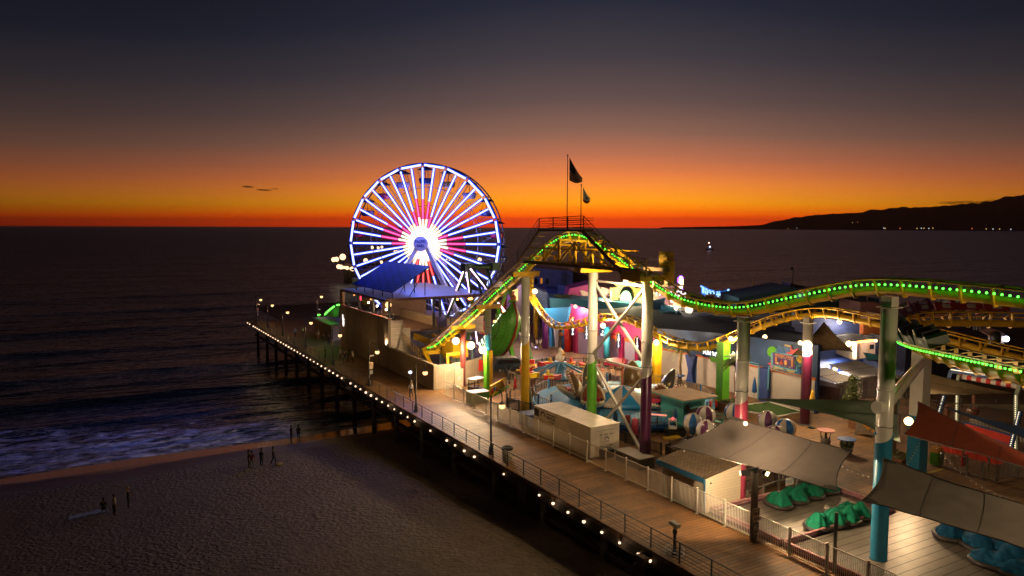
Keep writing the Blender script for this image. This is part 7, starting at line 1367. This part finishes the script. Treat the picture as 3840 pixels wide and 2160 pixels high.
# shed with a green neon ridge beyond the restaurant wall
t=T('neon_shed','white sided shed with a lit green neon roof edge at the pier end','shed',(4,95,0)); t.part('wall',MB().bx(.6,6.5,91.8,102,0,2.45),M('shed_white_wall',(.42,.40,.38),.6)); t.part('front',MB().bx(.55,.597,91.9,101.9,.1,2.3),M('shed_brown_front',(.12,.05,.035),.7)); t.part('roof',MB().prism([(.3,91.5,2.47),(6.8,91.5,2.47),(6.8,102.4,2.47),(.3,102.4,2.47)],(0,0,.12)),M('shed_roof',(.2,.21,.23),.6)); t.part('dark_dormer',MB().prism([PV(Y8(*q),1.5) for q in ((925,530),(1085,410),(1070,540),(1000,555))],(2,0,0)),M('dormer_dark',(.04,.045,.03),.7))
NG=E('green_neon',(.10,1,.06),5); t.part('neon_edge',MB().tube([PV(Y8(*q),1.4) for q in ((922,520),(945,492),(985,460),(1022,432))],.12,6).tube([PV(Y8(*q),1.4) for q in ((1052,418),(1078,414))],.12,6).tube([PV(Y8(*q),1.4) for q in ((845,525),(870,522))],.08,5),NG); t.light('POINT',PV(Y8(960,500),.6),70,(.1,1,.08),.3)
# distant outer end of the pier
YF=318
c=lambda x,y,Y=YF:AW((1240+x/12.075,940+y/12.075),Y)
t=T('outer_pier','far outer pier platform on stilts with a string of lights','pier',(c(700,700).x,YF,0),'W'); d0=c(330,690); d1=c(1150,800)
t.part('deck',MB().prism([c(330,690),c(1500,790),c(1500,820),c(330,715)],(0,40,0)),FASC)
for x in (640,830,900,1020,1100): t.part('stilt',MB().cyl((c(x,800).x,YF+2,0),(c(x,800).x,YF+2,-7),1.0,n=8),FASC)
t.part('lower_hut',MB().prism([c(620,640),c(760,560),c(1050,640),c(1050,690),c(620,680)],(0,12,0)),M('far_hut_brown',(.10,.06,.05),.7)); 
for x,y,s in ((130,405,1.6),(195,385,1.3),(265,390,1.7),(545,285,2.2),(360,722,1.6),(470,740,1.6),(520,750,1.0),(580,757,1.0),(640,765,1.0),(750,783,1.3),(930,812,1.2),(985,825,1.6),(1060,835,1.0),(1115,830,1.2)): t.part('lamp',MB().ball(c(x,y,YF-2),s*.62,8),E('far_pier_lamp',(1,.62,.34),2.2))
t.part('lamp_mast',MB().cyl(c(545,300,YF-2),c(545,690,YF-2),.25).cyl(c(190,400,YF-2),c(340,700,YF-2),.25),DARK)
for i,(x,y) in enumerate([(1195,992),(1150,975),(1245,990),(1285,965),(1145,1108),(1100,990)]): pass
for (X,Y,s,cn) in ((1197,985,1.3,0),(1250,990,1.3,0),(1285,982,1.1,0),(1138,1104,1.9,0),(1280,1118,1.3,0),(1400,1022,1.0,0),(1420,1020,1.0,0),(1440,1018,1.0,0),(1845,1092,.8,0),(1870,1095,.8,0),(1900,1098,.8,0),(1930,1096,.8,0),(2090,1160,1.3,0),(2170,1095,1.7,0),(2150,1138,1.0,1)):
    p=AW(Z1(X,Y),230); solo('walkway_lamp',MB().ball(p,s*.38,8),[E('far_pier_lamp',0,0),COOL][cn],'small warm lamp on the pier walk seen through the wheel spokes','lamp',p,'W',group='lamps behind the ferris wheel')
t=T('far_walkway','lit walkway deck seen through the lower wheel spokes','walkway',(-10,200,0),'W'); c0=AW(Z2(1000,510),190); c1=AW(Z2(1900,500),190); t.part('deck',MB().bx(c0.x,c1.x+8,190,230,-.3,.0),M('far_walk',(.3,.2,.14),.7)); t.part('rail',MB().bx(c0.x,c1.x+8,189.8,190,.9,1.05).bx(c0.x,c1.x+8,189.8,190,.4,.5),WHITE)
# red stall and lit booth behind the ship
c=lambda x,y,Y:toP(AW(W1(x,y),Y)); t=T('red_stall','red stall with an orange canopy behind the swinging ship','stall',tuple(c(960,850,104))); t.part('wall',MB().prism([c(870,760,104),c(1070,770,104),c(1070,1000,104),c(870,900,104)],(1,2,0)),RED); t.part('canopy',MB().prism([c(880,880,102),c(960,850,102),c(1045,870,102),c(1045,895,102),c(880,895,102)],(1,1,0)),YEL); t.part('lit_sign',MB().prism([c(1080,650,103),c(1220,620,103),c(1220,770,103),c(1080,900,103)],(.3,.6,0)),M('stall_peach',(.6,.42,.28),.6)); t.part('strip_lamp',MB().bar(c(1050,745,101),c(1100,740,101),.35,.25).bar(c(1150,620,102),c(1190,600,102),.5,.3),E('orange_glow',0,0)); t.light('POINT',c(1120,700,100),120,(1,.45,.15),.3)
t=T('purple_booth','purple and orange booths lit warm behind the ship prow','booth',tuple(c(1270,500,122))); t.part('orange_wall',MB().prism([c(1120,490,122),c(1240,420,122),c(1240,650,122),c(1160,620,122)],(1,2,0)),ORANGE); t.part('purple_wall',MB().prism([c(1235,380,121),c(1300,350,121),c(1300,660,121),c(1235,640,121)],(1,2,0)),M('violet_wall',(.16,.05,.3),.5)); t.part('lit_window',MB().prism([c(1295,330,121),c(1375,300,121),c(1375,460,121),c(1300,460,121)],(.3,.3,0)),E('warm_window_glow',(1,.6,.2),1.8)); t.part('lilac_wall',MB().prism([c(1375,280,123),c(1449,230,123),c(1449,700,123),c(1300,700,123),c(1300,480,123),c(1375,470,123)],(1,2,0)),M('lilac_wall',(.35,.25,.42),.5)); t.light('POINT',c(1400,250,120),200,(1,.75,.6),.3)
wallW('slatted_hall','pale blue slatted hall front under a bright lamp beside the yellow column','building',[W2(440,280),W2(740,380),W2(745,650),W2(440,700)],122,bricky('slat_blue',(.12,.18,.36),(.10,.16,.33),(.05,.08,.18),40,.5,.04,.5,rotv=(PI/2,0,0),bump=.4),6)
# ------------------------------------------------------------------ park flood lamps
def flood(label,p,pw,r=.2,col=WARM,hot=True,off=(-.15,-.25,-.3),mount=None,kind='POINT',aim=None):
    p=Vector(p); t=T('flood_lamp',label,'lamp',tuple(p)); t.part('globe',MB().ball(p,r,12),LAMPH if hot else LAMPW); m=mount or Vector((p.x,p.y+.3,p.z+.15)); t.part('bracket',MB().bar(p+Vector((0,.05,.08)),m,.07),DARK)  # globe drawn oversize so its disc stands in for the lamp's glare
    if pw: t.light(kind,p+Vector(off),pw,col,r*.9,aim,R(150))
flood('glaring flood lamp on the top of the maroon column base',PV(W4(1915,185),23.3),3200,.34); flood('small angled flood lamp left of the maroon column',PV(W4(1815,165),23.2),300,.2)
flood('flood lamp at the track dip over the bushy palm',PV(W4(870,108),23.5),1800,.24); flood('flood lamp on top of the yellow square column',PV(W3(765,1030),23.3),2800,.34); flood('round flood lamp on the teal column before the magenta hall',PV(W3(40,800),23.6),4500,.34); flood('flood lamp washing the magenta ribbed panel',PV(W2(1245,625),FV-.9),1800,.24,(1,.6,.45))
p=toP(AW(W2(510,350),112)); flood('flood lamp shining on the blue slatted hall',p,4200,.4,(1,.78,.6)); flood('flood lamp behind the arcade roof by a pale wall',toP(AW(W4(1335,85),84)),600,.26,(1,.72,.5))
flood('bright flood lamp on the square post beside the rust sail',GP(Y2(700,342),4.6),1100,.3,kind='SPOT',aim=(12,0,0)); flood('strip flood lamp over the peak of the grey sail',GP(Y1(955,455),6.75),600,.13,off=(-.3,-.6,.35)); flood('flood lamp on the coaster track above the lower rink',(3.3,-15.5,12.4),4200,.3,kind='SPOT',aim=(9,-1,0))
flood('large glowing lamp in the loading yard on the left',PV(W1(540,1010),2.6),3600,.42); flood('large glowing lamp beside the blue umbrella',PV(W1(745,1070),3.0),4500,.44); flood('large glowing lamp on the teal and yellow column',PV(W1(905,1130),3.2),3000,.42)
flood('white flood lamp on the blue plank store wall',PA(Z7(245,1135),28.6),900,.24,(.95,.85,.8),off=(0,-.5,0)); flood('lamp at the right end of the tan tent',toP(AW(Z7(385,882),77)),900,.3); flood('high lamp on the navy plank building',toP(AW(Z7(290,662),87)),700,.28,(1,.85,.75)); flood('lamp on the top of the white post before the navy building',toP(AW(Z7(8,662),80)),120,.16,(1,.9,.85)); flood('small white lamp at the tent corner',toP(AW(Z7(120,915),74)),30,.12,(.8,.7,1),False); flood('violet white lamp at the end of the orange bulb string',toP(AW(Z7(655,852),77)),60,.16,(.7,.55,1)); 
flood('white lamp on the turquoise kiosk wall',toP(AW(Z5(1980,465),107)),1200,.55,(.9,.95,1)); flood('round lamp on the turquoise kiosk awning',toP(AW(Z5(1840,448),107)),120,.28,(.9,.9,1)); flood('lamp by the pink shop doorway',toP(AW(Z5(1797,370),113)),1300,.3,(1,.8,.6))
flood('roof edge lamp at the top of the dark red hall',toP(AW(Z7(600,690),83)),160,.2)
# ------------------------------------------------------------------ coaster train on the helix
hs=resample(hx,.1,bk); hf=sweep(*hs)
rail=[(p+u*.06,d,s,u) for p,d,s,u in hf]
wl=[W(p.x,p.y) for p,d,s,u in rail]
i0=min(range(len(wl)),key=lambda i:abs(wl[i].x-36.4)+(0 if wl[i].y>55 else 99))
tr=T('coaster_train','long coaster train of red purple and dark green cars sweeping round the banked turn','coaster train',tuple(rail[i0+120][0]))
TRM=[M('train_red',(.30,.025,.015),.35,coat=.4),M('train_red',0),M('train_red',0),M('train_plum',(.12,.018,.06),.35,coat=.4),M('train_plum',0),M('train_plum',0),M('train_green',(.012,.05,.02),.4,coat=.4),M('train_green',0),M('train_green',0),M('train_green',0)]
PNL=[M('panel_pale',(.50,.42,.38),.5)]*3+[M('panel_lilac',(.35,.33,.40),.5)]*3+[M('panel_mint',(.14,.24,.18),.5)]*4
rnd=random.Random(4)
for k in range(10):
    i=i0+k*21
    if i>=len(rail)-1: break
    p,d,s,u=rail[i]; Mx=Matrix(((d.x,s.x,u.x,p.x),(d.y,s.y,u.y,p.y),(d.z,s.z,u.z,p.z),(0,0,0,1)))
    prof=[(-.95,.08),(-.98,.55),(-.75,1.05),(-.6,1.05),(-.45,.6),(.3,.62),(.85,.78),(1.0,.6),(.98,.08)]
    c=tr.part('car',MB().merge(MB().prism([(x,-.62,z) for x,z in prof],(0,1.24,0)),Mx),TRM[k])
    tr.part('side_panel',MB().merge(MB().bx(-.35,.35,-.64,-.622,.22,.52).bx(-.35,.35,.622,.64,.22,.52),Mx),PNL[k],c)
    tr.part('wheel',MB().merge(MB().cyl((-.6,-.5,.03),(-.6,.5,.03),.09,n=8).cyl((.6,-.5,.03),(.6,.5,.03),.09,n=8),Mx),BLACK,c)
    tr.part('seat',MB().merge(MB().bx(-.62,-.5,-.5,.5,.5,1.0).bx(.25,.35,-.5,.5,.5,.95),Mx),BLACK,c)
# ------------------------------------------------------------------ people
SK_=[M('skin_light',(.42,.24,.16),.5,var=.05),M('skin_tan',(.26,.14,.08),.5,var=.05),M('skin_brown',(.12,.06,.035),.5,var=.05)]
HR_=[M('hair_dark',(.012,.009,.007),.6),M('hair_brown',(.05,.028,.015),.6),M('hair_blond',(.30,.19,.07),.6)]
def person_mesh(pose):
    """one continuous skin grown round a jointed skeleton; faces -Y; material slots skin, hair, top, trousers, shoes"""
    J=[];Rr=[];Ed=[];Z=[]
    def j(p,r,par,zone):
        J.append(Vector(p)); Rr.append(r); Z.append(zone)
        if par is not None: Ed.append((par,len(J)-1))
        return len(J)-1
    sit=pose=='sit'; cr=pose=='bend'; pz=.50 if sit else (.90 if not cr else .86)
    tl=Vector((0,-.42,.36)) if cr else Vector((0,-.02,.52))      # pelvis -> neck base
    pel=j((0,0,pz),.125,None,3); b1=j(Vector((0,0,pz))+tl*.4,.118,pel,2); b2=j(Vector((0,0,pz))+tl*.78,.135,b1,2); nk=j(Vector((0,0,pz))+tl*1.08,.055,b2,0)
    hd=(tl.normalized()*.6+Vector((0,-.15,.75))).normalized(); h1=j(J[nk]+hd*.09,.078,nk,0); h2=j(J[h1]+hd*.09,.098,h1,0); h3=j(J[h2]+hd*.07,.075,h2,1); j(J[h1]+hd*.05+Vector((0,-.075,0)),.022,h2,0)
    for sd in (-1,1):
        sh=j(J[b2]+Vector((sd*.17,0,.03)),.062,b2,2)
        if pose=='photo': el=J[sh]+Vector((sd*.10,-.12,-.22)); wr=J[sh]+Vector((sd*.02,-.32,-.02))
        elif pose=='walk': el=J[sh]+Vector((sd*.05,sd*.12,-.26)); wr=el+Vector((0,-.08+sd*.06,-.22))
        elif pose=='sit': el=J[sh]+Vector((sd*.06,-.05,-.27)); wr=el+Vector((-sd*.05,-.24,-.03))
        elif pose=='bend': el=J[sh]+Vector((sd*.03,-.08,-.26)); wr=el+Vector((0,-.08,-.22))
        else: el=J[sh]+Vector((sd*.07,.02,-.27)); wr=el+Vector((sd*.0,-.05,-.24))
        e=j(el,.046,sh,2); w=j(wr,.030,e,0); hdv=(wr-el).normalized(); sv=hdv.cross(Vector((0,0,1)));
        sv=Vector((1,0,0)) if sv.length<.1 else sv.normalized(); nv=hdv.cross(sv).normalized()
        pm=j(wr+hdv*.05,.030,w,0)
        for f,(of,ln) in enumerate(((-.028,.065),(-.010,.078),(.009,.074),(.026,.058))):
            f1=j(wr+hdv*(.085)+sv*of,.0095,pm,0); f2=j(J[f1]+hdv*ln*.55+nv*.012,.0085,f1,0); j(J[f2]+hdv*ln*.4+nv*.022,.007,f2,0)
        t1=j(wr+hdv*.04-sv*sd*.038,.012,pm,0); j(J[t1]+hdv*.045-sv*sd*.02,.009,t1,0)
        hp_=j((sd*.095,0,pz-.05),.098,pel,3)
        if sit: kn=Vector((sd*.13,-.42,.52)); an=Vector((sd*.13,-.42,.09))
        elif pose=='walk': kn=Vector((sd*.10,-.10+sd*.16,.48)); an=Vector((sd*.10,.05+sd*.26,.09))
        else: kn=Vector((sd*.11,-.015,.48)); an=Vector((sd*.12,.02,.09))
        k=j(kn,.062,hp_,3); a=j(an,.042,k,3); j(an+Vector((sd*.03,-.15,-.045)),.036,a,4)
    me=bpy.data.meshes.new('person_skin'); me.from_pydata([tuple(p) for p in J],Ed,[]); ob=bpy.data.objects.new('person_tmp',me); COL.objects.link(ob)
    sm=ob.modifiers.new('skin','SKIN'); sm.use_smooth_shade=True; ss=ob.modifiers.new('sub','SUBSURF'); ss.levels=1; ss.render_levels=1
    for i,v in enumerate(me.skin_vertices[0].data): v.radius=(Rr[i],Rr[i]); v.use_root=(i==0)
    dg=bpy.context.evaluated_depsgraph_get(); out=bpy.data.meshes.new_from_object(ob.evaluated_get(dg)); bpy.data.objects.remove(ob)
    segs=[(J[a],J[b],Z[b]) for a,b in Ed]
    out.materials.clear()
    for mt in (SK_[0],HR_[0],WHITE,DARK,BLACK): out.materials.append(mt)
    for p in out.polygons:
        c=p.center; best=None
        for (a,b,z) in segs:
            ab=b-a; f=max(0,min(1,(c-a).dot(ab)/max(1e-9,ab.length_squared))); dd=(c-(a+ab*f)).length
            if best is None or dd<best[0]: best=(dd,z)
        z=best[1]; hc=J[h2]
        if (c-hc).length<.16 and (c.y>hc.y-.03 or c.z>hc.z+.045): z=1
        p.material_index=z
    out['top']=J[h2].z; out['hy']=J[h2].y; return out
PM={k:person_mesh(k) for k in ('stand','photo','walk','sit','bend')}
TOPS={}
def cloth(n,c): return M('cloth_'+n,c,.85,var=.15)
def person(label,v,a,z,face,pose,top,bot,skin=0,hair=0,sc=1.0,long_hair=False,group=None):
    o=link('person',PM[pose]); o.location=W(v,a,z); o.rotation_euler=(0,0,face); o.scale=(sc,sc,sc); tag(o,label,'person',group)
    for i,mt in enumerate((SK_[skin],HR_[hair],cloth(*top),cloth(*bot),BLACK)): o.material_slots[i].link='OBJECT'; o.material_slots[i].material=mt
    hm=MB(); y=PM[pose]['hy']; zt=PM[pose]['top']; hm.ball((0,y+.035,zt+.035),.108,12,0,(1,1.05,1.05))
    if long_hair: hm.ball((0,y+.085,zt-.12),.10,10,0,(1,.6,1.9))
    h=link('hair',mesh_from(hm,[HR_[hair]],'hair'),o); 
    return o
BK_=('black',(.012,.012,.014)); NV_=('navy',(.015,.02,.05)); WH_=('white',(.6,.56,.5)); GR_=('grey',(.15,.15,.15)); RD_=('red',(.3,.02,.02)); YL_=('yellow',(.55,.40,.03)); DN_=('denim',(.03,.05,.10)); TN_=('tan',(.28,.18,.10)); OL_=('olive',(.07,.07,.03)); TQ_=('turquoise',(.05,.3,.28)); LV_=('lavender',(.30,.25,.4)); BR_=('brown',(.09,.05,.03))
def onsand(q):
    z=-5.0
    for _ in range(12):
        p=GP(q,z); z=bzc(p.y,p.x)
    return p.x,p.y,z
CAMF=lambda v,a: math.atan2(W(v,a).x,-W(v,a).y)*-1   # facing the camera roughly
for lab,q,pose,top,bot,fc,sk,lh in (
  ('person in dark shorts at the water line, left of the pair',Y5(1840,590),'stand',BK_,NV_,2.9,1,False),('person in dark shorts at the water line, right of the pair',Y5(1886,588),'stand',BK_,BK_,3.4,1,False),
  ('person in an olive top standing close behind a red shirted friend',Y5(1572,765),'stand',OL_,OL_,2.6,1,True),('person in a dark red top and grey trousers on the sand',Y5(1592,772),'stand',('wine',(.12,.015,.02)),GR_,-2.6,1,False),('person in black standing alone facing the waves',Y5(1652,752),'stand',BK_,DN_,3.2,1,False),('person in a black hoodie leaning over a bag on the sand',Y5(1727,742),'walk',BK_,BK_,2.2,2,True),
  ('person in a cream shirt on the dark sand by a beach towel',Y5(722,1068),'stand',('cream',(.62,.5,.34)),BK_,3.0,1,False),('blond person in a dark top crouching near the towel group',Y5(812,1020),'photo',BK_,BK_,2.4,0,True),('person in black sitting on the sand beside the towel',Y5(655,1058),'sit',BK_,BK_,-2.2,2,False)):
    x,y,z=onsand(q); person(lab,x,y,z-.02,fc-ANG,pose,top,bot,sk,2 if 'blond' in lab else 0,1.0,lh)
x,y,z=onsand(Y5(560,1065)); solo('beach_towel',MB().grid(16,8,lambda a,b:(x-1.3+2.6*a,y-.5+.8*b+.5*a,bzc(y,x)+.09+.06*noise.noise(Vector((a*7,b*5,2))))),M('towel_blue_white',(.35,.42,.5),.9,var=.4,scale=3),'pale blue beach towel spread on the dark sand','towel',(x,y,z))
x,y,z=onsand(Y5(1760,752)); t=T('beach_bag','pale bag lying on the sand beside the black hooded person','bag',(x,y,z)); t.part('body',MB().ball((x,y,z+.16),.3,10,0,(1.3,.8,.7)),M('bag_canvas',(.3,.24,.16),.8)); t.part('strap',MB().tube([(x-.3,y,z+.2),(x,y,z+.5),(x+.3,y,z+.2)],.02,5),DARK)
B=lambda q:GP(q,0)
wk=[('person in a white top and dark shorts walking by the wooden fence on the boardwalk',(1541,1490),'walk',WH_,BK_,.3,1,False),
 ('person in pale clothes at the far left of the walking group by the wall',Y8(1090,1025),'stand',GR_,BK_,.6,1,False),('person in dark clothes second in the group by the wall',Y8(1140,1050),'walk',BK_,NV_,.2,1,False),('person in black near the middle of the group by the wall',Y8(1175,1045),'stand',BK_,BK_,2.8,2,False),('person in white at the right of the group by the wall',Y8(1228,1048),'stand',WH_,BK_,-.4,0,True),
 ('person in a long dark coat at the railing by the far lamps',Y8(925,1000),'stand',BK_,BK_,1.9,1,False),('person in black leaning at the white shed corner',Y8(965,850),'photo',BK_,NV_,1.2,1,False),('person with turquoise hair covering and white top by the shed',Y8(850,805),'stand',WH_,('pink',(.4,.2,.2)),.8,0,False),('person in tan sitting by the shed wall',Y8(908,800),'sit',TN_,BR_,.7,1,True),('person in a lavender shirt walking near the pier end',Y8(600,770),'walk',LV_,BK_,1.0,0,False),('person in a white shirt with phone near the pier end',Y8(690,765),'photo',WH_,BK_,-.8,0,False),('person in dark clothes at the pier corner lamp',Y8(395,665),'stand',BK_,BK_,2.2,1,False)]
for lab,q,pose,top,bot,fc,sk,lh in wk:
    p=B(q); person(lab,p.x,p.y,0,fc-ANG,pose,top,bot,sk,0,1,lh)
p=B(Y8(850,805)); 
# guests on the terrace
tg=[(1.0,80.6),(1.3,79.2),(1.0,78.4),(2.0,77.5),(1.1,75.8),(1.0,74.6),(1.6,74),(1.0,73.1),(1.8,72.6),(1.1,70.3),(1.0,67.6),(1.2,66.9),(1.3,66.2),(2.2,68.4),(2.4,75)]
tl_=['guest in white at the far left of the terrace rail','guest in grey beside the far terrace post','guest in black by the second terrace post','guest in red deeper under the terrace roof','guest in tan left of the middle terrace post','guest in white right of the middle terrace post','guest in olive behind the middle terrace table','guest in black at the middle of the terrace rail','guest in grey behind the rail by the lit lamps','guest in yellow beside the near terrace post','guest in black left at the near terrace corner','guest in black at the near terrace corner','guest in brown at the end of the terrace rail','guest in navy seated back from the near corner','guest in lavender seated in the middle of the terrace']
tc_=[WH_,GR_,BK_,RD_,TN_,WH_,OL_,BK_,GR_,YL_,BK_,BK_,BR_,NV_,LV_]
for i,(v,a) in enumerate(tg): person(tl_[i],v,a,4.85,(i*1.7)%6.28,'stand' if i%3 else 'photo',tc_[i],BK_,i%3,i%2,1,i%4==0,'guests on the restaurant terrace')
# crowd in the midway
cd=[('person in a yellow jacket behind the red column',W2(1235,1415),'sit',YL_,BK_,1.0),('person in white with phone by the iron fence',W2(620,1365),'photo',WH_,GR_,.4),('person in navy walking past the yellow back column',W2(500,1335),'walk',NV_,BK_,1.2),('person in black under the blue panel',W2(785,1265),'stand',BK_,BK_,.3),('person in black beside the blue pillar left',W2(825,1285),'stand',BK_,DN_,-.5),('person in black striding with a bag in the midway',W2(920,1365),'walk',BK_,BK_,1.4),('person with a red backpack by the red column',W2(1015,1350),'walk',('black2',(.02,.02,.02)),TN_,2.6),('person in dark clothes right of the red column',W2(1185,1340),'stand',BK_,GR_,.2),('person in white at the left queue rail',W2(455,1400),'sit',WH_,WH_,.8),('person in white with a lit toy at the left queue rail',W2(545,1405),'stand',WH_,GR_,.9),('person in pale clothes right of the left queue rail',W2(610,1410),'photo',WH_,TN_,.6),('person in white by the sandy stall left',W2(245,1250),'walk',WH_,GR_,.1),('person in grey at the edge of the crowd',W2(575,1170),'stand',GR_,DN_,2.8),('person in dark red deep in the crowd',W2(445,1130),'stand',RD_,BK_,.5),('person in black deep in the crowd by the yellow post',W2(470,1080),'walk',BK_,NV_,2.0),('person in tan at the back of the crowd',W2(600,1060),'stand',TN_,DN_,1.0),('person in olive at the back of the crowd',W2(440,1020),'stand',OL_,BK_,2.4),('person in navy far back in the midway',W2(620,1000),'walk',NV_,BK_,.7)]
for i,(lab,q,pose,top,bot,fc) in enumerate(cd):
    p=B(q); person(lab,p.x,p.y,0,fc,pose,top,bot,i%3,i%2,1,i%3==1,'visitors in the midway crowd')
p=PV(W2(535,1372),25.5); solo('lit_toy',MB().ball(p,.22,8),E('violet_toy_glow',(.6,.4,1),4),'small violet glowing toy held in the midway crowd','toy',p)
# string light cables across the deck
def cable(label,p,q,sag,n,name='string_lights'):
    p=Vector(p); q=Vector(q); t=T(name,label,'string lights',tuple(p)); f=lambda s:p.lerp(q,s)-Vector((0,0,sag*4*s*(1-s))); t.part('cable',MB().tube([f(i/24) for i in range(25)],.012,4),DARK); mb=MB()
    for i in range(n): c=f((i+.5)/n)-Vector((0,0,.1)); t.part('bulb',MB().ball(c,.045,6),M('unlit_bulb',(.5,.45,.38),.2))
cable('unlit string of bulbs from the grey sail to the teal column',GP(Y1(1500,590),4.2),(3.9,-.2,4.6),.5,16); cable('unlit string of bulbs sloping down from the pale blue post',(fb.x-.2,fb.y-.5,3.4),GP(W6(160,925),1.2),.1,12); cable('unlit string of bulbs running right from the pale blue post',(fb.x+.1,fb.y-.5,3.4),GP(W6(1640,1320),2.5),.9,18)
# ------------------------------------------------------------------ render settings
cy=sc.cycles; sc.render.engine='CYCLES'; cy.use_denoising=True
try: cy.denoiser='OPENIMAGEDENOISE'
except Exception: pass
cy.max_bounces=5; cy.diffuse_bounces=2; cy.glossy_bounces=3; cy.transmission_bounces=2; cy.sample_clamp_indirect=4; cy.sample_clamp_direct=0; cy.caustics_reflective=False; cy.caustics_refractive=False; cy.use_light_tree=True
